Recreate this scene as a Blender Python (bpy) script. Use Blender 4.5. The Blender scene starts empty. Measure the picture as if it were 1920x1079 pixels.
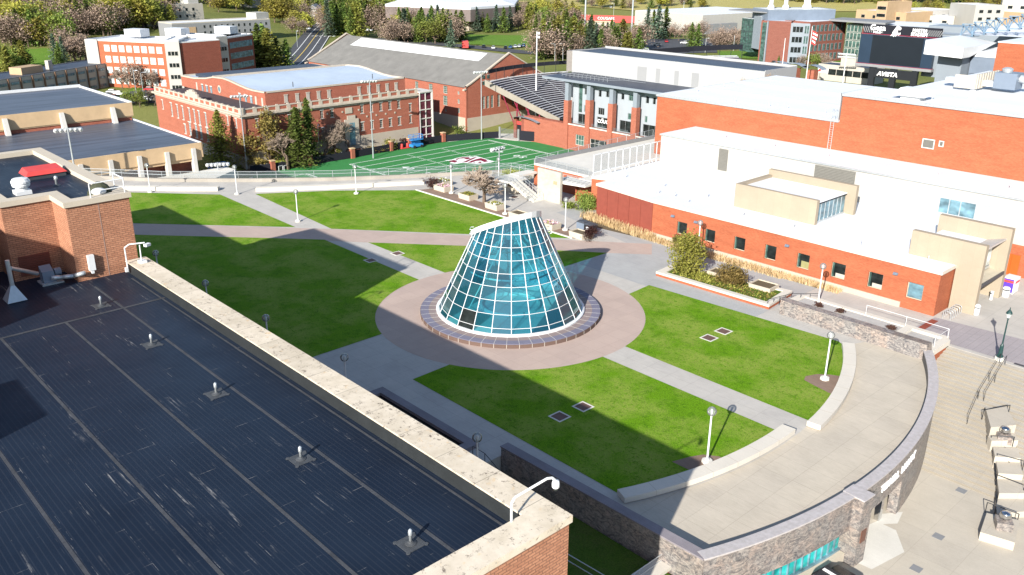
import bpy, bmesh, math, random
from mathutils import Vector, Matrix
import numpy as np
R = math.radians
SC = bpy.context.scene
COL = SC.collection

# ------------------------------------------------------------------ camera
# World axes follow the campus grid: +X runs along the library front towards the
# lower court, +Y towards the stadium.  Plaza level is z = 0, metres.
YAW = R(137.0)
AX = (math.sin(YAW), math.cos(YAW)); BX = (-math.cos(YAW), math.sin(YAW))
CAM_H, CAM_F, CAM_P, CAM_R = 36.0, 1650.7, 0.363, 0.006      # height, focal (px of 1920), pitch, roll
def to_grid(v): return Vector((v[0]*AX[0]+v[1]*AX[1], v[0]*BX[0]+v[1]*BX[1], v[2]))
cp, sp = math.cos(CAM_P), math.sin(CAM_P); cr, sr = math.cos(CAM_R), math.sin(CAM_R)
r0, u0, f0 = Vector((1, 0, 0)), Vector((0, sp, cp)), Vector((0, cp, -sp))
cam_right = to_grid(r0*cr+u0*sr); cam_up = to_grid(u0*cr-r0*sr); cam_fwd = to_grid(f0)
cam = bpy.data.cameras.new('camera'); cam_o = bpy.data.objects.new('camera', cam); COL.objects.link(cam_o)
cam.sensor_width = 36.0; cam.lens = CAM_F/1920*36.0; cam.clip_start = 0.5; cam.clip_end = 9000
m = Matrix.Identity(4)
for i in range(3):
    m[i][0] = cam_right[i]; m[i][1] = cam_up[i]; m[i][2] = -cam_fwd[i]
m[2][3] = CAM_H
cam_o.matrix_world = m
SC.camera = cam_o

# ------------------------------------------------------------------ light
SUN_EL = R(25.3); SUN_AZ = YAW - R(24.5)
sun_dir = Vector((-0.3827*math.cos(SUN_EL), 0.9239*math.cos(SUN_EL), -math.sin(SUN_EL)))
sl = bpy.data.lights.new('sun', 'SUN'); sl.energy = 5.0; sl.angle = R(0.5); sl.color = (1.0, 0.95, 0.86)
so = bpy.data.objects.new('sun', sl); COL.objects.link(so)
so.rotation_euler = sun_dir.to_track_quat('-Z', 'Y').to_euler(); so.location = (60, -120, 120)
W = bpy.data.worlds.new('World'); SC.world = W; W.use_nodes = True
wt = W.node_tree; bg = wt.nodes['Background']
sky = wt.nodes.new('ShaderNodeTexSky'); sky.sky_type = 'NISHITA'; sky.sun_disc = False
sky.sun_elevation = SUN_EL; sky.sun_rotation = math.atan2(-sun_dir.x, -sun_dir.y); sky.altitude = 750
wt.links.new(sky.outputs[0], bg.inputs[0]); bg.inputs[1].default_value = 0.098
SC.view_settings.view_transform = 'Standard'; SC.view_settings.look = 'None'
SC.view_settings.gamma = 1.0; SC.view_settings.exposure = 1.0
SC.cycles.max_bounces = 8; SC.cycles.transparent_max_bounces = 12

# ------------------------------------------------------------------ measuring helpers (image ray -> world point on a plane)
def ray(u, v):
    x = (u-960)/CAM_F; y = (539.5-v)/CAM_F
    x, y = cr*x-sr*y, sr*x+cr*y
    return to_grid((x, cp+y*sp, -sp+y*cp))
def P(u, v, z=0.0):
    d = ray(u, v); t = (CAM_H-z)/-d.z
    return Vector((d.x*t, d.y*t, z))
def onX(u, v, X):
    d = ray(u, v); t = X/d.x; return Vector((X, d.y*t, CAM_H+d.z*t))
def onY(u, v, Y):
    d = ray(u, v); t = Y/d.y; return Vector((d.x*t, Y, CAM_H+d.z*t))
def ss(a, b, x):
    t = min(1, max(0, (x-a)/(b-a))); return t*t*(3-2*t)
def terrain(x, y):
    d = math.hypot(x, y)
    z = -16.6 + 6.6*ss(265, 335, d)
    left = 1-ss(0.25, 0.62, y/max(1, d))            # 1 = far left of the view
    z += left*36*ss(350, 800, d)
    z += (1-left)*26*ss(560, 1150, d)
    z += 70*ss(900, 2400, d) + 3*math.sin(x*0.009+1)*math.cos(y*0.011)*ss(420, 700, d)
    return z
def G(u, v):
    d = ray(u, v); t = 120.0
    for i in range(4000):
        p = d*t
        if CAM_H+p.z <= terrain(p.x, p.y): break
        t += 1.5
    return Vector((p.x, p.y, terrain(p.x, p.y)))

# ------------------------------------------------------------------ mesh builder
class MB:
    def __init__(s): s.v = []; s.f = []; s.m = []
    def add(s, vs, fs, m=0):
        o = len(s.v); s.v += [tuple(p) for p in vs]
        for f in fs: s.f.append([i+o for i in f]); s.m.append(m)
        return s
    def box(s, x0, y0, z0, x1, y1, z1, m=0):
        if x0 > x1: x0, x1 = x1, x0
        if y0 > y1: y0, y1 = y1, y0
        if z0 > z1: z0, z1 = z1, z0
        return s.add([(x0,y0,z0),(x1,y0,z0),(x1,y1,z0),(x0,y1,z0),(x0,y0,z1),(x1,y0,z1),(x1,y1,z1),(x0,y1,z1)],
              [(3,2,1,0),(4,5,6,7),(0,1,5,4),(1,2,6,5),(2,3,7,6),(3,0,4,7)], m)
    def obox(s, c, d, rz=0.0, m=0, ry=0.0):
        """box of full size d centred at c, turned rz about z (after ry about y)"""
        M = Matrix.Rotation(rz, 3, 'Z') @ Matrix.Rotation(ry, 3, 'Y'); c = Vector(c); vs = []
        for z in (-1, 1):
            for x, y in ((-1,-1),(1,-1),(1,1),(-1,1)):
                vs.append(c + M @ Vector((x*d[0]/2, y*d[1]/2, z*d[2]/2)))
        return s.add(vs, [(3,2,1,0),(4,5,6,7),(0,1,5,4),(1,2,6,5),(2,3,7,6),(3,0,4,7)], m)
    def quad(s, a, b, c, d, m=0): return s.add([a,b,c,d], [(0,1,2,3)], m)
    def tri(s, a, b, c, m=0): return s.add([a,b,c], [(0,1,2)], m)
    def sheet(s, pts, z=None, m=0):
        vs = [(p[0], p[1], z if z is not None else p[2]) for p in pts]
        a = sum(vs[i][0]*vs[(i+1)%len(vs)][1]-vs[(i+1)%len(vs)][0]*vs[i][1] for i in range(len(vs)))
        if a < 0: vs = vs[::-1]
        return s.add(vs, [tuple(range(len(vs)))], m)
    def prism(s, pts, z0, z1, m=0, mt=None):
        pts = [(p[0], p[1]) for p in pts]
        a = sum(pts[i][0]*pts[(i+1)%len(pts)][1]-pts[(i+1)%len(pts)][0]*pts[i][1] for i in range(len(pts)))
        if a < 0: pts = pts[::-1]
        n = len(pts)
        vs = [(x,y,z0) for x,y in pts]+[(x,y,z1) for x,y in pts]
        s.add(vs, [tuple(range(n-1,-1,-1))]+[(i,(i+1)%n,n+(i+1)%n,n+i) for i in range(n)], m)
        o = len(s.v)-2*n; s.f.append([o+n+i for i in range(n)]); s.m.append(m if mt is None else mt)
        return s
    def tube(s, p, q, r, n=6, r2=None, m=0, caps=True):
        p, q = Vector(p), Vector(q); r2 = r if r2 is None else r2
        d = (q-p)
        if d.length < 1e-6: return s
        d.normalize(); a = d.orthogonal().normalized(); b = d.cross(a); vs = []
        for c, rr in ((p, r), (q, r2)):
            for i in range(n):
                t = 2*math.pi*i/n; vs.append(c+a*(math.cos(t)*rr)+b*(math.sin(t)*rr))
        fs = [(i,(i+1)%n,n+(i+1)%n,n+i) for i in range(n)]
        if caps: fs += [tuple(range(n-1,-1,-1)), tuple(range(n,2*n))]
        return s.add(vs, fs, m)
    def path(s, pts, r, n=6, m=0):
        for a, b in zip(pts[:-1], pts[1:]): s.tube(a, b, r, n, m=m)
        return s
    def lathe(s, prof, c=(0,0,0), n=16, m=0, caps=True):
        vs = []
        for rr, z in prof:
            for i in range(n):
                t = 2*math.pi*i/n; vs.append((c[0]+rr*math.cos(t), c[1]+rr*math.sin(t), c[2]+z))
        fs = []; k = len(prof)
        for j in range(k-1):
            for i in range(n): fs.append((j*n+i, j*n+(i+1)%n, (j+1)*n+(i+1)%n, (j+1)*n+i))
        if caps: fs += [tuple(range(n-1,-1,-1)), tuple(range((k-1)*n, k*n))]
        return s.add(vs, fs, m)
    def sphere(s, c, r, n=14, k=8, m=0, sz=1.0):
        prof = [(r*math.sin(math.pi*j/k)+1e-4, -r*sz*math.cos(math.pi*j/k)) for j in range(k+1)]
        return s.lathe(prof, c, n, m)
    def arcwall(s, c, ra, rb, a0, a1, z0, z1, n=32, m=0, ms=None):
        """ring sector between radii ra<rb, angles in radians"""
        vs = []; ms = m if ms is None else ms
        for i in range(n+1):
            t = a0+(a1-a0)*i/n; ct, st = math.cos(t), math.sin(t)
            vs += [(c[0]+ra*ct,c[1]+ra*st,z0),(c[0]+rb*ct,c[1]+rb*st,z0),(c[0]+rb*ct,c[1]+rb*st,z1),(c[0]+ra*ct,c[1]+ra*st,z1)]
        top = []; side = []
        for i in range(n):
            o = i*4; p = o+4
            top.append((o+3,o+2,p+2,p+3)); side += [(o+1,p+1,p+2,o+2),(o,o+3,p+3,p),(o,p,p+1,o+1)]
        full = abs(abs(a1-a0)-2*math.pi) < 1e-4
        if not full: side += [(0,1,2,3), (n*4+3,n*4+2,n*4+1,n*4)]
        b = len(s.v); s.add(vs, top, m)
        for f in side: s.f.append([b+i for i in f]); s.m.append(ms)
        return s
    def build(s, name, mats, parent=None, smooth=False, loc=None):
        if not isinstance(mats, (list, tuple)): mats = [mats]
        me = bpy.data.meshes.new(name)
        off = Vector((0,0,0))
        if parent is not None and loc is None:
            q = parent
            while q is not None: off = off+q.location; q = q.parent
        if loc is not None: off = Vector(loc)
        me.from_pydata([(p[0]-off.x, p[1]-off.y, p[2]-off.z) for p in s.v], [], s.f)
        for mm in mats: me.materials.append(mm)
        if len(mats) > 1: me.polygons.foreach_set('material_index', s.m)
        if smooth: me.polygons.foreach_set('use_smooth', [True]*len(me.polygons))
        me.update()
        o = bpy.data.objects.new(name, me); COL.objects.link(o)
        if parent is not None: o.parent = parent
        elif loc is not None: o.location = off
        return o
def tag(o, label=None, cat=None, group=None, kind=None):
    if label: o['label'] = label
    if cat: o['category'] = cat
    if group: o['group'] = group
    if kind: o['kind'] = kind
    return o
def thing(name, label, cat, loc=(0,0,0), group=None, rz=0.0):
    o = bpy.data.objects.new(name, None); COL.objects.link(o); o.location = loc; o.rotation_euler = (0,0,rz)
    o.empty_display_size = 0.3
    return tag(o, label, cat, group)
KIDS = {}
def kids(o):
    return [c for c in COL.objects if c.parent is o]
def copy_tree(o, parent=None, _k=None):
    c = o.copy(); COL.objects.link(c)
    if parent is not None: c.parent = parent
    for ch in (kids(o) if _k is None else _k): copy_tree(ch, c)
    return c
def struct(o): o['kind'] = 'structure'; return o

def text_mesh(mb, s, origin, U, V, size, m=0, depth=0.06, align='CENTER', bold=0.0, sx=1.0):
    """flat raised lettering laid along U (right) and V (up)"""
    cu = bpy.data.curves.new('t', 'FONT'); cu.body = s; cu.size = 1.0; cu.align_x = align; cu.align_y = 'CENTER'
    cu.extrude = 0.5; cu.offset = bold; cu.resolution_u = 2
    ob = bpy.data.objects.new('t', cu)
    me = bpy.data.meshes.new_from_object(ob)
    U, V, O = Vector(U).normalized(), Vector(V).normalized(), Vector(origin); Nn = U.cross(V)
    mb.add([O+U*(v.co.x*size*sx)+V*(v.co.y*size)+Nn*(v.co.z*depth) for v in me.vertices], [tuple(p.vertices) for p in me.polygons], m)
    bpy.data.objects.remove(ob); bpy.data.curves.remove(cu); bpy.data.meshes.remove(me)

# ------------------------------------------------------------------ materials
def nd(nt, t, ins=None, **props):
    n = nt.nodes.new(t)
    for k, v in props.items(): setattr(n, k, v)
    for k, v in (ins or {}).items():
        sock = n.inputs[k]
        if hasattr(v, 'is_output'): nt.links.new(v, sock)
        else: sock.default_value = v if not (isinstance(v, tuple) and len(v) == 3 and sock.type == 'RGBA') else (*v, 1)
    return n
def c4(c): return (c[0], c[1], c[2], 1)
def new_mat(name):
    mt = bpy.data.materials.new(name); mt.use_nodes = True
    nt = mt.node_tree; nt.nodes.clear()
    out = nd(nt, 'ShaderNodeOutputMaterial'); b = nd(nt, 'ShaderNodeBsdfPrincipled')
    nt.links.new(b.outputs[0], out.inputs[0])
    pos = nd(nt, 'ShaderNodeNewGeometry').outputs['Position']
    return mt, nt, b, pos
def noise(nt, vec, scale, detail=4, rough=0.6): return nd(nt, 'ShaderNodeTexNoise', {'Vector': vec, 'Scale': scale, 'Detail': detail, 'Roughness': rough}).outputs['Fac']
def ramp(nt, fac, a, b, ca=(0,0,0), cb=(1,1,1)):
    n = nd(nt, 'ShaderNodeValToRGB', {'Fac': fac}); e = n.color_ramp.elements
    e[0].position = a; e[0].color = c4(ca); e[1].position = b; e[1].color = c4(cb); return n.outputs[0]
def mix(nt, fac, a, b, mode='MIX'):
    n = nd(nt, 'ShaderNodeMix', data_type='RGBA', blend_type=mode)
    for s, v in ((n.inputs[0], fac), (n.inputs[6], a), (n.inputs[7], b)):
        if hasattr(v, 'is_output'): nt.links.new(v, s)
        else: s.default_value = v if not isinstance(v, tuple) else c4(v)
    return n.outputs[2]
def mapping(nt, vec, scale=(1,1,1), rot=(0,0,0), loc=(0,0,0)):
    return nd(nt, 'ShaderNodeMapping', {'Vector': vec, 'Scale': scale, 'Rotation': rot, 'Location': loc}).outputs[0]
def bump(nt, b, h, strength=0.3, dist=0.05):
    n = nd(nt, 'ShaderNodeBump', {'Height': h, 'Strength': strength, 'Distance': dist}); nt.links.new(n.outputs[0], b.inputs['Normal'])
def setb(b, rough, spec=0.3, metal=0.0):
    b.inputs['Roughness'].default_value = rough; b.inputs['Specular IOR Level'].default_value = spec; b.inputs['Metallic'].default_value = metal

def plain(name, c, rough=0.6, var=0.18, scale=1.5, spec=0.3, metal=0.0, streak=False):
    """painted or cast surface with soft weathering"""
    mt, nt, b, pos = new_mat(name); setb(b, rough, spec, metal)
    v = mapping(nt, pos, (1,1,0.15)) if streak else pos
    f = noise(nt, v, scale, 6); f2 = noise(nt, pos, scale*9, 3)
    lo = tuple(x*(1-var) for x in c); hi = tuple(min(1, x*(1+var*0.6)) for x in c)
    col = mix(nt, ramp(nt, f, 0.3, 0.7), lo, hi)
    col = mix(nt, 0.35*min(1, var*3), col, mix(nt, ramp(nt, f2, 0.35, 0.65), lo, hi))
    nt.links.new(col, b.inputs['Base Color']); return mt
def wallvec(nt, pos):
    s = nd(nt, 'ShaderNodeSeparateXYZ', {0: pos}); a = nd(nt, 'ShaderNodeMath', {0: s.outputs[0], 1: s.outputs[1]}, operation='ADD').outputs[0]
    return nd(nt, 'ShaderNodeCombineXYZ', {0: a, 1: s.outputs[2]}).outputs[0]
def brick(name, c1, c2, mortar, bw=0.32, bh=0.11, ms=0.014, vstain=0.25):
    mt, nt, b, pos = new_mat(name); setb(b, 0.85, 0.2)
    v = wallvec(nt, pos)
    t = nd(nt, 'ShaderNodeTexBrick', {'Vector': v, 'Color1': c4(c1), 'Color2': c4(c2), 'Mortar': c4(mortar), 'Scale': 1.0, 'Mortar Size': ms, 'Brick Width': bw, 'Row Height': bh, 'Bias': 0.0})
    t.inputs['Mortar Smooth'].default_value = 0.2
    f = ramp(nt, noise(nt, mapping(nt, v, (0.35, 1.4, 1)), 0.9, 6), 0.3, 0.75)
    col = mix(nt, vstain, t.outputs['Color'], mix(nt, f, tuple(x*0.62 for x in c1), tuple(min(1, x*1.35) for x in c2)))
    f3 = ramp(nt, noise(nt, mapping(nt, v, (1.2, 6, 1)), 2.0, 3), 0.35, 0.7)
    col = mix(nt, 0.22, col, mix(nt, f3, tuple(x*0.6 for x in c1), tuple(min(1, x*1.45) for x in c2)))
    nt.links.new(col, b.inputs['Base Color']); bump(nt, b, t.outputs['Fac'], -0.15, 0.01); return mt
def concrete(name, c, var=0.2, joint=None, jx=None, rot=0.0, rough=0.85, jdark=0.72, stain=0.25, msize=0.02):
    mt, nt, b, pos = new_mat(name); setb(b, rough, 0.25)
    f = ramp(nt, noise(nt, pos, 0.35, 6, 0.65), 0.3, 0.7); f2 = ramp(nt, noise(nt, mapping(nt, pos, (0.5,3,1), (0,0,0.5)), 2.2, 5), 0.38, 0.72)
    lo = tuple(x*(1-var) for x in c); hi = tuple(min(1, x*(1+var*0.5)) for x in c)
    col = mix(nt, f, lo, hi); col = mix(nt, stain, col, mix(nt, f2, lo, hi))
    f4 = ramp(nt, noise(nt, pos, 14, 3), 0.3, 0.7); col = mix(nt, 0.18, col, mix(nt, f4, tuple(x*0.7 for x in lo), hi))
    if joint:
        t = nd(nt, 'ShaderNodeTexBrick', {'Vector': mapping(nt, pos, (1,1,1), (0,0,rot)), 'Color1': c4((1,1,1)), 'Color2': c4((0.94,0.94,0.95)), 'Mortar': c4((jdark,)*3), 'Scale': 1.0, 'Mortar Size': msize, 'Brick Width': jx or joint, 'Row Height': joint}, offset=0.0)
        col = mix(nt, 1.0, col, t.outputs['Color'], 'MULTIPLY')
    nt.links.new(col, b.inputs['Base Color']); return mt
def grass(name, g1, g2, dry, amount=0.45, scale=0.22):
    mt, nt, b, pos = new_mat(name); setb(b, 0.95, 0.1)
    fine = noise(nt, pos, 9.0, 4, 0.75); mid = noise(nt, pos, 1.4, 6, 0.7); big = noise(nt, pos, scale, 4, 0.6)
    wide = noise(nt, mapping(nt, pos, (1,1,1), (0,0,0.6)), scale*2.6, 5, 0.68)
    col = mix(nt, ramp(nt, nd(nt, 'ShaderNodeMath', {0: mid, 1: wide}, operation='ADD').outputs[0], 0.86, 1.13), g1, g2)
    d = nd(nt, 'ShaderNodeMath', {0: ramp(nt, big, 0.40, 0.60), 1: ramp(nt, nd(nt, 'ShaderNodeMath', {0: mid, 1: noise(nt, pos, 4.2, 4, 0.7)}, operation='ADD').outputs[0], 0.80, 1.08)}, operation='MULTIPLY').outputs[0]
    d = nd(nt, 'ShaderNodeMath', {0: d, 1: amount}, operation='MULTIPLY').outputs[0]
    col = mix(nt, d, col, dry)
    vf = noise(nt, pos, 38.0, 2, 0.6)
    col = mix(nt, 0.62, col, mix(nt, ramp(nt, fine, 0.36, 0.64), tuple(x*0.35 for x in g1), tuple(x*1.5 for x in g2)), 'MIX')
    col = mix(nt, 0.3, col, mix(nt, ramp(nt, vf, 0.35, 0.65), tuple(x*0.3 for x in g1), tuple(x*1.5 for x in g2)))
    nt.links.new(col, b.inputs['Base Color']); bump(nt, b, fine, 0.5, 0.06); return mt
def granite(name, panels=1.6, pink=0.5):
    mt, nt, b, pos = new_mat(name); setb(b, 0.42, 0.4)
    v = wallvec(nt, pos)
    w = noise(nt, pos, 1.1, 5); warped = mapping(nt, pos, (0.8,0.8,1.5))
    wv = nd(nt, 'ShaderNodeTexNoise', {'Vector': warped, 'Scale': 1.6, 'Detail': 8, 'Roughness': 0.72, 'Distortion': 2.2}).outputs['Fac']
    fine = noise(nt, pos, 9, 5, 0.75)
    col = mix(nt, ramp(nt, wv, 0.38, 0.6), (0.04,0.045,0.055), (0.31,0.28,0.25))
    col = mix(nt, ramp(nt, w, 0.46, 0.62), col, mix(nt, ramp(nt, wv, 0.4, 0.62), (0.085,0.08,0.08), (0.37,0.30,0.255)))
    t = nd(nt, 'ShaderNodeTexBrick', {'Vector': v, 'Color1': c4((1.0,0.94,0.90)), 'Color2': c4((0.80,0.86,0.92)), 'Mortar': c4((0.5,0.48,0.45)), 'Scale': 1.0, 'Mortar Size': 0.012, 'Brick Width': panels, 'Row Height': 1.5}, offset=0.0)
    col = mix(nt, 0.8, col, t.outputs['Color'], 'MULTIPLY')
    col = mix(nt, 0.16, col, mix(nt, ramp(nt, fine, 0.4, 0.62), (0.06,0.06,0.07), (0.6,0.48,0.42)))
    nt.links.new(col, b.inputs['Base Color']); return mt
def glass_dark(name, c=(0.02,0.03,0.035), rough=0.08, spec=0.6):
    """window pane seen from outside: dark room behind reflecting glass"""
    mt, nt, b, pos = new_mat(name); setb(b, rough, spec)
    f = ramp(nt, noise(nt, mapping(nt, pos, (0.5,0.5,0.8)), 1.2, 2), 0.35, 0.65)
    nt.links.new(mix(nt, f, tuple(x*0.6 for x in c), tuple(min(1, x*1.6) for x in c)), b.inputs['Base Color']); return mt
def leafmat(name, a, bb, trans=0.38):
    mt, nt, b, pos = new_mat(name); setb(b, 0.75, 0.15)
    oi = nd(nt, 'ShaderNodeObjectInfo').outputs['Random']
    f = noise(nt, pos, 1.3, 3); col = mix(nt, ramp(nt, f, 0.3, 0.7), a, bb)
    hs = nd(nt, 'ShaderNodeHueSaturation', {'Color': col, 'Value': nd(nt, 'ShaderNodeMapRange', {0: oi, 3: 0.7, 4: 1.35}).outputs[0], 'Hue': nd(nt, 'ShaderNodeMapRange', {0: oi, 3: 0.48, 4: 0.515}).outputs[0]}).outputs[0]
    nt.links.new(hs, b.inputs['Base Color'])
    tr = nd(nt, 'ShaderNodeBsdfTranslucent', {'Color': hs}); ms = nd(nt, 'ShaderNodeMixShader', {0: trans, 1: b.outputs[0], 2: tr.outputs[0]})
    nt.links.new(ms.outputs[0], nt.nodes['Material Output'].inputs[0]); return mt

MT = {}
MT['concrete'] = concrete('plaza concrete', (0.455,0.43,0.395), 0.2, 2.4, 2.4, jdark=0.80, stain=0.35)
MT['concrete_terrace'] = concrete('terrace concrete', (0.50,0.445,0.365), 0.2, 2.4, 2.4, jdark=0.80, stain=0.4)
MT['concrete_mall'] = concrete('mall concrete', (0.37,0.37,0.365), 0.2, 2.4, 2.4, jdark=0.86, stain=0.4)
MT['concrete_court'] = concrete('court concrete', (0.47,0.425,0.355), 0.15, 3.2, 3.2, jdark=0.84)
MT['concrete_light'] = concrete('bright concrete', (0.60,0.58,0.53), 0.15)
MT['precast'] = concrete('precast cream', (0.50,0.44,0.355), 0.10, rough=0.8)
MT['pink_paving'] = concrete('pink paving', (0.43,0.335,0.29), 0.12, 1.9, 1.9, jdark=0.85)
MT['gray_pavers'] = concrete('grey pavers', (0.33,0.30,0.31), 0.12, 0.35, 0.7)
MT['asphalt'] = concrete('asphalt', (0.075,0.077,0.085), 0.25)
MT['road_line'] = plain('road line', (0.75,0.75,0.72), 0.7)
MT['road_yellow'] = plain('yellow road line', (0.7,0.5,0.12), 0.7)
MT['lawn'] = grass('lawn grass', (0.024,0.088,0.002), (0.115,0.245,0.006), (0.44,0.39,0.13), 1.0)
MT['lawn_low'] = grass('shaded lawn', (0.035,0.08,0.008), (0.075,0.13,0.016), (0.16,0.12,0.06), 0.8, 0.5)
MT['field_grass'] = plain('artificial turf', (0.032,0.19,0.050), 0.9, 0.12, 0.6)
MT['terrain'] = grass('far ground', (0.075,0.10,0.022), (0.16,0.18,0.05), (0.32,0.27,0.11), 0.9, 0.012)
MT['far_lawn'] = grass('far lawn', (0.06,0.14,0.014), (0.12,0.22,0.03), (0.2,0.2,0.06), 0.3, 0.05)
MT['dry_hill'] = grass('dry hill grass', (0.22,0.21,0.07), (0.36,0.32,0.12), (0.42,0.34,0.15), 0.8, 0.02)
MT['mulch'] = concrete('bark mulch', (0.24,0.165,0.125), 0.35)
MT['gravel'] = concrete('pale gravel', (0.42,0.40,0.38), 0.3)
MT['brick_lib'] = brick('library brick', (0.33,0.145,0.085), (0.46,0.225,0.135), (0.085,0.05,0.04), 0.42, 0.155, 0.026)
MT['brick_cub'] = brick('orange brick', (0.285,0.072,0.032), (0.36,0.112,0.054), (0.27,0.12,0.08), 0.32, 0.11, 0.010, 0.35)
MT['brick_red'] = brick('dark red brick', (0.17,0.045,0.03), (0.24,0.075,0.05), (0.22,0.12,0.09), 0.4, 0.14, 0.012)
MT['brick_old'] = brick('old red brick', (0.25,0.070,0.042), (0.35,0.118,0.075), (0.30,0.17,0.13), 0.4, 0.14, 0.012)
MT['brick_shaded'] = brick('shaded red brick', (0.15,0.05,0.036), (0.21,0.08,0.06), (0.2,0.11,0.09), 0.4, 0.14, 0.012)  # dull red holds the shade of walls turned from the sun
MT['maroon_panel'] = plain('maroon metal panel', (0.22,0.055,0.038), 0.6, 0.12)
MT['red_door'] = plain('red door paint', (0.72,0.09,0.015), 0.5, 0.08)
MT['red_paint'] = plain('red paint', (0.55,0.06,0.055), 0.55, 0.12)
MT['crimson'] = plain('crimson paint', (0.20,0.010,0.035), 0.7, 0.1)
MT['stone_tan'] = concrete('tan limestone', (0.34,0.285,0.215), 0.10, 0.8, 1.2, jdark=0.9)
MT['limestone'] = concrete('old limestone', (0.42,0.37,0.30), 0.16)
MT['tan_fascia'] = plain('tan fascia', (0.52,0.37,0.22), 0.7, 0.1, 0.6)
MT['white_roof'] = concrete('white roof membrane', (0.67,0.685,0.715), 0.05, 3.0, 18.0, rough=0.55, jdark=0.90, stain=0.3, msize=0.03)
MT['white_wall'] = plain('white render', (0.37,0.36,0.335), 0.7, 0.05, 0.4, streak=True)
MT['white_metal'] = plain('white metal', (0.62,0.63,0.64), 0.35, 0.06)
MT['silver_panel'] = plain('silver panel', (0.205,0.235,0.27), 0.4, 0.06, 0.3)
MT['pale_wall'] = plain('pale wall', (0.40,0.37,0.32), 0.75, 0.1, 0.5, streak=True)
MT['tan_wall'] = plain('tan wall', (0.40,0.28,0.17), 0.75, 0.1, 0.5)
MT['gray_panel'] = plain('grey panel', (0.15,0.185,0.24), 0.45, 0.1, 0.4)
MT['gray_wall'] = plain('grey wall', (0.21,0.215,0.225), 0.7, 0.1)
MT['galv'] = plain('galvanised steel', (0.52,0.55,0.57), 0.38, 0.12, 3, spec=0.5, metal=0.55)
MT['steel'] = plain('polished steel', (0.62,0.62,0.62), 0.12, 0.05, 3, metal=1.0)
MT['black_metal'] = plain('black metal', (0.018,0.02,0.024), 0.4, 0.1)
MT['dark_metal'] = plain('dark grey metal', (0.05,0.055,0.065), 0.45, 0.15)
MT['green_black'] = plain('dark green lamp paint', (0.015,0.045,0.045), 0.4, 0.1)
MT['dark_roof'] = plain('dark slate roof', (0.045,0.055,0.08), 0.5, 0.3, 0.12)
MT['gray_roof'] = plain('weathered grey shingle', (0.17,0.165,0.155), 0.85, 0.22, 0.3)
MT['blue_gray_roof'] = plain('blue grey roof membrane', (0.40,0.47,0.56), 0.6, 0.1, 0.2)
MT['bleacher'] = plain('aluminium bench', (0.70,0.70,0.73), 0.45, 0.1, metal=0.3)
MT['bleacher_dark'] = plain('stand tread', (0.085,0.08,0.10), 0.7, 0.2)
MT['glass'] = glass_dark('dark window glass', (0.014,0.018,0.018), 0.12, 0.22)
MT['glass_blue'] = glass_dark('blue window glass', (0.10,0.18,0.22), 0.1, 0.6)
MT['glass_green'] = glass_dark('green window glass', (0.045,0.085,0.075), 0.1, 0.35)
MT['glass_pale'] = glass_dark('pale window blind', (0.46,0.5,0.5), 0.3, 0.4)
MT['glass_teal'] = glass_dark('teal window glass', (0.02,0.30,0.29), 0.1, 0.5)
MT['frame_white'] = plain('white window frame', (0.52,0.50,0.46), 0.6, 0.05)
MT['louver'] = plain('louver grey', (0.15,0.145,0.13), 0.6, 0.08)
MT['black_fabric'] = plain('black fence fabric', (0.012,0.013,0.02), 0.9, 0.1)
MT['screen'] = plain('unlit video screen', (0.012,0.016,0.022), 0.35, 0.1, 0.3)
MT['screen2'] = plain('unlit side screen', (0.02,0.035,0.06), 0.35, 0.1, 0.3)
MT['line_white'] = plain('field line paint', (0.75,0.78,0.76), 0.8, 0.1)
MT['soil'] = concrete('planting soil', (0.13,0.10,0.06), 0.4)
MT['sign_white'] = plain('white lettering', (0.85,0.85,0.85), 0.5, 0.02)
MT['blue_lift'] = plain('blue machine paint', (0.03,0.22,0.55), 0.45, 0.1)
MT['yellow'] = plain('yellow paint', (0.75,0.55,0.1), 0.6, 0.1)
MT['water'] = glass_dark('dark pond water', (0.012,0.014,0.012), 0.06, 0.5)
MT['bark'] = plain('bark', (0.13,0.095,0.07), 0.9, 0.3, 4)
MT['twig'] = plain('bare twigs', (0.27,0.21,0.165), 0.9, 0.3, 4)
MT['twig_pink'] = plain('budding twigs', (0.30,0.22,0.17), 0.9, 0.3, 4)
MT['conifer'] = leafmat('conifer needles', (0.085,0.14,0.03), (0.21,0.27,0.065))  # needle and leaf colours brightened to stand in for distance haze
MT['olive_needles'] = leafmat('olive conifer needles', (0.15,0.165,0.035), (0.34,0.33,0.075))  # yellower, lighter needles than the plain conifers
MT['spruce'] = leafmat('blue spruce needles', (0.07,0.125,0.085), (0.18,0.24,0.16))
MT['leaf_yg'] = leafmat('spring leaves', (0.24,0.235,0.04), (0.48,0.44,0.10))
MT['leaf_green'] = leafmat('green leaves', (0.13,0.18,0.04), (0.30,0.34,0.08))
MT['leaf_shrub'] = leafmat('shrub leaves', (0.20,0.225,0.04), (0.48,0.48,0.11))
MT['leaf_brown'] = leafmat('brown shrub leaves', (0.14,0.11,0.03), (0.30,0.22,0.08))
MT['leaf_dark'] = leafmat('purple brown twigs', (0.06,0.03,0.025), (0.13,0.07,0.055))
MT['straw'] = leafmat('straw grass', (0.55,0.42,0.20), (0.85,0.70,0.42))
MT['flower_pink'] = leafmat('pink blossom', (0.55,0.32,0.40), (0.75,0.6,0.62))
MT['tire'] = plain('rubber', (0.02,0.02,0.02), 0.8, 0.1)
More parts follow.
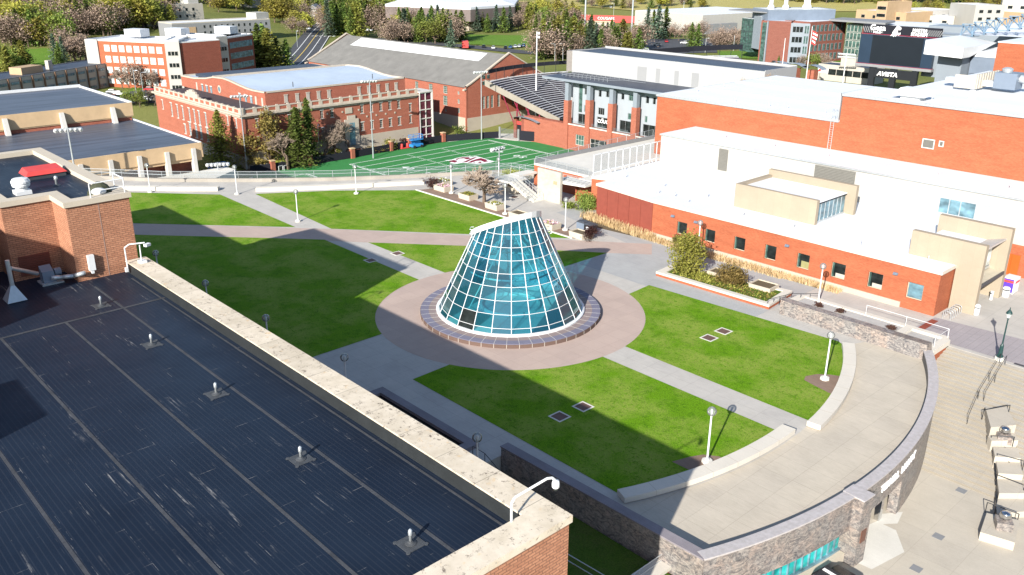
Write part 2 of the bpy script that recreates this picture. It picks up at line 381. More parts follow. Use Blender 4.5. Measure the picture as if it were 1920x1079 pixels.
for k, c in dict(car_white=(0.75,0.76,0.78), car_silver=(0.42,0.45,0.48), car_black=(0.014,0.016,0.022), car_blue=(0.03,0.09,0.22), car_red=(0.36,0.025,0.03), car_gray=(0.12,0.14,0.16)).items():
    MT[k] = plain(k.replace('_', ' ')+' paint', c, 0.25, 0.04, spec=0.6)
    MT[k].node_tree.nodes['Principled BSDF'].inputs['Coat Weight'].default_value = 0.6

def roof_lib():
    mt, nt, b, pos = new_mat('black roof membrane'); setb(b, 0.5, 0.16)
    big = noise(nt, pos, 0.12, 5); col = mix(nt, ramp(nt, big, 0.3, 0.7), (0.006,0.011,0.023), (0.013,0.022,0.040))  # navy base carries the sky's blue reflection in its colour
    # fine ribs running along X with worn white streaks
    s = nd(nt, 'ShaderNodeSeparateXYZ', {0: pos})
    wv = nd(nt, 'ShaderNodeTexWave', {'Vector': pos, 'Scale': 1.25, 'Distortion': 0.2, 'Detail': 1.0, 'Detail Scale': 2.0}, wave_type='BANDS', bands_direction='Y').outputs['Fac']
    rib0 = ramp(nt, wv, 0.86, 0.99)
    rib = ramp(nt, noise(nt, mapping(nt, pos, (0.16,8.5,1)), 1.0, 2, 0.5), 0.585, 0.69)
    patch = ramp(nt, noise(nt, mapping(nt, pos, (0.5,0.8,1)), 0.30, 6, 0.72), 0.53, 0.68)
    dash = ramp(nt, noise(nt, mapping(nt, pos, (0.9,9,1)), 1.0, 3), 0.46, 0.66)
    a = nd(nt, 'ShaderNodeMath', {0: rib, 1: patch}, operation='MULTIPLY').outputs[0]
    a = nd(nt, 'ShaderNodeMath', {0: a, 1: dash}, operation='MULTIPLY').outputs[0]
    a = nd(nt, 'ShaderNodeMath', {0: a, 1: 0.75}, operation='MULTIPLY').outputs[0]
    col = mix(nt, a, col, (0.55,0.53,0.5))
    faint = nd(nt, 'ShaderNodeMath', {0: rib0, 1: 0.035}, operation='MULTIPLY').outputs[0]
    col = mix(nt, faint, col, (0.3,0.3,0.32))
    # rare cross scratches
    t = nd(nt, 'ShaderNodeTexBrick', {'Vector': pos, 'Color1': c4((0,0,0)), 'Color2': c4((0,0,0)), 'Mortar': c4((1,1,1)), 'Scale': 1.0, 'Mortar Size': 0.012, 'Brick Width': 3.05, 'Row Height': 1.9}, offset=0.37)
    k = nd(nt, 'ShaderNodeMath', {0: t.outputs['Fac'], 1: ramp(nt, noise(nt, pos, 0.9, 5, 0.75), 0.52, 0.66)}, operation='MULTIPLY').outputs[0]
    k = nd(nt, 'ShaderNodeMath', {0: k, 1: 0.4}, operation='MULTIPLY').outputs[0]
    col = mix(nt, k, col, (0.5,0.48,0.45))
    nt.links.new(col, b.inputs['Base Color'])
    nt.links.new(nd(nt, 'ShaderNodeMapRange', {0: noise(nt, pos, 0.5, 4), 3: 0.34, 4: 0.6}).outputs[0], b.inputs['Roughness'])
    return mt
MT['roof_lib'] = roof_lib()
def coping_mat():
    mt, nt, b, pos = new_mat('lichened coping stone'); setb(b, 0.85, 0.2)
    f = ramp(nt, noise(nt, pos, 0.7, 6, 0.7), 0.3, 0.7); col = mix(nt, f, (0.50,0.43,0.33), (0.68,0.60,0.49))
    sp_ = ramp(nt, noise(nt, pos, 3.2, 6, 0.82), 0.55, 0.63); bigm = ramp(nt, noise(nt, pos, 0.5, 4), 0.36, 0.56)
    k = nd(nt, 'ShaderNodeMath', {0: sp_, 1: bigm}, operation='MULTIPLY').outputs[0]
    col = mix(nt, k, col, (0.14,0.11,0.09))
    o = ramp(nt, noise(nt, mapping(nt, pos, (1,1,1), (0,0,0), (31,7,3)), 1.6, 5), 0.62, 0.74); col = mix(nt, nd(nt, 'ShaderNodeMath', {0: o, 1: 0.5}, operation='MULTIPLY').outputs[0], col, (0.6,0.36,0.12))
    t = nd(nt, 'ShaderNodeTexBrick', {'Vector': pos, 'Color1': c4((1,1,1)), 'Color2': c4((0.9,0.9,0.9)), 'Mortar': c4((0.5,0.5,0.5)), 'Scale': 1.0, 'Mortar Size': 0.02, 'Brick Width': 2.9, 'Row Height': 40.0}, offset=0.0)
    col = mix(nt, 1.0, col, t.outputs['Color'], 'MULTIPLY')
    nt.links.new(col, b.inputs['Base Color']); return mt
MT['coping'] = coping_mat()
def roof_gym():
    mt, nt, b, pos = new_mat('banded dark roof'); setb(b, 0.45, 0.45)
    f = noise(nt, mapping(nt, pos, (2.2,0.12,1)), 0.35, 5); col = mix(nt, ramp(nt, f, 0.36, 0.62), (0.040,0.047,0.066), (0.085,0.10,0.135))
    s2 = ramp(nt, noise(nt, mapping(nt, pos, (9,0.2,1)), 0.5, 3), 0.62, 0.72); col = mix(nt, nd(nt, 'ShaderNodeMath', {0: s2, 1: 0.25}, operation='MULTIPLY').outputs[0], col, (0.4,0.4,0.42))
    nt.links.new(col, b.inputs['Base Color']); return mt
MT['roof_gym'] = roof_gym()
def cone_glass(k=0):
    mt = bpy.data.materials.new('teal skylight glass'); mt.use_nodes = True; nt = mt.node_tree; nt.nodes.clear()
    out = nd(nt, 'ShaderNodeOutputMaterial'); pos = nd(nt, 'ShaderNodeNewGeometry').outputs['Position']
    tr = nd(nt, 'ShaderNodeBsdfTransparent', {'Color': ((0.22,0.58,0.66),(0.16,0.47,0.57),(0.32,0.72,0.78))[k]})
    df = nd(nt, 'ShaderNodeBsdfDiffuse', {'Color': ((0.03,0.185,0.23),(0.012,0.13,0.19),(0.06,0.25,0.28))[k]})
    gl = nd(nt, 'ShaderNodeBsdfGlossy', {'Color': (0.75,0.9,0.95), 'Roughness': 0.02})
    fr = nd(nt, 'ShaderNodeFresnel', {'IOR': 1.7})
    a = nd(nt, 'ShaderNodeMixShader', {0: 0.17, 1: tr.outputs[0], 2: df.outputs[0]})
    b = nd(nt, 'ShaderNodeMixShader', {0: fr.outputs[0], 1: a.outputs[0], 2: gl.outputs[0]})
    nt.links.new(b.outputs[0], out.inputs[0]); return mt
MT['cone_glass'] = [cone_glass(0), cone_glass(1), cone_glass(2)]
def globe_glass():
    mt = bpy.data.materials.new('clear globe'); mt.use_nodes = True; nt = mt.node_tree; nt.nodes.clear()
    out = nd(nt, 'ShaderNodeOutputMaterial')
    tr = nd(nt, 'ShaderNodeBsdfTransparent', {'Color': (0.9,0.92,0.92)}); df = nd(nt, 'ShaderNodeBsdfDiffuse', {'Color': (0.5,0.51,0.5)})
    gl = nd(nt, 'ShaderNodeBsdfGlossy', {'Color': (1,1,1), 'Roughness': 0.05})
    lw = nd(nt, 'ShaderNodeLayerWeight', {'Blend': 0.35})
    a = nd(nt, 'ShaderNodeMixShader', {0: nd(nt, 'ShaderNodeMapRange', {0: lw.outputs['Facing'], 3: 0.14, 4: 0.6}).outputs[0], 1: tr.outputs[0], 2: df.outputs[0]})
    b = nd(nt, 'ShaderNodeMixShader', {0: nd(nt, 'ShaderNodeFresnel', {'IOR': 1.45}).outputs[0], 1: a.outputs[0], 2: gl.outputs[0]})
    nt.links.new(b.outputs[0], out.inputs[0]); return mt
MT['globe'] = globe_glass()
def mesh_panel():
    """woven wire infill: half open"""
    mt = bpy.data.materials.new('wire mesh infill'); mt.use_nodes = True; nt = mt.node_tree; nt.nodes.clear()
    out = nd(nt, 'ShaderNodeOutputMaterial'); pos = nd(nt, 'ShaderNodeNewGeometry').outputs['Position']
    tr = nd(nt, 'ShaderNodeBsdfTransparent'); df = nd(nt, 'ShaderNodeBsdfDiffuse', {'Color': (0.14,0.17,0.18)})
    t = nd(nt, 'ShaderNodeTexBrick', {'Vector': wallvec(nt, pos), 'Color1': c4((0,0,0)), 'Color2': c4((0,0,0)), 'Mortar': c4((1,1,1)), 'Scale': 1.0, 'Mortar Size': 0.008, 'Brick Width': 0.1, 'Row Height': 0.1}, offset=0.0)
    b = nd(nt, 'ShaderNodeMixShader', {0: t.outputs['Fac'], 1: tr.outputs[0], 2: df.outputs[0]})
    nt.links.new(b.outputs[0], out.inputs[0]); return mt
MT['mesh_panel'] = mesh_panel()

# ================================================================== SETTING
rng = random.Random(5)
def arc(c, r, a0, a1, n=18):
    return [(c[0]+r*math.cos(R(a0+(a1-a0)*i/n)), c[1]+r*math.sin(R(a0+(a1-a0)*i/n))) for i in range(n+1)]
def ang(c, p): return math.degrees(math.atan2(p[1]-c[1], p[0]-c[0]))
def make_terrain():
    mb = MB(); n_a, rad = 140, [0, 60, 120, 160, 200, 230]+[240+8*i for i in range(70)]+[820+40*i for i in range(30)]+[2100, 2500, 3000, 4000, 6000]
    a0, a1 = -math.pi, math.pi
    for r in rad:
        for i in range(n_a):
            t = a0+(a1-a0)*i/n_a; x, y = r*math.cos(t), r*math.sin(t); mb.v.append((x, y, terrain(x, y)))
    for j in range(len(rad)-1):
        for i in range(n_a):
            a = j*n_a+i; b = j*n_a+(i+1) % n_a
            mb.f.append([a, a+n_a, b+n_a, b]); mb.m.append(0)
    return struct(mb.build('terrain', MT['terrain'], smooth=True))
make_terrain()

CC = (-64.2, 59.65); CR = 14.4                  # glass cone plinth centre
WC = (-68.77, 56.63); WR = 46.45                # curved granite wall
WA0, WA1 = -21.2, 31.3
far_arc = [(-176, 30), (-160, 42.5), (-153.3, 48.2), (-144.8, 55.0), (-134.3, 66.8), (-126.6, 76.6), (-119.9, 87.1), (-115, 96.0), (-110.9, 103.0), (-105, 104.2)]
plaza = far_arc+[(-104, 104.2), (-104, 200), (-40, 200), (40, 200), (60, 140), (60, 85.6), (-33.5, 85.6)]+arc(WC, WR-3.6, WA1-1, WA0+1.6, 30)+[(-43.3, 39.6), (-43.3, 23.0), (-120, 23.0)]
pz = MB().prism(plaza, -17, 0); pz.arcwall(WC, WR-3.6, WR, R(WA0), R(WA1), -0.5, 0, 40); pz.prism([(-43.3,39.6),(-30,39.6),(-27.0,39.8),(-28.9,43.0),(-43.3,43.0)], -0.5, -0.004); pz.prism([(-38,79.2),(-29.2,79.8),(-28.7,86.4),(-38,86.4)], -17, -0.006)
struct(pz.build('plaza', MT['concrete']))

def lawn(pts, z=0.02, mt='lawn'):
    return struct(MB().sheet(pts, z).build('lawn', MT[mt]))
lawn([(-141.6,48.2),(-136.3,53.2),(-130.6,58.5),(-107.0,58.3),(-124.4,41.7),(-140,27.2),(-152,37)])
lawn([(-127.3,62.8),(-121.0,73.0),(-112.3,83.2),(-77.8,83.2),(-103,61.6)])
lawn([(-134,26),(-118.4,40.3),(-103.2,54.7),(-99.3,58.25)]+arc(CC, CR, 185.6, 253.0)+[(-68.3,33.5),(-126,33.5)])
lawn([(-94.4,61.9),(-84.2,71.0),(-70.3,82.3)]+arc(CC, CR, 115, 170.5))
lawn([(-59.2,77.0),(-36.4,78.5)]+arc(WC, 39.3, 33.2, 7.5)+arc(CC, CR, 8.6, 68.5))
lawn(arc(CC, CR, -5.0, -66)+[(-58.2,42.1),(-34.1,42.1)]+arc(WC, 38.0, -22.4, 2.6))
struct(MB().sheet([(-140,27.2),(-124.4,41.7),(-106.9,57.9),(-103,61.5),(-86.5,75),(-68.8,89.5),(-66,86),(-70.2,82.3),(-84.2,71),(-94.4,61.9),(-103,54.7),(-118.4,40.3),(-134,26)], 0.012).build('brick_walk', MT['pink_paving']))
struct(MB().sheet(arc(CC, CR, 0, 354, 59), 0.008).build('round_paving', MT['pink_paving']))
struct(MB().sheet(arc(WC, WR-0.02, WA0+.3, WA1-.3, 30)+[(-36.2,80.3),(-34.6,80.3)]+arc(WC, 39.2, 32.5, -23.3, 30)+[(-33.6,41.0),(-34.4,40.2)], 0.006).build('terrace_paving', MT['concrete_terrace']))
struct(MB().sheet([(-88,91),(-66,86.2),(-70.1,82.4),(-70.1,76.5),(-58.9,76.5),(-45.6,77.95),(-45.6,92.1),(-71,92.1),(-82,93.4),(-87.5,97.5)], 0.004).build('mall_paving', MT['concrete_mall']))
# edging strips and bare soil
struct(MB().prism([(-112.3,83.2),(-77.8,83.2),(-77.6,83.42),(-112.3,83.42)], 0, 0.16).build('kerb', MT['concrete_light']))
struct(MB().sheet([(-112.3,83.42),(-77.6,83.42),(-76.4,84.4),(-77.5,86.0),(-111,86.6)], 0.016).build('planting_bed', MT['mulch']))
struct(MB().sheet([(-33.9,48.3),(-33.4,49.9),(-32.9,50.9),(-31.9,51.6),(-30.9,51.5),(-30.75,51.3)]+arc(WC, 38.0, -8.2, -12.6, 5), 0.03).build('planting_bed', MT['mulch']))
struct(MB().sheet([(-34.6,69.0),(-34.1,70.2),(-33.2,71.0),(-32.4,71.4)]+arc(WC, 39.25, 21.3, 16.0, 5)+[(-33.2,67.9),(-34.3,68.2)], 0.03).build('planting_bed', MT['mulch']))
struct(MB().sheet([(-82.5,90.8),(-79,89.6),(-71,90.5),(-60,90.7),(-45.5,90.7),(-45.5,92.1),(-71,92.1),(-84.2,95),(-84.5,93)], 0.014).build('planting_bed', MT['soil']))

# lower court with its broad flight of steps
CZ = -4.6
court = [(-43.3,-60),(120,-60),(120,70),(-18,70),(-24,83)]+arc(WC, WR-2.5, WA1, WA0, 20)
struct(MB().sheet([(-24,-60),(140,-60),(140,86),(-33,86)]+arc(WC, WR-3.2, WA1, -14, 20)+[(-24,30)], CZ).build('court', MT['concrete_court']))
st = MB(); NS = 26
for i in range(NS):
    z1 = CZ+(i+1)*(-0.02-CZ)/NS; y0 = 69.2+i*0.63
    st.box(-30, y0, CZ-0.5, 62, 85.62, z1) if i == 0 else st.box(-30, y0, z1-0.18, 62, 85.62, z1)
st.m = [1 if (f % 6) == 2 else 0 for f in range(len(st.f))]  # risers coloured darker to tone down the sunlight they catch
struct(st.build('steps', [MT['concrete_court'], concrete('darkened step riser', (0.225,0.20,0.165), 0.15)]))
struct(MB().sheet([(-33,86.2),(60,86.2),(60,93.5),(-16,93.5),(-32.6,92.0)], 0.012).build('paver_walk', MT['gray_pavers']))
struct(MB().sheet([(-43.2,23.7),(-21.4,23.7),(-21.4,24.2),(-22.5,36),(-24.5,39.2),(-25.5,39.3),(-43.2,39.3)], -1.45).build('lower_lawn', MT['lawn_low']))
struct(MB().sheet([(-21.2,53.5),(-20.0,53.6),(-19.3,57.2),(-20.9,59.3),(-22.4,59.3),(-23,57)], CZ+0.01).build('entrance_paving', MT['concrete_light']))
struct(MB().sheet([(-22.6,60.5),(-21.6,62.0),(-21.2,60.2),(-22.3,58.8)], CZ+0.014).build('entrance_paving', MT['concrete_light']))

# practice field
FZ = -16.3
struct(MB().sheet([(-236,62),(-205,88),(-200,96),(-203,104),(-203,179),(-196,184),(-150,184),(-112,184),(-104,140),(-104,90),(-150,60)], FZ-0.12).build('field_apron', MT['concrete_light']))
fld = struct(MB().sheet([(-190,92),(-202.4,100),(-202.9,160),(-199,175.5),(-190.5,178.3),(-181.0,184.5),(-150,182),(-104,182),(-104,80)], FZ).build('practice_field', MT['field_grass']))
ln = MB(); X0 = -196.4; zl = FZ+0.03
for k in range(19):
    x = X0+4.572*k; ln.box(x-0.11, 124.4, zl-0.01, x+0.11, 173.2, zl)
ln.box(X0-0.1, 124.2, zl-0.012, X0+86, 124.45, zl-0.004); ln.box(X0-0.1, 173.15, zl-0.012, X0+86, 173.4, zl-0.004)
for k in range(18):
    for j in range(1, 5):
        x = X0+4.572*k+0.9144*j
        for y in (124.5, 142.4, 154.6, 172.3): ln.box(x-0.09, y, zl-0.01, x+0.09, y+0.75, zl)
for k in range(6):                                   # second pitch towards the walk
    x = X0+1.8+4.572*k; ln.box(x-0.11, 60+4*k, zl-0.01, x+0.11, 110.4, zl)
ln.box(X0+1.7, 110.3, zl-0.012, X0+40, 110.55, zl-0.004)
for k in range(8):
    for j in range(1, 5):
        x = X0+1.8+4.572*k+0.9144*j; ln.box(x-0.09, 109.4, zl-0.01, x+0.09, 110.2, zl)
lo = ln.build('yard_lines', MT['line_white'], fld)
num = MB()
for k, s in ((3, '4 0'), (5, '5 0'), (7, '4 0'), (9, '3 0')):
    x = X0+4.572*k
    text_mesh(num, s, (x, 133.0, zl+0.012), (1,0,0), (0,1,0), 3.2, depth=0.004, bold=0.02)
    text_mesh(num, s, (x, 164.6, zl+0.012), (-1,0,0), (0,-1,0), 3.2, depth=0.004, bold=0.02)
text_mesh(num, '3 0', (-180.5, 100.5, zl+0.012), (1,0,0), (0,1,0), 3.0, depth=0.004, bold=0.02)
num.build('yard_numbers', MT['line_white'], fld)
def zq(x, y, z): return P(760+x/6.0, 240+y/6.0, z)
lg = MB()
lg.sheet([zq(*p, FZ+0.05) for p in ((438,366),(520,358),(575,340),(640,326),(710,324),(760,328),(800,320),(870,338),(920,358),(1010,379),(960,392),(800,406),(650,396),(560,404),(495,398),(530,378))], m=0)
for poly in (((485,372),(545,362),(590,372),(560,392),(500,380)), ((560,352),(640,331),(715,331),(735,345),(690,356),(660,344),(610,346),(580,362)),
             ((770,333),(810,331),(730,366),(690,386),(630,390),(670,376),(730,350)), ((800,352),(850,340),(905,357),(930,378),(890,386),(850,368),(800,372),(740,392),(700,393),(750,368)), ((815,394),(835,380),(860,384),(850,396)), ((760,396),(775,388),(790,396))):
    lg.sheet([zq(*p, FZ+0.07) for p in poly], m=1)
lg.build('field_emblem', [MT['line_white'], MT['crimson']], fld)

# ================================================================== BUILDING HELPERS
def hole_wall(mb, p0, p1, z0, z1, holes, depth=0.18, m=0):
    """vertical wall from p0 to p1 (left to right seen from outside) with recessed openings (s0, s1, za, zb)"""
    p0, p1 = Vector((p0[0], p0[1], 0)), Vector((p1[0], p1[1], 0)); L = (p1-p0).length; U = (p1-p0)/L; N = Vector((U.y, -U.x, 0))
    xs = sorted({0.0, L}|{h[0] for h in holes}|{h[1] for h in holes}); zs = sorted({z0, z1}|{h[2] for h in holes}|{h[3] for h in holes})
    pt = lambda s, z, d=0: p0+U*s-N*d+Vector((0,0,z))
    for i in range(len(xs)-1):
        run = None
        for j in range(len(zs)-1):
            cx, cz = (xs[i]+xs[i+1])/2, (zs[j]+zs[j+1])/2
            if any(h[0] < cx < h[1] and h[2] < cz < h[3] for h in holes): continue
            mb.quad(pt(xs[i],zs[j]), pt(xs[i+1],zs[j]), pt(xs[i+1],zs[j+1]), pt(xs[i],zs[j+1]), m)
    for a, b, c, d in holes:
        mb.quad(pt(a,c), pt(a,d), pt(a,d,depth), pt(a,c,depth), m); mb.quad(pt(b,d), pt(b,c), pt(b,c,depth), pt(b,d,depth), m)
        mb.quad(pt(a,c), pt(a,c,depth), pt(b,c,depth), pt(b,c), m); mb.quad(pt(a,d,depth), pt(a,d), pt(b,d), pt(b,d,depth), m)
    return mb
def win(parent, p0, p1, h, mats, depth=0.18, cols=1, rows=1, fr=0.07, name='window', arch=False, sill=False):
    """window filling opening h of the wall p0-p1: frame and glazing bars (mat 0), pane (mat 1)"""
    p0, p1 = Vector((p0[0], p0[1], 0)), Vector((p1[0], p1[1], 0)); L = (p1-p0).length; U = (p1-p0)/L; N = Vector((U.y, -U.x, 0))
    a, b, c, d = h; mb = MB(); rz = math.atan2(U.y, U.x)
    pt = lambda s, z, dd=0: p0+U*s-N*dd+Vector((0,0,z))
    mb.quad(pt(a,c,depth-0.01), pt(b,c,depth-0.01), pt(b,d,depth-0.01), pt(a,d,depth-0.01), 1)
    def bar(s0, s1, za, zb, dd=0.06): mb.obox(pt((s0+s1)/2, (za+zb)/2, depth-0.02-dd/2), (s1-s0, dd, zb-za), rz, 0)
    bar(a, b, c, c+fr); bar(a, b, d-fr, d); bar(a, a+fr, c+fr, d-fr); bar(b-fr, b, c+fr, d-fr)
    for i in range(1, cols):
        s = a+(b-a)*i/cols; bar(s-fr*0.3, s+fr*0.3, c+fr, d-fr, 0.04)
    for j in range(1, rows):
        z = c+(d-c)*j/rows; bar(a+fr, b-fr, z-fr*0.3, z+fr*0.3, 0.035)
    if sill: mb.obox(pt((a+b)/2, c-0.08, -0.05), (b-a+0.3, 0.12, 0.14), rz, 0); mb.obox(pt((a+b)/2, d+0.14, -0.03), (b-a+0.25, 0.08, 0.26), rz, 0)
    return mb.build(name, mats, parent)
def ring_boxes(mb, x0, y0, x1, y1, w, z0, z1, m=0):
    """square coping ring, butted at the corners"""
    mb.box(x0, y0, z0, x1, y0+w, z1, m); mb.box(x0, y1-w, z0, x1, y1, z1, m)
    mb.box(x0, y0+w, z0, x0+w, y1-w, z1, m); mb.box(x1-w, y0+w, z0, x1, y1-w, z1, m); return mb

# ================================================================== LIBRARY (foreground roof)
lib = thing('library_building', 'brick library with broad black membrane roof and stone coping, nearest building in the foreground', 'building', (-60, 23, -5))
LZ, LP = 12.6, 13.5
w = MB(); w.box(-120, -45, -6, -21.6, 23.5, LZ-0.25); w.build('wall', MT['brick_lib'], lib)
fw = MB()
fw.box(-21.6, -45, -6, -21.52, 23.5, LP-0.36); fw.box(-120, 23.5, -6, -21.6, 23.56, LP-0.36); fw.build('facing', MT['brick_lib'], lib)
rf = MB(); rf.box(-120, -45, LZ-0.25, -22.2, 22.1, LZ); rfo = rf.build('roof', MT['roof_lib'], lib)
sm = MB()
for y in (11.25, 15.2, 19.05, 7.3, 3.4, -0.5): sm.box(-60.3 if y < 16 else -66, y-0.08, LZ, -22.3, y+0.08, LZ+0.012)
sm.box(-60.42, -10, LZ+0.012, -60.18, 22.0, LZ+0.024); sm.box(-66.0, 21.72, LZ, -22.4, 21.84, LZ+0.012)
sm.build('seam', plain('grey seam tape', (0.055,0.058,0.066), 0.7, 0.45, 1.2), rfo)
up = MB(); up.box(-67.7, 22.1, LZ-0.25, -22.2, 22.35, LP-0.09); up.box(-22.2, -45, LZ-0.25, -21.95, 22.1, LP-0.09); up.build('upstand', plain('upstand membrane', (0.022,0.025,0.027), 0.6, 0.3, 1.2), lib)
cpg = MB(); cpg.box(-67.7, 22.07, LP-0.09, -21.45, 23.65, LP); cpg.box(-22.95, -45, LP-0.09, -21.45, 22.07, LP); cpg.box(-67.7, 23.3, LP-0.36, -21.45, 23.65, LP-0.092); cpg.box(-21.8, -45, LP-0.36, -21.45, 23.3, LP-0.092); cpg.build('coping', MT['coping'], lib)
# brick penthouse at the far end, stepped in plan
PZ = 18.4
pp = [(-67.8,18.5),(-67.8,23.1),(-89.5,23.1),(-89.5,-10),(-74.2,-10),(-74.2,15.0),(-71.0,15.0),(-71.0,18.5)]
ph = MB(); ph.prism(pp, LZ-0.4, PZ, 0, 1); ph.build('penthouse', [MT['brick_lib'], MT['roof_lib']], lib)
pc = MB()
for a in ((-68.6,18.35,-67.65,23.25),(-89.6,22.3,-68.6,23.25),(-71.0+0.15-0.95,18.35,-68.6,19.2),(-71.8,15.0-0.15,-70.85,18.35),(-74.2,14.85,-71.8,15.75),(-89.6,14.85,-88.7,22.3)):
    pc.box(a[0], a[1], PZ, a[2], a[3], PZ+0.4)
pc.box(-74.95, -10, PZ, -74.05, 14.85, PZ+0.4)
pc.build('penthouse_coping', MT['precast'], lib)
jn = MB(); jn.box(-67.79, 20.76, LZ, -67.782, 20.82, PZ); jn.build('control_joint', plain('joint sealant', (0.34,0.22,0.18), 0.8), lib)
lv = MB()
for i in range(9): lv.box(-71.0, 15.5, LZ+0.35+i*0.17, -70.9, 17.6, LZ+0.45+i*0.17)
lv.box(-70.97, 15.45, LZ+0.3, -70.95, 17.65, LZ+1.85); lv.build('louver', plain('brown louver', (0.16,0.05,0.035), 0.6), lib)
wl = MB(); wl.box(-67.8, 19.35, LZ+0.75, -67.5, 19.8, LZ+1.95); wl.obox((-67.62,19.55,LZ+0.62), (0.25,0.2,0.2)); wl.build('wall_lamp', MT['white_metal'], lib)
mp = MB(); mp.box(-72, 9.0, LZ, -69.5, 12.4, PZ-2.0); mp.build('side_annex', plain('maroon siding', (0.22,0.06,0.05), 0.7), lib)
# unseen blocks added here to cast shadows on the roof and penthouse
tw = MB(); tw.box(-76, -20, LZ, -57.5, -6.2, 27.3); tw.build('unseen_tower', MT['brick_lib'], lib); tw = MB(); tw.box(-75, -6.1, LZ, -56.5, -2, 21.8); tw.build('unseen_mass', MT['brick_lib'], lib); tw = MB(); tw.box(-48, -8, LZ, -42.3, -2.6, 19.2); tw.build('unseen_block', MT['brick_lib'], lib)

def roof_vent(x, y, label):
    t = thing('roof_vent', label, 'vent', (x, y, LZ), 'small vent pipes in a row along the black roof')
    b = MB(); b.obox((x,y,LZ+0.012), (1.0,1.0,0.024), 0.0)
    for sx in (-1,1):
        for sy in (-1,1): b.lathe([(0.1,0),(0.1,0.03)], (x+sx*0.47,y+sy*0.47,LZ), 8)
    b.lathe([(0.26,0.024),(0.26,0.05),(0.16,0.09),(0.1,0.14)], (x,y,LZ), 16); b.build('patch', plain('patch membrane', (0.06,0.065,0.072), 0.6, 0.4, 3) if 'patchm' not in MT else MT['patchm'], t)
    MT.setdefault('patchm', b and bpy.data.materials['patch membrane'])
    b = MB(); b.lathe([(0.07,0.1),(0.07,0.42),(0.095,0.44),(0.10,0.54),(0.085,0.68),(0.03,0.74)], (x,y,LZ), 12); b.build('pipe', MT['galv'], t, smooth=True)
for i, x in enumerate((-61.8, -52.9, -43.8, -34.55, -25.55)):
    roof_vent(x, 18.05, ['silver vent pipe in the shadow below the brick penthouse', 'silver vent pipe second from the penthouse, on black roof', 'silver vent pipe midway along the row on the black roof', 'silver vent pipe fourth from the penthouse, on black roof', 'silver vent pipe nearest the roof corner with camera pole'][i])
# penthouse roof equipment
t = thing('exhaust_fan', 'white round exhaust fan on the penthouse roof', 'fan', (-74.2, 17.4, PZ))
b = MB(); b.box(-74.75,16.85,PZ,-73.65,17.95,PZ+0.3); b.build('base', MT['white_metal'], t)
b = MB(); b.lathe([(0.42,0.3),(0.42,0.55),(0.62,0.6),(0.66,0.75),(0.6,0.8),(0.68,0.86),(0.68,1.0),(0.55,1.2),(0.2,1.27)], (-74.2,17.4,PZ), 20); b.build('cowl', MT['white_metal'], t, smooth=False)
t = thing('roof_hatch', 'red sloped roof hatch on the penthouse roof', 'hatch', (-79.2, 20.4, PZ))
b = MB(); b.box(-80.1,18.9,PZ,-78.3,21.9,PZ+0.35); b.build('curb', MT['dark_metal'], t)
b = MB(); b.add([(-80.2,18.8,PZ+0.35),(-78.2,18.8,PZ+0.35),(-78.2,22.0,PZ+0.35),(-80.2,22.0,PZ+0.35),(-80.0,19.1,PZ+0.8),(-78.5,19.1,PZ+0.65),(-78.5,21.7,PZ+0.65),(-80.0,21.7,PZ+0.8)], [(3,2,1,0),(4,5,6,7),(0,1,5,4),(1,2,6,5),(2,3,7,6),(3,0,4,7)]); b.build('lid', MT['red_paint'], t)
for (x, y, l) in ((-81.5,16.6,'slim silver vent pipe at the far left of the penthouse roof'), (-75.2,20.2,'slim silver vent pipe beside the red roof hatch')):
    t = thing('vent_pipe', l, 'vent', (x,y,PZ)); b = MB(); b.lathe([(0.1,0),(0.1,0.45),(0.14,0.48),(0.13,0.72),(0.05,0.78)], (x,y,PZ), 10); b.build('pipe', MT['galv'], t, smooth=True)
    b = MB(); b.lathe([(0.3,0.005),(0.28,0.03),(0.12,0.1)], (x,y,PZ), 14); b.build('flashing', MT['dark_metal'], t)
t = thing('ladder_rail', 'white tubular guard rail at the penthouse roof edge', 'railing', (-68.4, 21.4, PZ+0.4))
b = MB()
for y0, y1 in ((20.4, 22.8),): 
    b.path([(-67.9,y0,PZ+0.4),(-67.9,y0,PZ+1.45),(-67.9,y1+0.1,PZ+1.45)], 0.045, 8); b.path([(-67.9,y0,PZ+0.85),(-67.9,y1,PZ+0.85)], 0.04, 8)
b.path([(-67.9,22.9,PZ+0.4),(-67.9,22.9,PZ+1.5),(-70.0,22.9,PZ+1.5),(-70.0,22.9,PZ+0.4)], 0.045, 8); b.build('rail', MT['white_metal'], t)
t = thing('covered_dish', 'tarpaulin covered satellite dish beside the guard rail', 'antenna', (-69.4, 21.4, PZ))
b = MB(); b.lathe([(0.95,0.02),(0.9,0.35),(0.6,0.85),(0.2,1.12),(0.02,1.15)], (-69.5,21.6,PZ), 9); b.build('tarpaulin', plain('olive tarpaulin', (0.055,0.06,0.035), 0.8, 0.3, 2), t)
b = MB(); b.lathe([(0.55,0.35),(0.6,0.5),(0.45,0.62),(0.1,0.68)], (-68.85,21.3,PZ+0.05), 16, sz) if False else b.sphere((-68.8,21.3,PZ+0.55), 0.55, 14, 8, sz=0.5); b.build('dish', MT['white_metal'], t, smooth=True)
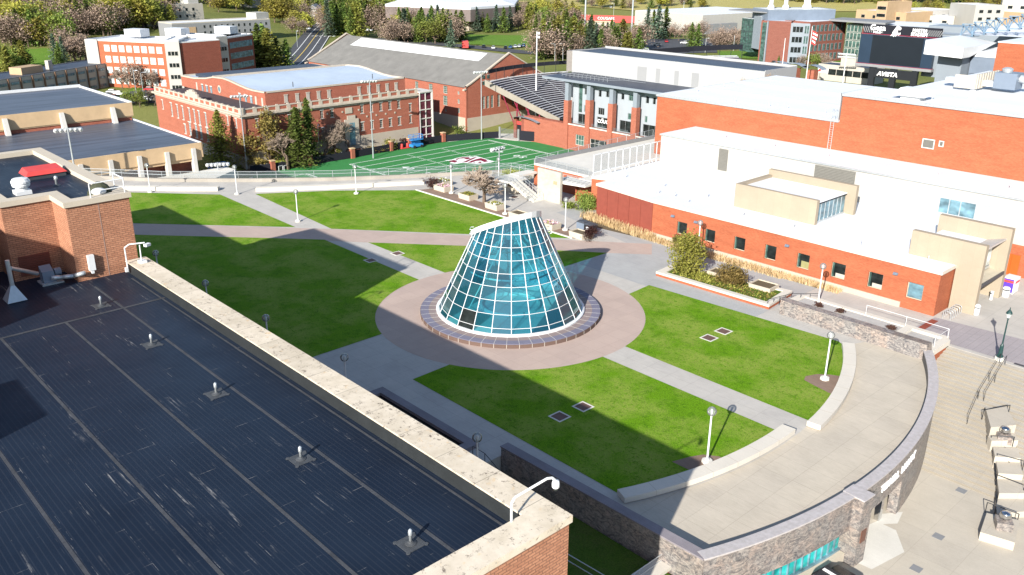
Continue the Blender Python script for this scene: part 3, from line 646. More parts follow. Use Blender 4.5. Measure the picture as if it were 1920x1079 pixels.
# flue with cone hood in the shaded corner, blower with ducts
t = thing('flue_hood', 'silver pipe standing on a square cone hood in the shaded roof corner', 'flue', (-67.2, 13.9, LZ))
b = MB(); c = Vector((-67.0,13.9,LZ))
b.add([c+Vector((-.65,-.65,0.05)),c+Vector((.65,-.65,0.05)),c+Vector((.65,.65,0.05)),c+Vector((-.65,.65,0.05)),c+Vector((-.12,-.12,1.15)),c+Vector((.12,-.12,1.15)),c+Vector((.12,.12,1.15)),c+Vector((-.12,.12,1.15))], [(3,2,1,0),(4,5,6,7),(0,1,5,4),(1,2,6,5),(2,3,7,6),(3,0,4,7)]); b.build('hood', MT['galv'], t)
b = MB(); b.lathe([(0.15,1.1),(0.15,3.0)], c, 14); b.build('pipe', MT['galv'], t, smooth=False)
b = MB(); b.tube(c+Vector((0,0.1,2.4)), (-69.0,16.1,LZ+0.95), 0.15, 12); b.build('duct', MT['galv'], t)
t = thing('blower', 'grey blower unit with curved silver duct against the penthouse wall', 'blower', (-69.2,16.9,LZ))
b = MB(); b.box(-69.9,16.2,LZ,-68.5,17.7,LZ+0.12); b.build('base', MT['galv'], t)
b = MB(); b.add([(-69.7,16.4,LZ+0.12),(-68.8,16.4,LZ+0.12),(-68.8,17.3,LZ+0.12),(-69.7,17.3,LZ+0.12),(-69.6,16.4,LZ+1.3),(-68.95,16.4,LZ+0.95),(-68.95,17.2,LZ+0.95),(-69.6,17.2,LZ+1.3)], [(3,2,1,0),(4,5,6,7),(0,1,5,4),(1,2,6,5),(2,3,7,6),(3,0,4,7)])
b.tube((-69.2,17.3,LZ+0.7), (-69.2,17.75,LZ+0.7), 0.32, 14); b.build('housing', MT['gray_panel'], t)
b = MB(); b.path([(-68.6,16.9,LZ+0.5),(-68.4,17.6,LZ+0.45),(-68.0,18.3,LZ+0.5),(-67.4,18.9,LZ+0.75)], 0.17, 12); b.build('elbow_duct', MT['galv'], t, smooth=True)
# cameras on the parapet
t = thing('camera_pole', 'white gooseneck security camera on the near roof corner', 'security camera', (-22.6,22.2,LZ))
b = MB(); q = [(-22.9,21.4,LP-0.3),(-22.9,21.4,LP+0.9),(-22.85,21.55,LP+1.15),(-22.3,22.9,LP+1.75),(-22.2,23.1,LP+1.74),(-22.15,23.2,LP+1.62)]
b.path(q, 0.055, 8); b.build('pole', MT['white_metal'], t)
b = MB(); b.lathe([(0.02,0.1),(0.14,0.08),(0.17,-0.05),(0.17,-0.22),(0.1,-0.3)], (-22.12,23.24,LP+1.5), 14); b.build('housing', MT['white_metal'], t, smooth=True)
b = MB(); b.sphere((-22.12,23.24,LP+1.2), 0.12, 12, 8); b.build('lens_dome', MT['glass'], t, smooth=True)
b = MB(); b.path([(-22.9,21.3,LP-0.1),(-23.2,20.6,LP-0.25),(-23.3,20.2,LP-0.6),(-23.0,20.0,LZ+0.06)], 0.02, 5); b.build('cable', MT['white_metal'], t)
t = thing('camera_bracket', 'white security camera bracket at the penthouse end of the parapet', 'security camera', (-66.6,22.4,LZ))
b = MB(); b.path([(-66.9,21.9,LZ+0.3),(-66.9,21.9,LP+1.3),(-66.7,22.2,LP+1.55),(-66.2,23.2,LP+1.6)], 0.055, 8); b.path([(-66.3,22.8,LP),(-66.2,22.8,LP+1.5)], 0.05, 8); b.build('pole', MT['white_metal'], t)
b = MB(); b.obox((-66.0,23.3,LP+1.45), (0.3,0.45,0.2), 0.4); b.obox((-66.4,22.9,LP+0.1), (0.6,0.5,0.2)); b.obox((-66.9,21.8,LZ+0.45), (0.2,0.2,0.35)); b.build('housing', MT['white_metal'], t)

# ================================================================== GLASS CONE
cone = thing('glass_cone', 'tall teal glass cone skylight with white grid and slanted top at the plaza centre', 'skylight', (CC[0], CC[1], 0))
NP_ = 24; zb0 = 0.62
def cr_(z): return 7.68-0.4667*(z-zb0)
ptop = []
vd = Vector((-CC[0], -CC[1], 0)).normalized(); side = Vector((-vd.y, vd.x, 0))        # side: screen right
CUTN = (side*-0.20+vd*0.02); CUT0 = 9.78
def ztop(x, y): return CUT0+((x-CC[0])*side.x+(y-CC[1])*side.y)*0.30+((x-CC[0])*vd.x+(y-CC[1])*vd.y)*0.40
def conept(t, z, off=0.0):
    r = cr_(z)+off; return Vector((CC[0]+r*math.cos(t), CC[1]+r*math.sin(t), z))
def cut_z(t):
    z = 9.5
    for _ in range(30):
        p = conept(t, z); z = 0.5*z+0.5*ztop(p.x, p.y)
    return z
T0 = math.atan2(vd.y, vd.x)+math.pi/NP_*0.12
ths = [T0+2*math.pi*i/NP_ for i in range(NP_)]
rings = [1.12, 2.37, 3.62, 4.86, 6.08, 7.28, 8.47, 9.66]
g = MB(); gd = MB()
for i in range(NP_):
    a, b_ = ths[i], ths[(i+1) % NP_]; za, zb = cut_z(a), cut_z(b_)
    zl = [zb0]+rings+[99]
    for k in range(len(zl)-1):
        a0, a1 = min(zl[k], za), min(zl[k+1], za); b0, b1 = min(zl[k], zb), min(zl[k+1], zb)
        if a1-a0 < 0.01 and b1-b0 < 0.01: continue
        j = lambda: rng.uniform(-0.022, 0.022)
        vs = [conept(a,a0,j()), conept(b_,b0,j()), conept(b_,b1,j()), conept(a,a1,j())]
        if a1-a0 < 0.01: vs = vs[:3]
        elif b1-b0 < 0.01: vs = [vs[0], vs[1], vs[3]]
        tm_ = (a+b_)/2 if b_ > a else a+math.pi/NP_; e_ = Vector((math.cos(tm_),math.sin(tm_),0)); s_ = e_.dot(side)
        (gd if (e_.dot(vd) > 0 and (-.74 < s_ < -.50 and k < 2)) else g).add(vs, [tuple(range(len(vs)))], rng.choice((0,0,1,2)) if 0 < 1 else 0)
g.build('glazing', MT['cone_glass'], cone); gd.m = [0]*len(gd.f); gd.build('vent_pane', MT['glass'], cone)
fr_ = MB()
for t_ in ths: fr_.tube(conept(t_, zb0, 0.02), conept(t_, cut_z(t_), 0.02), 0.042, 6)
for z in rings:
    for i in range(NP_):
        a, b_ = ths[i], ths[(i+1) % NP_]
        if z < cut_z(a)-0.05 and z < cut_z(b_)-0.05: fr_.tube(conept(a, z, 0.02), conept(b_, z, 0.02), 0.030, 5)
fr_.build('mullions', MT['white_metal'], cone)
b = MB(); b.lathe([(7.35,0.44),(7.95,0.44),(7.95,0.6),(7.8,0.66),(7.35,0.66)], (CC[0],CC[1],0), 48); b.build('base_ring', MT['white_metal'], cone)
cap = MB(); prof = []
for t_ in ths:
    z = cut_z(t_); prof.append((conept(t_, z, 0.16), z))
vs = []
for p, z in prof:
    vs += [p+Vector((0,0,-0.12)), p+Vector((0,0,0.5))]
n = len(prof); cap.add(vs, [(2*i, 2*((i+1)%n), 2*((i+1)%n)+1, 2*i+1) for i in range(n)]+[tuple(2*i+1 for i in range(n))]+[tuple(2*i for i in reversed(range(n)))])
cap.build('cap', MT['white_metal'], cone)
b = MB()
for t_ in (math.atan2(side.y, side.x)+0.15, math.atan2(-side.y, -side.x)-0.1):
    pts = [conept(t_+d, 8.7, o) for d, o in ((-0.12,0.05),(-0.1,0.35),(0.12,0.35),(0.14,0.05))]; b.path(pts, 0.04, 6)
    pts = [p+Vector((0,0,0.45)) for p in pts]; b.path(pts, 0.03, 6)
b.build('access_rail', MT['white_metal'], cone)
b = MB(); b.lathe([(7.3,-0.1),(7.3,0.44)], (CC[0],CC[1],0), 48, caps=False); b.lathe([(0.01,0.05),(7.3,0.05)], (CC[0],CC[1],0), 48, caps=False); b.lathe([(3.2,0.06),(3.2,1.0),(3.05,1.0),(3.05,0.06)], (CC[0],CC[1],0), 32, caps=False)
b.build('well_floor', plain('pale interior floor', (0.62,0.68,0.68), 0.6, 0.2, 0.5), cone)
b = MB()
for t_ in ths[::3]:
    b.tube((CC[0],CC[1],9.3), conept(t_, 0.9, -0.5), 0.07, 6)
b.lathe([(4.5,5.0),(4.6,5.1),(4.5,5.2)], (CC[0],CC[1],0), 24, caps=False); b.build('inner_truss', MT['white_metal'], cone)
# granite plinth round the cone: tile tops and kerb
def plinth():
    o = thing('granite_plinth', 'round low granite tile plinth under the glass cone', 'plinth', (CC[0], CC[1], 0))
    gm = concrete('plinth granite', (0.25,0.20,0.195), 0.18); gb = concrete('plinth blue granite', (0.17,0.165,0.225), 0.2)
    a = MB(); a.arcwall(CC, 8.75, 9.62, 0, 2*math.pi, 0, 0.46, 96); a.build('rim', gb, o)
    a = MB(); a.arcwall(CC, 7.3, 8.75, 0, 2*math.pi, 0, 0.455, 96); a.build('tile_band', gm, o)
    a = MB(); a.arcwall(CC, 9.62, 9.66, 0, 2*math.pi, 0, 0.4, 96); a.build('kerb_face', concrete('plinth kerb', (0.13,0.085,0.07), 0.2), o)
    a = MB()
    for i in range(48):
        t_ = 2*math.pi*i/48; ct, st = math.cos(t_), math.sin(t_)
        p, q = (CC[0]+7.4*ct, CC[1]+7.4*st, 0.462), (CC[0]+9.64*ct, CC[1]+9.64*st, 0.462)
        a.obox(((p[0]+q[0])/2,(p[1]+q[1])/2,0.462), (2.24,0.03,0.008), t_)
        a.obox((CC[0]+9.665*ct,CC[1]+9.665*st,0.21), (0.012,0.03,0.42), t_)
    a.build('joint', MT['concrete_light'], o)
plinth()

# ================================================================== CURVED GRANITE WALL AND PLAZA EDGE
MT['granite'] = granite('swirled granite'); MT['granite_top'] = concrete('granite coping', (0.22,0.20,0.22), 0.3)
cw = thing('granite_library_front', 'long curved granite wall of the library front with raised lettering', 'wall', (WC[0]+WR, WC[1], CZ))
a = MB(); ro = WR+0.72
for a0, a1, z0 in ((WA0, -18.6, CZ-0.4), (-18.6, -4.6, -1.9), (-3.0, 5.6, -1.5), (5.6, WA1, CZ-0.4)):
    a.arcwall(WC, WR, ro, R(a0), R(a1), z0, 0.82, 24)
a.arcwall(WC, WR-0.1, ro+0.75, R(-4.6), R(-3.0), CZ-0.3, 0.84, 3)
a.build('wall', MT['granite'], cw)
a = MB(); a.arcwall(WC, WR-0.06, ro+0.06, R(WA0), R(-4.6), 0.82, 0.94, 30); a.arcwall(WC, WR-0.06, ro+0.06, R(-3.0), R(WA1), 0.82, 0.94, 44); a.arcwall(WC, WR-0.14, ro+0.8, R(-4.62), R(-2.98), 0.86, 0.96, 3)
cmt, nt_, bb_, pos_ = new_mat('mixed granite coping'); setb(bb_, 0.5, 0.35)
tb = nd(nt_, 'ShaderNodeTexBrick', {'Vector': wallvec(nt_, mapping(nt_, pos_, (0,1,0))), 'Color1': c4((0.17,0.085,0.095)), 'Color2': c4((0.16,0.175,0.235)), 'Mortar': c4((0.5,0.47,0.45)), 'Scale': 1.0, 'Mortar Size': 0.02, 'Brick Width': 1.9, 'Row Height': 30.0}, offset=0.0)
nt_.links.new(mix(nt_, 0.35, tb.outputs['Color'], mix(nt_, ramp(nt_, noise(nt_, pos_, 3, 6), 0.35, 0.65), (0.08,0.065,0.08), (0.30,0.27,0.31))), bb_.inputs['Base Color'])
a.build('coping', cmt, cw)
a = MB(); a.arcwall(WC, WR-0.05, WR-0.005, R(WA0), R(WA1), 0.0, 0.8, 60); a.build('inner_face', MT['dark_metal'], cw)
# recessed teal window band and cream sill, entrance recess
tg = MB(); n_ = 16
for i in range(n_):
    t0, t1 = R(-18.6+14.0*i/n_), R(-18.6+14.0*(i+1)/n_); tm = (t0+t1)/2
    tg.arcwall(WC, WR+0.1, WR+0.15, t0+0.0012, t1-0.0012, -3.6, -1.7, 1, 1)
    tg.arcwall(WC, WR+0.12, WR+0.25, t0-0.0008, t0+0.0012, -3.6, -1.7, 1, 0)
tg.arcwall(WC, WR+0.05, WR+0.35, R(-18.6), R(-4.6), -3.75, -3.6, 16, 0)
tg.build('window', [MT['glass_blue'], MT['glass_teal']], cw)
a = MB(); a.arcwall(WC, WR-0.2, WR+0.75, R(-18.6), R(-4.7), CZ-0.3, -3.76, 20); a.build('sill', MT['precast'], cw)
a = MB(); a.arcwall(WC, WR-3.4, WR-3.3, R(-3.0), R(5.6), CZ, -1.5, 8); a.build('entrance_glass', MT['glass'], cw)
a = MB(); a.arcwall(WC, WR-0.3, WR+0.1, R(3.4), R(4.0), CZ, -1.5, 1); a.build('entrance_column', MT['steel'], cw)
a = MB(); tA = R(-3.8); pc_ = Vector((WC[0]+(ro+0.77)*math.cos(tA), WC[1]+(ro+0.77)*math.sin(tA), -2.2)); a.obox(pc_, (0.06,0.62,1.0), tA); a.build('plaque', plain('bronze plaque', (0.13,0.055,0.035), 0.4, 0.2), cw)
lt = MB(); lt2 = MB(); S_ = 'TERRELL LIBRARY'; A0, A1 = 0.6, 8.3
for i, ch in enumerate(S_):
    if ch == ' ': continue
    t_ = R(A0+(A1-A0)*i/(len(S_)-1)); rr = ro+0.03
    text_mesh(lt if i < 7 else lt2, ch, (WC[0]+rr*math.cos(t_), WC[1]+rr*math.sin(t_), -0.3), (-math.sin(t_), math.cos(t_), 0), (0,0,1), 0.86, depth=0.06, bold=0.02)
lt.build('lettering', MT['sign_white'], cw); lt2.build('lettering', MT['sign_white'], cw)
# straight wall beside the library passage
sw = thing('granite_passage_wall', 'dark granite retaining wall along the shaded passage by the library', 'wall', (-34, 39.5, -5))
a = MB(); xl, xr = -43.2, WC[0]+ro*math.cos(R(WA0)); yw = WC[1]+ro*math.sin(R(WA0))
a.prism([(xl,39.25),(xr-0.02,39.55),(xr-0.45,40.25),(xl,39.95)], -5.4, 0.80); a.build('wall', MT['granite'], sw)
a = MB(); a.prism([(xl-0.05,39.2),(xr+0.0,39.5),(xr-0.5,40.3),(xl-0.05,40.0)], 0.80, 0.92); a.build('coping', MT['granite_top'], sw)

# ================================================================== STUDENT UNION (right, orange brick with white roofs)
un = thing('union_building', 'sprawling orange brick and cream building with several flat white roofs on the right', 'building', (-60, 110, 0))
ZA, ZB, ZC, ZD = 5.0, 9.4, 13.75, 17.55
hs = [(-66.9,-65.3),(-62.45,-60.9),(-58.05,-56.45),(-53.65,-52.1),(-49.3,-47.7),(-44.9,-43.2),(-40.5,-38.8),(-36.1,-34.35)]
pa, pb = (-71.05, 92.15), (-32.85, 92.15)
holes = [(a+71.05, b+71.05, 1.38 if i < 3 else 1.25, 3.08) for i, (a, b) in enumerate(hs)]
a = MB(); hole_wall(a, pa, pb, -0.6, ZA-0.28, holes, 0.3)
hole_wall(a, pb, (-32.85, 96.0), -0.6, ZA-0.28, [], 0.2)
hole_wall(a, (-85.7, 96.0), (-82.3, 97.2), -0.6, ZA-0.28, [])
a.quad((-32.85,112.1,-0.5),(20,112.1,-0.5),(20,112.1,3.9),(-32.85,112.1,3.9))
a.build('wall', MT['brick_cub'], un)
for i, h in enumerate(holes):
    wo = win(un, pa, pb, h, [plain('olive window frame', (0.42,0.36,0.27), 0.6) if i == 0 else bpy.data.materials['olive window frame'], MT['glass_blue'] if i == 7 else MT['glass']], 0.26, 1, 1, 0.09)
    if i < 7:
        s = MB(); x = hs[i][0]+0.1; s.box(x, 92.15+0.06, h[2]+0.1, x+0.2, 92.15+0.22, h[3]-0.1); s.build('side_light', MT['glass_green'], un)
        if i > 3: s = MB(); s.box(hs[i][0]+0.5, 92.36, h[2]+0.1, hs[i][1]-0.1, 92.39, h[2]+(0.9 if i == 4 else 0.55)); s.build('blind', MT['pale_wall'] if i != 4 else plain('olive blind', (0.25,0.24,0.11), 0.8), un)
s = MB(); s.box(-71.0, 91.98, -0.2, -36.5, 92.14, 0.62); s.build('plinth', MT['limestone'], un)
s = MB()
vv = [(-82.25,93.45),(-71.05,92.15)]
d_ = Vector((11.2,-1.3,0)).normalized()
for i in range(5):
    p0 = Vector((-82.25,93.45,0))+d_*(11.2753*i/5+0.03); p1 = Vector((-82.25,93.45,0))+d_*(11.2753*(i+1)/5-0.03)
    nn = Vector((d_.y,-d_.x,0))*0.06
    s.add([p0+nn,p1+nn,p1,p0,p0+nn+Vector((0,0,ZA-0.3)),p1+nn+Vector((0,0,ZA-0.3)),p1+Vector((0,0,ZA-0.3)),p0+Vector((0,0,ZA-0.3))], [(0,1,5,4),(1,2,6,5),(2,3,7,6),(3,0,4,7),(4,5,6,7)])
s.add([(-82.3,97.2,0),(-82.25,93.45,0),(-82.25,93.45,ZA-0.3),(-82.3,97.2,ZA-0.3)], [(0,1,2,3)]); s.quad((-82.25,93.47,0),(-71.05,92.17,0),(-71.05,92.17,ZA-0.3),(-82.25,93.47,ZA-0.3))
s.build('metal_panel', MT['maroon_panel'], un)
ra = [(-85.75,95.9),(-82.45,97.15),(-82.45,93.35),(-71.05,92.02),(-32.72,92.02),(-32.72,96.2),(-32.72,112.1),(-85.75,112.1)]
s = MB(); s.prism(ra, ZA-0.28, ZA); s.build('low_roof', MT['white_roof'], un)
s = MB()
for p, q in zip(ra[:6], ra[1:6]):
    p, q = Vector((*p,0)), Vector((*q,0)); d_ = (q-p); L = d_.length; rz = math.atan2(d_.y, d_.x); nn = Vector((d_.y,-d_.x,0)).normalized()
    s.obox((p+q)/2+nn*0.02+Vector((0,0,ZA-0.11)), (L-0.02,0.06,0.34), rz)
s.build('roof_edge', plain('roof edge metal', (0.55,0.5,0.44), 0.5, 0.1), un)
# cream band, louvers and ribbon window
s = MB(); s.box(-85.7,112.1,ZA-0.3,-33.0,113,ZB-0.2); s.box(-33.0,112.06,3.9,22,113,ZB-0.2); s.box(-85.7,113,ZA-1.5,-85.2,121.3,ZB-0.2); s.build('cream_wall', MT['white_wall'], un)
s = MB(); s.box(-85.85,111.95,ZB-0.2,22,121.35,ZB); s.build('middle_roof', MT['white_roof'], un)
s = MB(); s.box(-85.88,111.9,ZB-0.22,22,111.95,ZB+0.02); s.build('roof_edge', MT['galv'], un)
def louver(x0, x1, z0, z1, y, n, frame=None):
    b = MB(); dz = (z1-z0)/n
    for k in range(n): b.add([(x0,y,z0+k*dz),(x1,y,z0+k*dz),(x1,y-0.1,z0+k*dz+dz*0.15),(x0,y-0.1,z0+k*dz+dz*0.15),(x0,y-0.02,z0+(k+0.85)*dz),(x1,y-0.02,z0+(k+0.85)*dz)], [(3,2,1,0),(3,2,5,4)])
    b.quad((x0,y-0.005,z0),(x1,y-0.005,z0),(x1,y-0.005,z1),(x0,y-0.005,z1)); o = b.build('louver', MT['louver'], un)
    if frame:
        f_ = MB(); e = 0.12
        for q in ((x0-e,z0-e,x1+e,z0),(x0-e,z1,x1+e,z1+e),(x0-e,z0,x0,z1),(x1,z0,x1+e,z1)): f_.box(q[0],y-0.09,q[1],q[2],y-0.002,q[3])
        f_.build('frame', frame, o)
louver(-74.7,-73.1,5.5,8.8,112.1,16); louver(-59.0,-53.1,5.5,9.0,112.1,17)
louver(-48.7,-47.3,11.8,12.85,121.25,7,MT['frame_white']); louver(-46.5,-46.1,12.3,12.85,121.25,5,MT['frame_white'])
s = (-85.7,112.1),( -20,112.1)
for i, (x0, x1) in enumerate(((-41.75,-40.55),(-40.55,-39.2),(-39.2,-37.4),(-37.4,-35.95),(-35.95,-34.75))):
    b = MB(); b.box(x0+0.05,112.02,5.95,x1-0.05,112.06,7.75,1); b.box(x0,111.98,5.85,x1,112.1,5.95); b.box(x0,111.98,7.75,x1,112.1,7.85); b.box(x0,111.98,5.95,x0+0.05,112.1,7.75); b.box(x1-0.05,111.98,5.95,x1,112.1,7.75)
    b.build('window', [MT['galv'], MT['glass_pale'] if i > 2 else MT['glass_blue']], un)
# upper brick hall
s = MB(); s.box(-94.1,121.3,-17,-61.0,158.6,ZC-0.3); s.build('upper_wall', MT['brick_cub'], un); s = MB(); s.box(-61.0,121.3,ZB-3,24,131,ZD-0.3); s.build('upper_wall', MT['brick_cub'], un); s = MB(); s.box(-61.0,131,ZB-3,24,176,ZD-1.4); s.build('rear_wall', MT['white_wall'], un)
s = MB(); s.box(-94.2,121.2,ZC-0.3,-61.1,158.8,ZC); s.build('hall_roof', MT['white_roof'], un)
s = MB(); s.box(-61.12,121.2,ZD-0.3,24,131,ZD); s.build('high_roof', MT['white_roof'], un); s = MB(); s.box(-61.1,131.02,ZD-1.4,24,176,ZD-1.15); s.build('high_roof', MT['white_roof'], un)
s = MB(); s.box(-94.22,121.12,ZC-0.34,-61.1,121.2,ZC+0.03); s.box(-94.28,121.12,ZC-0.34,-94.2,158.9,ZC+0.03); s.box(-61.2,121.08,ZD-0.34,24,121.2,ZD+0.03); s.box(-61.26,121.08,ZC,-61.12,131.1,ZD+0.03); s.build('roof_edge', MT['galv'], un)
s = MB(); 
for y in (132.5, 144.5): s.box(-94.0, y-0.25, ZC, -61.3, y+0.25, ZC+0.16)
s.build('roof_joint', MT['white_roof'], un)
ld = MB()
for x in (-62.2,-61.7): ld.path([(x,121.05,ZB),(x,121.05,ZC+1.1),(x,121.4,ZC+1.4),(x,121.9,ZC+1.1),(x,121.9,ZC)], 0.035, 5)
for k in range(14): ld.tube((-62.2,121.05,ZB+0.3+k*0.32),(-61.7,121.05,ZB+0.3+k*0.32),0.02,4)
ld.build('ladder', MT['galv'], un)
# limestone rooflight on the low roof
s = MB(); s.box(-62.2,97.8,ZA,-50.6,98.4,ZA+3.1); s.box(-62.2,98.4,ZA,-61.6,106.2,ZA+3.1); s.box(-62.2,105.6,ZA,-49.6,106.2,ZA+3.8); s.build('rooflight_wall', MT['stone_tan'], un)
s = MB(); s.box(-61.6,98.4,ZA+2.5,-50.75,105.6,ZA+2.75); s.build('rooflight_roof', MT['white_roof'], un)
gl = MB()
for i in range(7):
    y0 = 98.45+i*7.1/7; gl.box(-50.95,y0+0.04,ZA+0.25,-50.9,y0+7.1/7-0.04,ZA+2.5,1); gl.box(-51.0,y0-0.04,ZA+0.1,-50.84,y0+0.04,ZA+2.6,0)
gl.box(-51.0,98.4,ZA,-50.8,105.6,ZA+0.25,0); gl.box(-51.1,98.4,ZA+2.5,-50.75,105.6,ZA+2.62,0); gl.build('rooflight_window', [MT['galv'], MT['glass_blue']], un)
# entrance tower
s = MB(); s.box(-37.9,95.6,ZA,-32.72,96.3,7.75); s.box(-32.72,95.6,-0.5,-30.1,96.3,7.75); s.build('tower_wall', MT['stone_tan'], un)
s = MB(); s.box(-38.1,103.0,ZA,-32.7,103.8,8.05); s.box(-32.7,103.0,-0.5,-30.2,103.8,8.05); s.build('tower_wall', MT['stone_tan'], un)
s = MB(); s.box(-37.5,96.3,ZA+1.0,-31.9,103.0,ZA+1.35); s.box(-37.5,96.3,ZA,-37.3,103.0,ZA+1.0); s.build('tower_roof', MT['white_roof'], un)
s = MB(); s.add([(-32.6,96.3,6.2),(-30.6,96.3,6.75),(-30.6,103.0,6.75),(-32.6,103.0,6.2),(-32.6,96.3,6.36),(-30.6,96.3,6.95),(-30.6,103.0,6.95),(-32.6,103.0,6.36)], [(3,2,1,0),(4,5,6,7),(0,1,5,4),(1,2,6,5),(2,3,7,6),(3,0,4,7)]); s.build('tower_eave', plain('eave grey', (0.5,0.46,0.43), 0.5), un)
gl = MB()
for i in range(4):
    y0 = 96.4+i*1.62; gl.box(-31.85,y0+0.06,3.7,-31.8,y0+1.56,6.2,1); gl.box(-31.9,y0-0.05,3.6,-31.74,y0+0.06,6.3,0)
gl.box(-31.9,96.3,3.3,-31.74,103,3.6,0); gl.build('tower_window', [MT['galv'], MT['glass_pale']], un)
s = MB(); s.box(-31.9,96.3,2.95,-30.3,103.0,3.2); s.build('canopy', plain('canopy metal', (0.48,0.43,0.34), 0.5), un)
s = MB(); s.box(-30.3,96.2,2.85,-30.15,103.0,3.22); s.build('canopy_edge', MT['dark_metal'], un)
s = MB(); s.box(-33.2,96.3,0,-33.1,103.0,2.95); s.build('entrance_glass', MT['glass'], un)
s = MB(); s.box(-33.25,112.02,0.15,-32.35,112.08,2.65); s.build('door', MT['red_door'], un); s = MB(); s.box(-32.33,112.02,0.15,-31.4,112.08,2.65); s.build('door', MT['red_door'], un)
for x in (-67.6,-63.9,-50.7,-37.5):
    s = MB(); s.box(x-0.25,91.95,3.5,x+0.25,92.14,3.75); s.obox((x,91.9,3.55),(0.5,0.12,0.08)); s.build('wall_lamp', MT['gray_panel'], un)
# small roof fittings (things)
def roof_pipe(x, y, z, label, grp='small vent pipes on the white roofs'):
    if 'rp' not in KIDS:
        o = MB().lathe([(0.16,0),(0.14,0.1),(0.055,0.16),(0.055,0.5),(0.075,0.5),(0.075,0.62),(0.02,0.64)], (0,0,0), 8).build('roof_vent_pipe', MT['galv']); KIDS['rp'] = o
    else: o = KIDS['rp'].copy(); COL.objects.link(o)
    o.location = (x, y, z); tag(o, label, 'vent', grp)
for (u, v, z) in ((1173,333,ZA),(1245,350,ZA),(1234,363,ZA),(1326,370,ZA),(1290,380,ZA),(1265,369,ZA),(1488,427,ZA),(1613,460,ZA),(1740,490,ZA),(1393,405,ZA)):
    p = P(u, v, z); roof_pipe(p.x, p.y, z, 'little grey vent pipe on the lowest white roof of the brick building', 'vent pipes on the lowest white roof')
for (u, v) in ((1360,258),(1452,275),(1553,294),(1666,312),(1761,330),(1894,354)):
    p = P(u, v, ZB); roof_pipe(p.x, p.y, ZB, 'little grey vent pipe on the narrow middle white roof', 'vent pipes on the middle white roof')
for (u, v) in ((1307,172),(1357,164),(1378,191),(1445,152),(1477,204),(1547,213),(1442,200)):
    p = P(u, v, ZC); roof_pipe(p.x, p.y, ZC, 'little grey vent pipe on the upper left white roof', 'vent pipes on the upper left white roof')
for (u, v) in ((1642,173),(1747,188),(1790,179),(1828,198)):
    p = P(u, v, ZD); roof_pipe(p.x, p.y, ZD, 'little grey vent pipe on the highest white roof', 'vent pipes on the highest white roof')
p = P(1712,186,ZD); t = thing('roof_fan', 'white boxy roof ventilator with hipped hood on the highest white roof', 'ventilator', p)
b = MB(); b.box(p.x-1.3,p.y-1.1,ZD,p.x+1.3,p.y+1.1,ZD+0.5); b.build('base', MT['white_metal'], t)
b = MB(); b.add([(p.x-2.2,p.y-1.8,ZD+0.55),(p.x+2.2,p.y-1.8,ZD+0.55),(p.x+2.2,p.y+1.8,ZD+0.55),(p.x-2.2,p.y+1.8,ZD+0.55),(p.x-1.5,p.y-1.0,ZD+1.5),(p.x+1.5,p.y-1.0,ZD+1.5),(p.x+1.5,p.y+1.0,ZD+1.5),(p.x-1.5,p.y+1.0,ZD+1.5)], [(3,2,1,0),(4,5,6,7),(0,1,5,4),(1,2,6,5),(2,3,7,6),(3,0,4,7)]); b.build('hood', MT['white_metal'], t)
p = P(1821,187,ZD); t = thing('roof_stack', 'short white stack on the highest white roof', 'ventilator', p)
MB().lathe([(0.5,0),(0.42,0.3),(0.3,0.4),(0.3,0.9)], p, 12).build('base', MT['white_metal'], t); MB().lathe([(0.45,0.9),(0.5,1.1),(0.35,1.3),(0.05,1.35)], p, 12).build('cap', MT['white_metal'], t)
p = P(1888,166,ZD-0.6); t = thing('rooftop_unit', 'grey rooftop air handling unit at the right edge of the roofs', 'air conditioner', p)
MB().box(p.x-1.6,p.y-1.5,p.z,p.x+1.6,p.y+1.5,p.z+2.4).build('cabinet', MT['gray_panel'], t)
b = MB(); b.lathe([(0.7,2.4),(0.8,2.9),(0.4,3.1),(0.05,3.15)], (p.x-0.4,p.y,p.z), 14); b.tube((p.x+1.6,p.y,p.z+1.6),(p.x+5.5,p.y+0.2,p.z+1.2),0.6,10); b.build('duct', MT['galv'], t)
b = MB(); b.box(p.x-9,p.y-0.9,p.z+0.1,p.x-1.6,p.y+0.9,p.z+0.9); b.build('duct', MT['white_metal'], t)
p = P(1800,165,ZD-0.8); t = thing('roof_screen', 'pale ribbed screen wall round rooftop plant', 'screen', p)
b = MB(); b.box(p.x-1,p.y,p.z,p.x+2.0,p.y+0.2,p.z+2.0); b.box(p.x+2,p.y,p.z,p.x+2.2,p.y+9,p.z+2.2)
for k in range(9): b.box(p.x+2.2,p.y+0.3+k,p.z,p.x+2.35,p.y+0.8+k,p.z+2.2)
b.build('panel', MT['pale_wall'], t)

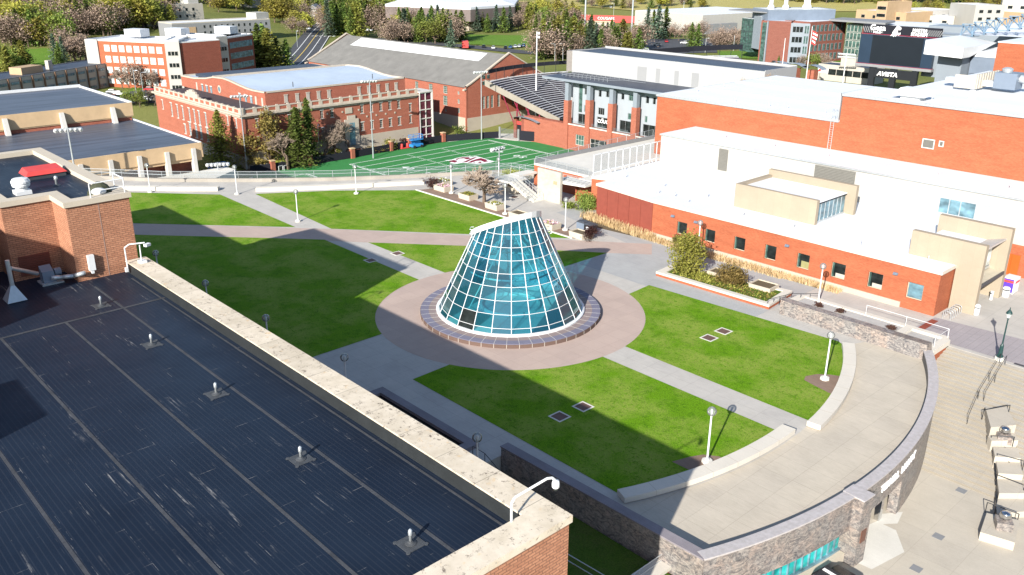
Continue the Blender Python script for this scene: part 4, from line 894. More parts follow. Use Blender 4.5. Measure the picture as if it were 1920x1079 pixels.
# ================================================================== TERRACE, STAIR AND BRIDGE beside the union
te = thing('brick_terrace', 'raised concrete terrace on brick walls between the union and the practice field', 'terrace', (-95, 110, 3.6))
tp = [(-102.4,100.3),(-90.2,100.3),(-90.2,98.0),(-86.4,98.0),(-86.4,121.2),(-94.2,121.2),(-94.2,131.5),(-102.2,131.5)]
MB().prism([(x*0.9995, y) for x, y in tp], -17, 3.3).build('wall', MT['brick_cub'], te)
MB().prism(tp, 3.3, 3.6).build('deck', MT['concrete_light'], te)
MB().box(-102.42,100.3,3.6,-102.1,131.4,4.25).build('kerb', MT['gray_wall'], te)
def railing(name, label, pts, h=1.1, step=2.2, mesh=True, rails=(1.0,), grp=None, mat='galv', r=0.035, post=True, infill_z=0.12):
    """post and rail fence along pts; the rails, each post and the infill are parts"""
    t = thing(name, label, 'railing', pts[0], grp); rl = MB(); inf = MB(); n_ = 0
    for p, q in zip(pts[:-1], pts[1:]):
        p, q = Vector(p), Vector(q); L = (q-p).length; k = max(1, round(L/step)); U = Vector((0,0,1))
        for f_ in rails: rl.tube(p+U*h*f_, q+U*h*f_, r, 5)
        if mesh: inf.quad(p+U*infill_z, q+U*infill_z, q+U*(h-0.06), p+U*(h-0.06))
        if post:
            for i in range(k+(1 if q == Vector(pts[-1]) else 0)):
                a_ = p.lerp(q, i/k); MB().tube(a_, a_+U*h, r, 5).build('post', MT[mat], t)
    rl.build('rail', MT[mat], t)
    if mesh: inf.build('infill', MT['mesh_panel'], t)
    return t
railing('terrace_railing', 'galvanised mesh railing round the terrace overlooking the green field', [(-90.3,100.45,3.6),(-102.2,100.45,3.6),(-102.2,100.6,3.6),(-102.25,131.2,4.25)], 1.1, 2.6)
sf = thing('glare_screen', 'tall white framed mesh screen along the terrace edge above the white roof', 'screen', (-86.2,108,ZA))
for i in range(11):
    y = 96.9+i*1.66; b = MB(); b.box(-86.26,y-0.045,4.3,-86.16,y+0.045,8.1)
    if i % 2 == 0 and i: b.tube((-86.1,y,5.7),(-85.1,y-0.5,5.02),0.05,5)
    b.build('post', MT['white_metal'], sf)
b = MB(); b.box(-86.26,96.9,5.35,-86.16,113.5,5.47); b.box(-86.26,96.9,8.0,-86.16,113.5,8.1); b.build('rail', MT['white_metal'], sf)
MB().quad((-86.21,96.9,5.4),(-86.21,113.5,5.4),(-86.21,113.5,8.0),(-86.21,96.9,8.0)).build('mesh', MT['mesh_panel'], sf)
cwal = thing('stair_wall', 'tall stained concrete wall beside the open plaza stair', 'wall', (-93,94.6,0))
MB().box(-95.7,94.55,0,-90.75,95.0,4.9).build('wall', concrete('stained concrete', (0.44,0.41,0.355), 0.3, stain=0.5), cwal)
MB().box(-92.2,94.5,2.9,-91.5,94.55,3.4).build('notice', MT['tan_wall'], cwal)
so_ = thing('plaza_stair', 'open concrete stair with mesh railings rising from the plaza to the terrace', 'stairs', (-97,93.4,0))
b = MB()
for i in range(13): b.box(-94.2-0.42*(i+1), 92.3, 0.17*i if i < 2 else 0.17*i-0.25, -94.2-0.42*i, 94.5, 0.17*(i+1))
b.box(-103.6,92.0,2.0,-99.66,96.0,2.25); b.box(-103.6,96.0,2.0,-101.5,100.2,2.3); b.build('flight', MT['concrete_light'], so_)
for y in (92.3, 94.4):
    b = MB(); b.tube((-94.3,y,1.1),(-99.7,y,3.35),0.035,5); b.tube((-94.3,y,0.6),(-99.7,y,2.85),0.025,5)
    for i in range(8): x = -94.3-i*0.77; zz = (-94.3-x)*0.4167; b.tube((x,y,zz),(x,y,zz+1.1),0.03,5)
    b.quad((-94.3,y,0.15),(-99.7,y,2.4),(-99.7,y,3.3),(-94.3,y,1.05)) if False else None
    b.build('handrail', MT['galv'], so_)
b = MB(); b.path([(-99.7,92.05,3.35),(-103.5,92.05,3.35),(-103.5,96,3.35),(-103.5,100,3.35)],0.035,5)
for p in ((-99.7,92.05),(-101.6,92.05),(-103.5,92.05),(-103.5,94),(-103.5,96),(-103.5,98)): b.tube((p[0],p[1],2.2),(p[0],p[1],3.35),0.035,5)
b.build('landing_rail', MT['galv'], so_)
MB().add([(-99.7,92.05,2.35),(-103.5,92.05,2.35),(-103.5,92.05,3.3),(-99.7,92.05,3.3),(-103.5,96,2.35),(-103.5,96,3.3)],[(0,1,2,3),(1,4,5,2)]).build('infill', MT['mesh_panel'], so_)
br = thing('foot_bridge', 'short concrete footbridge with railing from the stair wall to the roof terrace', 'bridge', (-88.5,96.6,3.4))
MB().add([(-92.5,95.0,3.0),(-86.4,95.4,3.3),(-86.4,98.1,3.3),(-92.5,98.1,3.0),(-92.5,95.0,3.55),(-86.4,95.4,3.55),(-86.4,98.1,3.55),(-92.5,98.1,3.55)],[(3,2,1,0),(4,5,6,7),(0,1,5,4),(1,2,6,5),(2,3,7,6),(3,0,4,7)]).build('deck', MT['concrete_light'], br)
b = MB()
for f_ in (1.1, 0.6): b.tube((-90.7,95.1,3.55+f_),(-86.5,95.45,3.55+f_),0.03,5)
for i in range(6): x = -90.7+i*0.84; y = 95.1+i*0.07; b.tube((x,y,3.55),(x,y,4.65),0.03,5)
b.build('rail', MT['galv'], br)
# drum of dark space under the bridge
MB().box(-90.6,97.8,0,-90.4,100.2,3.2).build('abutment', MT['brick_cub'], br)
# plaza rim: kerb wall and long railing above the field
ke = thing('plaza_parapet', 'long low curved concrete parapet along the plaza edge above the field', 'parapet', (-126,76.8,0))
b = MB()
for p, q in zip(far_arc[:-1], far_arc[1:]):
    p, q = Vector((*p,0)), Vector((*q,0)); d_ = q-p; nn = Vector((-d_.y,d_.x,0)).normalized()
    b.add([p,q,q+nn*0.5,p+nn*0.5,p+Vector((0,0,.55)),q+Vector((0,0,.55)),q+nn*0.5+Vector((0,0,.55)),p+nn*0.5+Vector((0,0,.55))],[(3,2,1,0),(4,5,6,7),(0,1,5,4),(2,3,7,6)])
b.build('wall', concrete('parapet concrete', (0.31,0.285,0.25), 0.25), ke)
railing('plaza_railing', 'long galvanised railing standing on the curved plaza parapet above the field', [(x-0.2,y+0.25,0.5) for x,y in far_arc], 1.2, 3.2, True, (1.0,0.55))

# ================================================================== PLAZA FURNITURE
def bench(c, ra, rb, a0, a1, label, n=14):
    t = thing('concrete_bench', label, 'bench', (c[0]+ra*math.cos(R((a0+a1)/2)), c[1]+ra*math.sin(R((a0+a1)/2)), 0), 'long white concrete benches edging the lawns')
    MB().arcwall(c, ra, rb, R(a0), R(a1), 0.09, 0.52, n).build('seat', MT['precast_white'], t)
    MB().arcwall(c, ra+0.1, rb-0.1, R(a0+0.15), R(a1-0.15), 0, 0.09, n).build('plinth', MT['limestone'], t)
    j = MB()
    for i in range(1, 7):
        tt = R(a0+(a1-a0)*i/7); j.arcwall(c, ra-0.004, rb+0.006, tt-0.0004, tt+0.0004, 0.1, 0.524, 1)
    j.build('joint', MT['limestone'], t)
MT['precast_white'] = concrete('white precast', (0.57,0.53,0.465), 0.10)
bench(WC, 37.95, 39.1, -22.9, 3.3, 'curved white bench along the lawn nearest the library corner, partly in shadow')
bench(WC, 39.2, 40.35, 6.0, 32.2, 'curved white bench fully in sun beside the right hand lawn')
def sbench(pts, label):
    t = thing('concrete_bench', label, 'bench', (*pts[0],0), 'long white concrete benches edging the lawns'); b = MB(); pl = MB()
    for p, q in zip(pts[:-1], pts[1:]):
        p, q = Vector((*p,0)), Vector((*q,0)); d_ = (q-p).normalized(); nn = Vector((-d_.y,d_.x,0))
        b.add([p,q,q+nn*1.1,p+nn*1.1]+[x+Vector((0,0,.6)) for x in (p,q,q+nn*1.1,p+nn*1.1)],[(3,2,1,0),(4,5,6,7),(0,1,5,4),(1,2,6,5),(2,3,7,6),(3,0,4,7)])
    b.build('seat', MT['precast_white'], t)
sbench([(-152,37.5),(-147.5,43.6),(-142.4,49.3),(-137.4,54.3),(-132.9,59.2)], 'long pale bench at the far left lawn edge, behind the brick penthouse')
sbench([(-128.4,63.5),(-122.2,73.0),(-117.6,81.0),(-114.4,86.6)], 'long pale bench at the far lawn edge, ending by the flower planters')

def globe_lamp(x, y, label, base=0.0, proto=[None]):
    if proto[0] is None:
        t = thing('globe_lamp', label, 'street lamp', (0,0,0), 'globe lamps round the plaza')
        b = MB(); b.lathe([(0.42,0),(0.42,0.22),(0.40,0.24)], (0,0,0), 8); b.build('footing', MT['concrete_light'], t)
        b = MB(); b.lathe([(0.13,0.24),(0.13,0.34),(0.078,0.38),(0.068,3.95),(0.1,3.98),(0.11,4.08)], (0,0,0), 12); b.build('post', MT['white_metal'], t, smooth=False)
        b = MB(); b.sphere((0,0,4.38), 0.36, 20, 12); b.build('globe', MT['globe'], t, smooth=True)
        b = MB(); b.lathe([(0.05,4.05),(0.09,4.2),(0.1,4.5),(0.04,4.58)], (0,0,0), 10); b.build('bulb', MT['white_metal'], t, smooth=True)
        proto[0] = t; o = t
    else: o = copy_tree(proto[0])
    o.location = (x, y, base); o['label'] = label; return o
for x, y, l in ((-139.3,50.9,'globe lamp on the far left lawn edge, right of the penthouse guard rail'),(-129.0,60.6,'globe lamp on the far path gap between two long pale benches'),(-109.2,60.0,'globe lamp standing where the grey path meets the diagonal brick walk'),(-116.7,74.8,'globe lamp at the middle of the far lawn edge in front of the field'),(-106.9,86.3,'globe lamp beside the pink flowered planter and bare round tree'),
    (-92.3,84.6,'globe lamp in the bark bed directly behind the cone tip on its left'),(-105.7,95.4,'globe lamp farthest back, by the olive shrubs near the plaza railing'),(-80.8,85.4,'globe lamp right of the cone between two planters near the waste bins'),(-61.8,90.0,'globe lamp behind the tall yellow green shrub'),(-43.0,86.3,'globe lamp in the gravel bed behind the granite wall'),
    (-32.06,50.2,'globe lamp in bark mulch on the front lawn near the white bench'),(-33.1,69.7,'globe lamp in bark mulch on the right hand lawn'),
    (-95.5,34.5,'globe lamp behind the parapet just right of the brick penthouse'),(-82.7,34.4,'globe lamp behind the parapet, second from the penthouse'),(-70.3,34.5,'globe lamp behind the parapet, third from the penthouse'),(-58.2,35.2,'globe lamp behind the parapet above the grey path corner'),(-40.9,34.9,'globe lamp behind the parapet by the passage steps')):
    globe_lamp(x, y, l)

MT['blossom'] = MT['flower_pink']
def planter(x, y, w_, d_, h_, label, fill='soil', rz=0.0, group='square concrete planters on the plaza'):
    t = thing('planter_box', label, 'planter', (x,y,0), group, rz)
    b = MB(); b.add([(-w_/2+.08,-d_/2+.08,0),(w_/2-.08,-d_/2+.08,0),(w_/2-.08,d_/2-.08,0),(-w_/2+.08,d_/2-.08,0),(-w_/2,-d_/2,h_),(w_/2,-d_/2,h_),(w_/2,d_/2,h_),(-w_/2,d_/2,h_),(-w_/2+.14,-d_/2+.14,h_),(w_/2-.14,-d_/2+.14,h_),(w_/2-.14,d_/2-.14,h_),(-w_/2+.14,d_/2-.14,h_),(-w_/2+.14,-d_/2+.14,h_-.12),(w_/2-.14,-d_/2+.14,h_-.12),(w_/2-.14,d_/2-.14,h_-.12),(-w_/2+.14,d_/2-.14,h_-.12)],
        [(0,1,5,4),(1,2,6,5),(2,3,7,6),(3,0,4,7),(4,5,9,8),(5,6,10,9),(6,7,11,10),(7,4,8,11),(8,9,13,12),(9,10,14,13),(10,11,15,14),(11,8,12,15)]); b.build('box', MT['precast'], t, loc=(0,0,0))
    s_ = MB().sheet([(-w_/2+.14,-d_/2+.14),(w_/2-.14,-d_/2+.14),(w_/2-.14,d_/2-.14),(-w_/2+.14,d_/2-.14)], h_-.11); s_.build('soil', MT['soil'], t, loc=(0,0,0))
    if fill != 'soil':
        f_ = MB(); n_ = 230
        for i in range(n_):
            px, py = rng.uniform(-w_/2+.2,w_/2-.2), rng.uniform(-d_/2+.2,d_/2-.2); s0 = rng.uniform(.05,.13); zz = h_-.08+rng.uniform(0,.22)*(1-abs(2*px/w_)**3)
            q = Matrix.Rotation(rng.uniform(0,6.28),3,'Z')@Matrix.Rotation(rng.uniform(-.9,.9),3,'X')
            m_ = 0 if fill == 'green' or rng.random() < (0.2 if fill == 'pink' else 0.7) else 1
            f_.add([Vector((px,py,zz))+q@Vector(c)*s0 for c in ((-1,-1,0),(1,-1,0),(1,1,0),(-1,1,0))],[(0,1,2,3)],m_)
        f_.build('flowers', [MT['leaf_shrub'], MT['flower_pink'] if fill == 'pink' else MT['sign_white']], t, loc=(0,0,0))
planter(-109.3,86.6,2.9,2.0,0.85,'planter full of pink flowers at the far left of the row', 'pink'); planter(-102.6,86.2,2.7,1.9,0.85,'planter with green leaves left of the bare round tree','green')
planter(-95.6,85.6,2.7,1.9,0.85,'planter with white flowers right of the bare round tree','white'); planter(-89.6,84.9,2.7,1.9,0.8,'bare soil planter half hidden behind the cone top','soil')
planter(-83.0,84.6,2.7,1.9,0.85,'planter heaped with pink flowers just right of the cone','pink'); planter(-77.3,84.6,2.5,1.8,0.8,'bare soil planter beside the purple brown shrub','soil')
planter(-112.3,88.9,2.8,2.0,0.8,'planter with pale flowers behind the dark shrub at the row end','white'); planter(-101.2,94.6,3.6,1.6,0.8,'low concrete planter below the stair landing','soil')
planter(-55.0,85.2,2.7,1.9,0.85,'square planter behind the shrubs in the raised bed','soil', 0.05); planter(-49.2,85.2,2.7,2.2,0.9,'square planter at the right end of the raised bed','soil', 0.05)
# raised bed with brick base and white kerb
rb = thing('raised_bed', 'long raised planting bed with white kerb on a brick base', 'planter', (-53,83.5,0))
ob = [(-60.7,80.1),(-45.7,80.7),(-46.3,86.5),(-61.1,84.4)]; ib = [(-59.8,80.85),(-46.5,81.4),(-47.0,85.7),(-60.2,83.9)]
b = MB(); n = 4
b.add([(*p,0.3) for p in ob]+[(*p,0.55) for p in ob]+[(*p,0.55) for p in ib]+[(*p,0.3) for p in ib], [(i,(i+1)%4,4+(i+1)%4,4+i) for i in range(4)]+[(4+i,4+(i+1)%4,8+(i+1)%4,8+i) for i in range(4)]+[(8+i,8+(i+1)%4,12+(i+1)%4,12+i) for i in range(4)]); b.build('kerb', MT['precast_white'], rb)
MB().prism([(x*0.999+(-53.3)*0.001, y*0.99+83*0.01) for x,y in ob], 0, 0.3).build('brick_base', MT['brick_cub'], rb)
MB().sheet(ib, 0.42).build('soil', MT['lawn_low'], rb)
# granite wall with gravel trough
gw = thing('granite_wall', 'chunky granite wall of mixed pink and grey blocks beside the right hand lawn', 'wall', (-36.8,81,0))
b = MB(); b.add([(-44.3,80.5,0),(-28.7,80.4,0),(-28.7,82.0,0),(-44.6,82.1,0),(-44.5,80.85,1.45),(-28.8,80.7,1.5),(-28.8,81.7,1.5),(-44.9,81.9,1.45)],[(3,2,1,0),(4,5,6,7),(0,1,5,4),(1,2,6,5),(2,3,7,6),(3,0,4,7)]); b.build('wall', MT['granite'], gw)
gt = thing('gravel_trough', 'gravel filled trough with white concrete kerb behind the granite wall', 'planter', (-37,84.3,0))
b = MB(); b.box(-44.9,85.9,0,-29.0,86.6,0.55); b.box(-33.2,82.0,0,-32.4,85.9,0.55); b.box(-29.4,82.0,0,-28.6,85.9,0.55); b.box(-45.2,83.4,0,-44.4,85.9,0.55); b.build('kerb', MT['precast_white'], gt)
MB().box(-44.4,82.0,0,-33.2,85.9,0.42).build('gravel', MT['gravel'], gt); MB().box(-32.4,82.0,0,-29.4,85.9,0.3).build('gravel', MT['gravel'], gt)
MB().box(-29.35,80.6,-3.2,-28.55,86.55,-0.02).build('brick_base', MT['brick_cub'], gt)
railing('trough_railing', 'thin white railing along the gravel trough kerb', [(-37.5,86.2,0.55),(-29.0,86.2,0.55),(-29.0,83.0,0.55)], 0.95, 4.2, False, (1.0,), mat='white_metal', r=0.025)
railing('ramp_railing', 'black hooped railing at the end of the raised bed', [(-46.1,81.0,0),(-45.3,84.5,0),(-43.2,86.8,0)], 1.0, 1.0, False, (1.0,), mat='black_metal', r=0.03)
# ground grates
def grate(x, y, label, rz=0.0, w_=1.1, z=0.03, grp='dark metal grates set in the lawns'):
    t = thing('ground_grate', label, 'grate', (x,y,z), grp, rz)
    MB().box(-w_/2,-w_/2,-0.02,w_/2,w_/2,0.0).build('grille', plain('rusty grille', (0.13,0.075,0.06), 0.7, 0.3) if 'grille' not in MT else MT['grille'], t, loc=(0,0,0))
    MT.setdefault('grille', bpy.data.materials['rusty grille'])
    b = MB(); ring_boxes(b, -w_/2-.14,-w_/2-.14,w_/2+.14,w_/2+.14,.14,-0.02,0.012); b.build('frame', MT['concrete_light'], t, loc=(0,0,0))
grate(-44.5,47.0,'ground grate in shade on the front lawn, the nearer of the pair'); grate(-44.35,49.7,'ground grate on the shadow edge of the front lawn, the farther of the pair')
grate(-45.6,69.6,'ground grate on the right hand lawn, the nearer of the pair'); grate(-45.6,72.1,'ground grate on the right hand lawn, the farther of the pair')
grate(-88.1,58.0,'ground grate beside the shaded edge of the grey path, left of the cone'); grate(-88.1,62.1,'ground grate on the small triangular lawn left of the cone')
grate(-98.5,92.2,'rusty grate in the plaza paving below the stair landing',0.1,1.1,0.02); grate(-90.3,83.9,'square rusty grate in the paving behind the cone tip',0.1,1.0,0.02)
# pond, passage steps, handrails
pd = thing('reflecting_pond', 'narrow dark pond with stone kerb beside the library parapet', 'pond', (-52,37.5,0))
b = MB(); b.box(-58.3,38.1,0,-45.4,38.9,0.35); b.box(-58.3,34.8,0,-57.5,38.1,0.35); b.box(-46.2,34.8,0,-45.4,38.1,0.35); b.build('kerb', MT['granite_top'], pd)
MB().box(-57.5,34.6,0.0,-46.2,38.1,0.08).build('water', MT['water'], pd)
ps = thing('passage_steps', 'grey concrete steps dropping between the pond and the dark granite wall', 'stairs', (-42,36.5,-1))
b = MB()
for i in range(14): b.box(-43.3+i*0.36, 34.2, -5.0, -43.3+(i+1)*0.36, 37.8, -0.16*(i+1))
b.build('flight', MT['concrete'], ps)
for y in (34.4, 37.6):
    b = MB(); b.path([(-44.6,y,0),(-44.6,y,0.95),(-43.2,y,0.95),(-38.4,y,-1.2),(-38.4,y,-2.2)],0.03,5); b.tube((-43.2,y,0.0),(-43.2,y,0.95),0.03,5); b.build('handrail', MT['dark_metal'], ps)
q_ = [P(1240,1058,-1.0), P(1062,1038,-.5), P(1132,1079,-.5), P(1200,1068,-.5), P(1243,1038,-.5)]
pr = thing('passage_pier', 'white capped brick pier beside the passage rails at the bottom edge', 'pier', (q_[0].x,q_[0].y,-1.4)); x, y = q_[0].x, q_[0].y
MB().box(x-.5,y-3.2,-5,x+.45,y+.3,-1.25).build('brick_base', MT['brick_cub'], pr); MB().box(x-.65,y-3.4,-1.25,x+.6,y+.45,-1.0).build('cap', MT['precast_white'], pr)
railing('passage_railing', 'grey pipe railing beside the white capped pier in the passage', [(q_[4].x,q_[4].y,-1.5),(q_[3].x,q_[3].y,-1.5),(q_[3].x+(q_[3].x-q_[4].x)*1.5,q_[3].y+(q_[3].y-q_[4].y)*1.5,-1.6)], 1.0, 2.0, False, (1.0,0.5), grp='pipe railings in the passage')
railing('passage_railing', 'grey pipe railing along the library wall in the passage', [(q_[1].x,q_[1].y,-1.5),(q_[2].x,q_[2].y,-1.5),(q_[2].x*2-q_[1].x,q_[2].y*2-q_[1].y,-1.6)], 1.0, 2.6, False, (1.0,0.5), grp='pipe railings in the passage')
MB().prism([(-43.2,23.8),(-21.6,23.8),(-21.6,25.0),(-43.2,25.0)], -5, -1.42).build('path', MT['concrete'])['kind'] = 'structure'
MB().prism([(-24.2,24),(-21.3,24),(-21.3,38.5),(-24.2,39)], -5, -1.5).build('retaining_ground', MT['concrete_court'])['kind'] = 'structure'

# ================================================================== DARK ROOFED GYMNASIUM (left)
gy = thing('gymnasium', 'low gymnasium with two stepped dark banded roofs and tan fascia walls at the left', 'building', (-190, 50, -8))
b = MB(); b.box(-226,0,-16.4,-164.2,69.0,1.6); b.build('wall', MT['brick_old'], gy)
b = MB(); b.box(-226.5,0,1.6,-161.8,69.9,2.0); b.build('lower_roof', MT['roof_gym'], gy)
b = MB(); b.box(-162.0,0,-0.7,-161.7,70.0,2.08); b.box(-162.3,0,-1.3,-162.0,69.8,-0.7); b.box(-194.2,69.9,0.6,-161.7,70.05,2.08); b.build('fascia', MT['tan_fascia'], gy)
b = MB(); b.box(-226.4,69.6,2.0,-161.8,69.95,2.2); b.build('roof_edge', MT['white_metal'], gy)
b = MB(); b.box(-226,0,2.0,-194.4,69.4,5.5); b.build('upper_wall', MT['brick_old'], gy)
b = MB(); b.box(-226,0,5.3,-194.1,69.6,5.6); b.build('upper_roof', MT['roof_gym'], gy)
b = MB(); b.box(-194.35,0,3.0,-194.05,69.7,5.8); b.box(-194.3,0,2.75,-194.2,69.6,3.0); b.build('upper_fascia', MT['tan_fascia'], gy)
b = MB(); b.box(-226.2,69.4,5.3,-194.1,69.75,6.0); b.box(-226.5,0,5.3,-226,69.75,6.2); b.build('parapet', MT['white_metal'], gy)
for y in (68.1, 63.0, 57.9, 52.8, 47.7, 42.6): MB().add([(-162.3,y-.35,-16.4),(-160.7,y-.35,-16.4),(-160.7,y+.35,-16.4),(-162.3,y+.35,-16.4),(-162.3,y-.35,1.2),(-161.2,y-.35,1.2),(-161.2,y+.35,1.2),(-162.3,y+.35,1.2)],[(3,2,1,0),(4,5,6,7),(0,1,5,4),(1,2,6,5),(2,3,7,6),(3,0,4,7)]).build('pilaster', MT['frame_white'], gy)
for (u, v) in ((16,254),(122,243),(217,232)):
    y = onX(u, v, -193.2).y; MB().add([(-194.1,y-.4,2.0),(-192.6,y-.4,2.0),(-192.6,y+.4,2.0),(-194.1,y+.4,2.0),(-194.1,y-.4,5.2),(-193.5,y-.4,5.2),(-193.5,y+.4,5.2),(-194.1,y+.4,5.2)],[(3,2,1,0),(4,5,6,7),(0,1,5,4),(1,2,6,5),(2,3,7,6),(3,0,4,7)]).build('pilaster', MT['frame_white'], gy)
wa = struct(MB().sheet([(-161.5,20),(-161.5,72),(-150,66),(-150,30)], -4.0).build('lower_walk', MT['concrete_light']))
struct(MB().prism([(-161.4,30),(-161.4,74),(-158.0,74.5),(-147,58),(-147,40)], -16.4, -3.2).build('side_terrace', MT['concrete_light']))

# ================================================================== OLD BRICK GYM with balustrade
bo = thing('old_brick_gym', 'classical red brick gymnasium with cream stone balustrade and pale blue grey roof', 'building', (-236, 129, -15))
MT['stone_trim'] = plain('cream stone trim', (0.43,0.375,0.31), 0.75, 0.12, 1.0)
XF, YL, YR, XB = -209.5, 101.7, 157.0, -263.5
a = MB(); ys1 = [(105.8,-6.1,-4.0,0.8),(110.85,-7.4,-5.2,0.9),(115.1,-6.1,-4.0,0.8),(124.9,-6.05,-3.9,1.0),(128.05,-6.05,-3.9,1.0),(137.75,-6.05,-3.85,1.0),(140.9,-6.05,-3.85,1.0),(144.1,-6.05,-3.85,1.0),(147.2,-6.05,-3.85,1.0),(150.35,-6.05,-3.85,1.0),(154.4,-7.4,-5.2,0.85),(154.4,-10.7,-8.5,0.85)]
ys2 = [(y,-10.85,-8.6,1.05) for y in (137.65,140.85,144.05,147.2,150.4,124.9,128.05,115.1,105.8)]+[(110.85,-11.0,-8.9,0.9)]
hb = [(y-YL-w_/2, y-YL+w_/2, z0, z1) for y, z0, z1, w_ in ys1+ys2]+[(y-YL-.5, y-YL+.5, -14.0, -12.9) for y in (107,113,141.5,147.5)]
# front wall faces +X : left to right runs along +Y
hole_wall(a, (XF,YL), (XF,YR), -16.4, -2.9, hb, 0.25)
ul = [(-258.9,-7.1,-4.6,.9)]+[(x,-8.4,-4.7,1.1) for x in (-252.8,-248.8,-245.2,-240.9,-237.7,-234.7,-230.6)]+[(-212.7,-6.1,-3.9,.9),(-217.5,-6.1,-3.9,.9)]
ll = [(x,-12.4,-8.7,1.5) for x in (-241.6,-237.7,-234.7,-230.6)]+[(-244.9,-12.3,-9.7,1.2)]
hl = [(x-XB-w_/2, x-XB+w_/2, z0, z1) for x, z0, z1, w_ in ul+ll]
hole_wall(a, (XB,YL), (XF,YL), -16.4, -2.9, hl, 0.25)
a.quad((XF,YR,-16.4),(XB,YR,-16.4),(XB,YR,-2.9),(XF,YR,-2.9)); a.quad((XB,YR,-16.4),(XB,YL,-16.4),(XB,YL,-2.9),(XB,YR,-2.9))
a.build('wall', MT['brick_old'], bo)
for h in hb: win(bo, (XF,YL), (XF,YR), h, [MT['frame_white'], MT['glass']], 0.22, 2, 4 if h[2] < -10 else 3, 0.1, sill=True)
for h in hl: win(bo, (XB,YL), (XF,YL), h, [MT['frame_white'], MT['glass_blue']], 0.22, 2, 5, 0.12, sill=True)
b = MB(); b.box(XF,YL-0.12,-16.4,XF+0.14,YR,-12.2); b.box(XB,YL-0.14,-16.4,XF,YL-0.002,-13.2); b.build('base_course', MT['limestone'], bo)
def ledge(z0, z1, e, name, mat):
    b = MB(); b.box(XB-e,YL-e,z0,XF+e,YL+.6,z1); b.box(XF-.6,YL+.6,z0,XF+e,YR+e,z1); b.build(name, mat, bo)
ledge(-2.95,-2.5,0.75,'cornice',MT['stone_trim']); ledge(-3.5,-3.2,0.12,'string_course',MT['stone_trim'])
b = MB(); b.box(XB,YL,-2.5,XF,YL+.4,-1.35); b.box(XF-.4,YL+.4,-2.5,XF,YR,-1.35); b.build('balustrade', MT['brick_old'], bo)
b = MB(); b.box(XB-.1,YL-.1,-1.35,XF+.1,YL+.5,-1.1); b.box(XF-.5,YL+.5,-1.35,XF+.1,YR,-1.1); b.box(XB-.06,YL-.06,-2.5,XF+.06,YL+.0,-2.2); b.box(XF,YL,-2.5,XF+.06,YR,-2.2)
for k in range(18): y = YL+0.6+k*3.2; b.box(XF-.02,y-.55,-2.49,XF+.12,y+.55,-1.36); b.box(XF-.4,y-.3,-1.1,XF+.05,y+.3,-0.88)
for k in range(17): x = XB+0.6+k*3.3; b.box(x-.55,YL-.12,-2.49,x+.55,YL+.02,-1.36); b.box(x-.3,YL-.05,-1.1,x+.3,YL+.4,-0.88)
b.build('coping', MT['stone_trim'], bo)
b = MB(); b.prism([(-241.5,YL-.2),(-233.8,YL-.2),(-233.8,YL+.3),(-241.5,YL+.3)],-1.4,-0.2); b.prism([(-240.2,YL-.25),(-235,YL-.25),(-235,YL+.35),(-240.2,YL+.35)],-0.2,0.35); b.prism([(-238.6,YL-.3),(-236.6,YL-.3),(-236.6,YL+.4),(-238.6,YL+.4)],0.35,0.75); b.build('pediment', MT['stone_trim'], bo)
MB().box(XB,YL+.4,-3.0,XF-.4,YR,-2.4).build('terrace_roof', plain('brown roof gravel', (0.06,0.05,0.055), 0.8, 0.2), bo)
# upper hall with curved gables
gp = [(-268.0,-2.4),(-268.0,0.75),(-258.5,0.9),(-251,1.6),(-246,2.45),(-239.5,2.75),(-235.5,2.5),(-230.5,1.9),(-226,1.45),(-222,1.3),(-215.8,1.45),(-215.8,-2.4)]
a = MB(); n = len(gp)
a.add([(x,112.0,z) for x,z in gp]+[(x,157.4,z) for x,z in gp], [tuple(range(n-1,-1,-1)),tuple(range(n,2*n)),(0,1,n+1,n),(n-1,2*n-1,n-2+n,n-2)]); a.build('upper_wall', MT['brick_old'], bo)
b = MB()
for i in range(1,n-2): 
    p, q = gp[i], gp[i+1]; b.quad((p[0],112.5,p[1]-.25),(q[0],112.5,q[1]-.25),(q[0],157,q[1]-.25),(p[0],157,p[1]-.25))
    for y0, y1 in ((111.85,112.5),(157.0,157.6)): b.add([(p[0],y0,p[1]-.25),(q[0],y0,q[1]-.25),(q[0],y1,q[1]-.25),(p[0],y1,p[1]-.25),(p[0],y0,p[1]+.14),(q[0],y0,q[1]+.14),(q[0],y1,q[1]+.14),(p[0],y1,p[1]+.14)],[(3,2,1,0),(4,5,6,7),(0,1,5,4),(2,3,7,6)],1)
b.box(-216.2,112.5,1.2,-215.65,157,1.6,1); b.box(-268.1,112.5,0.4,-267.6,157,0.9,1); b.build('upper_roof', [MT['blue_gray_roof'], MT['stone_trim']], bo)
MB().box(-262,114,0.95,-247.5,153.5,1.7).build('roof_well', MT['dark_roof'], bo)
MB().box(-247.5,112.6,1.2,-246.9,157,2.6).build('roof_ridge', MT['stone_trim'], bo)
for y in (118.0,121.4,124.7,128.0,131.3,141.2,144.5,147.7,150.9,154.1): 
    b = MB(); b.box(-215.8,y-.5,-1.7,-215.7,y+.5,0.3,1); b.box(-215.75,y-.62,0.1,-215.62,y+.62,0.35); b.box(-215.75,y-.62,-1.85,-215.6,y+.62,-1.68); b.build('window', [MT['stone_trim'], MT['pale_wall']], bo)
for x in (-253.5,-250.6,-247.8,-230.2,-226.8,-223.6):
    b = MB(); b.box(x-.55,111.9,-2.3,x+.55,112.0,-0.4,1); b.box(x-.7,111.85,-0.5,x+.7,111.97,-0.25); b.box(x-.05,111.86,-2.3,x+.05,111.9,-0.5); b.build('window', [MT['frame_white'], MT['glass_blue']], bo)
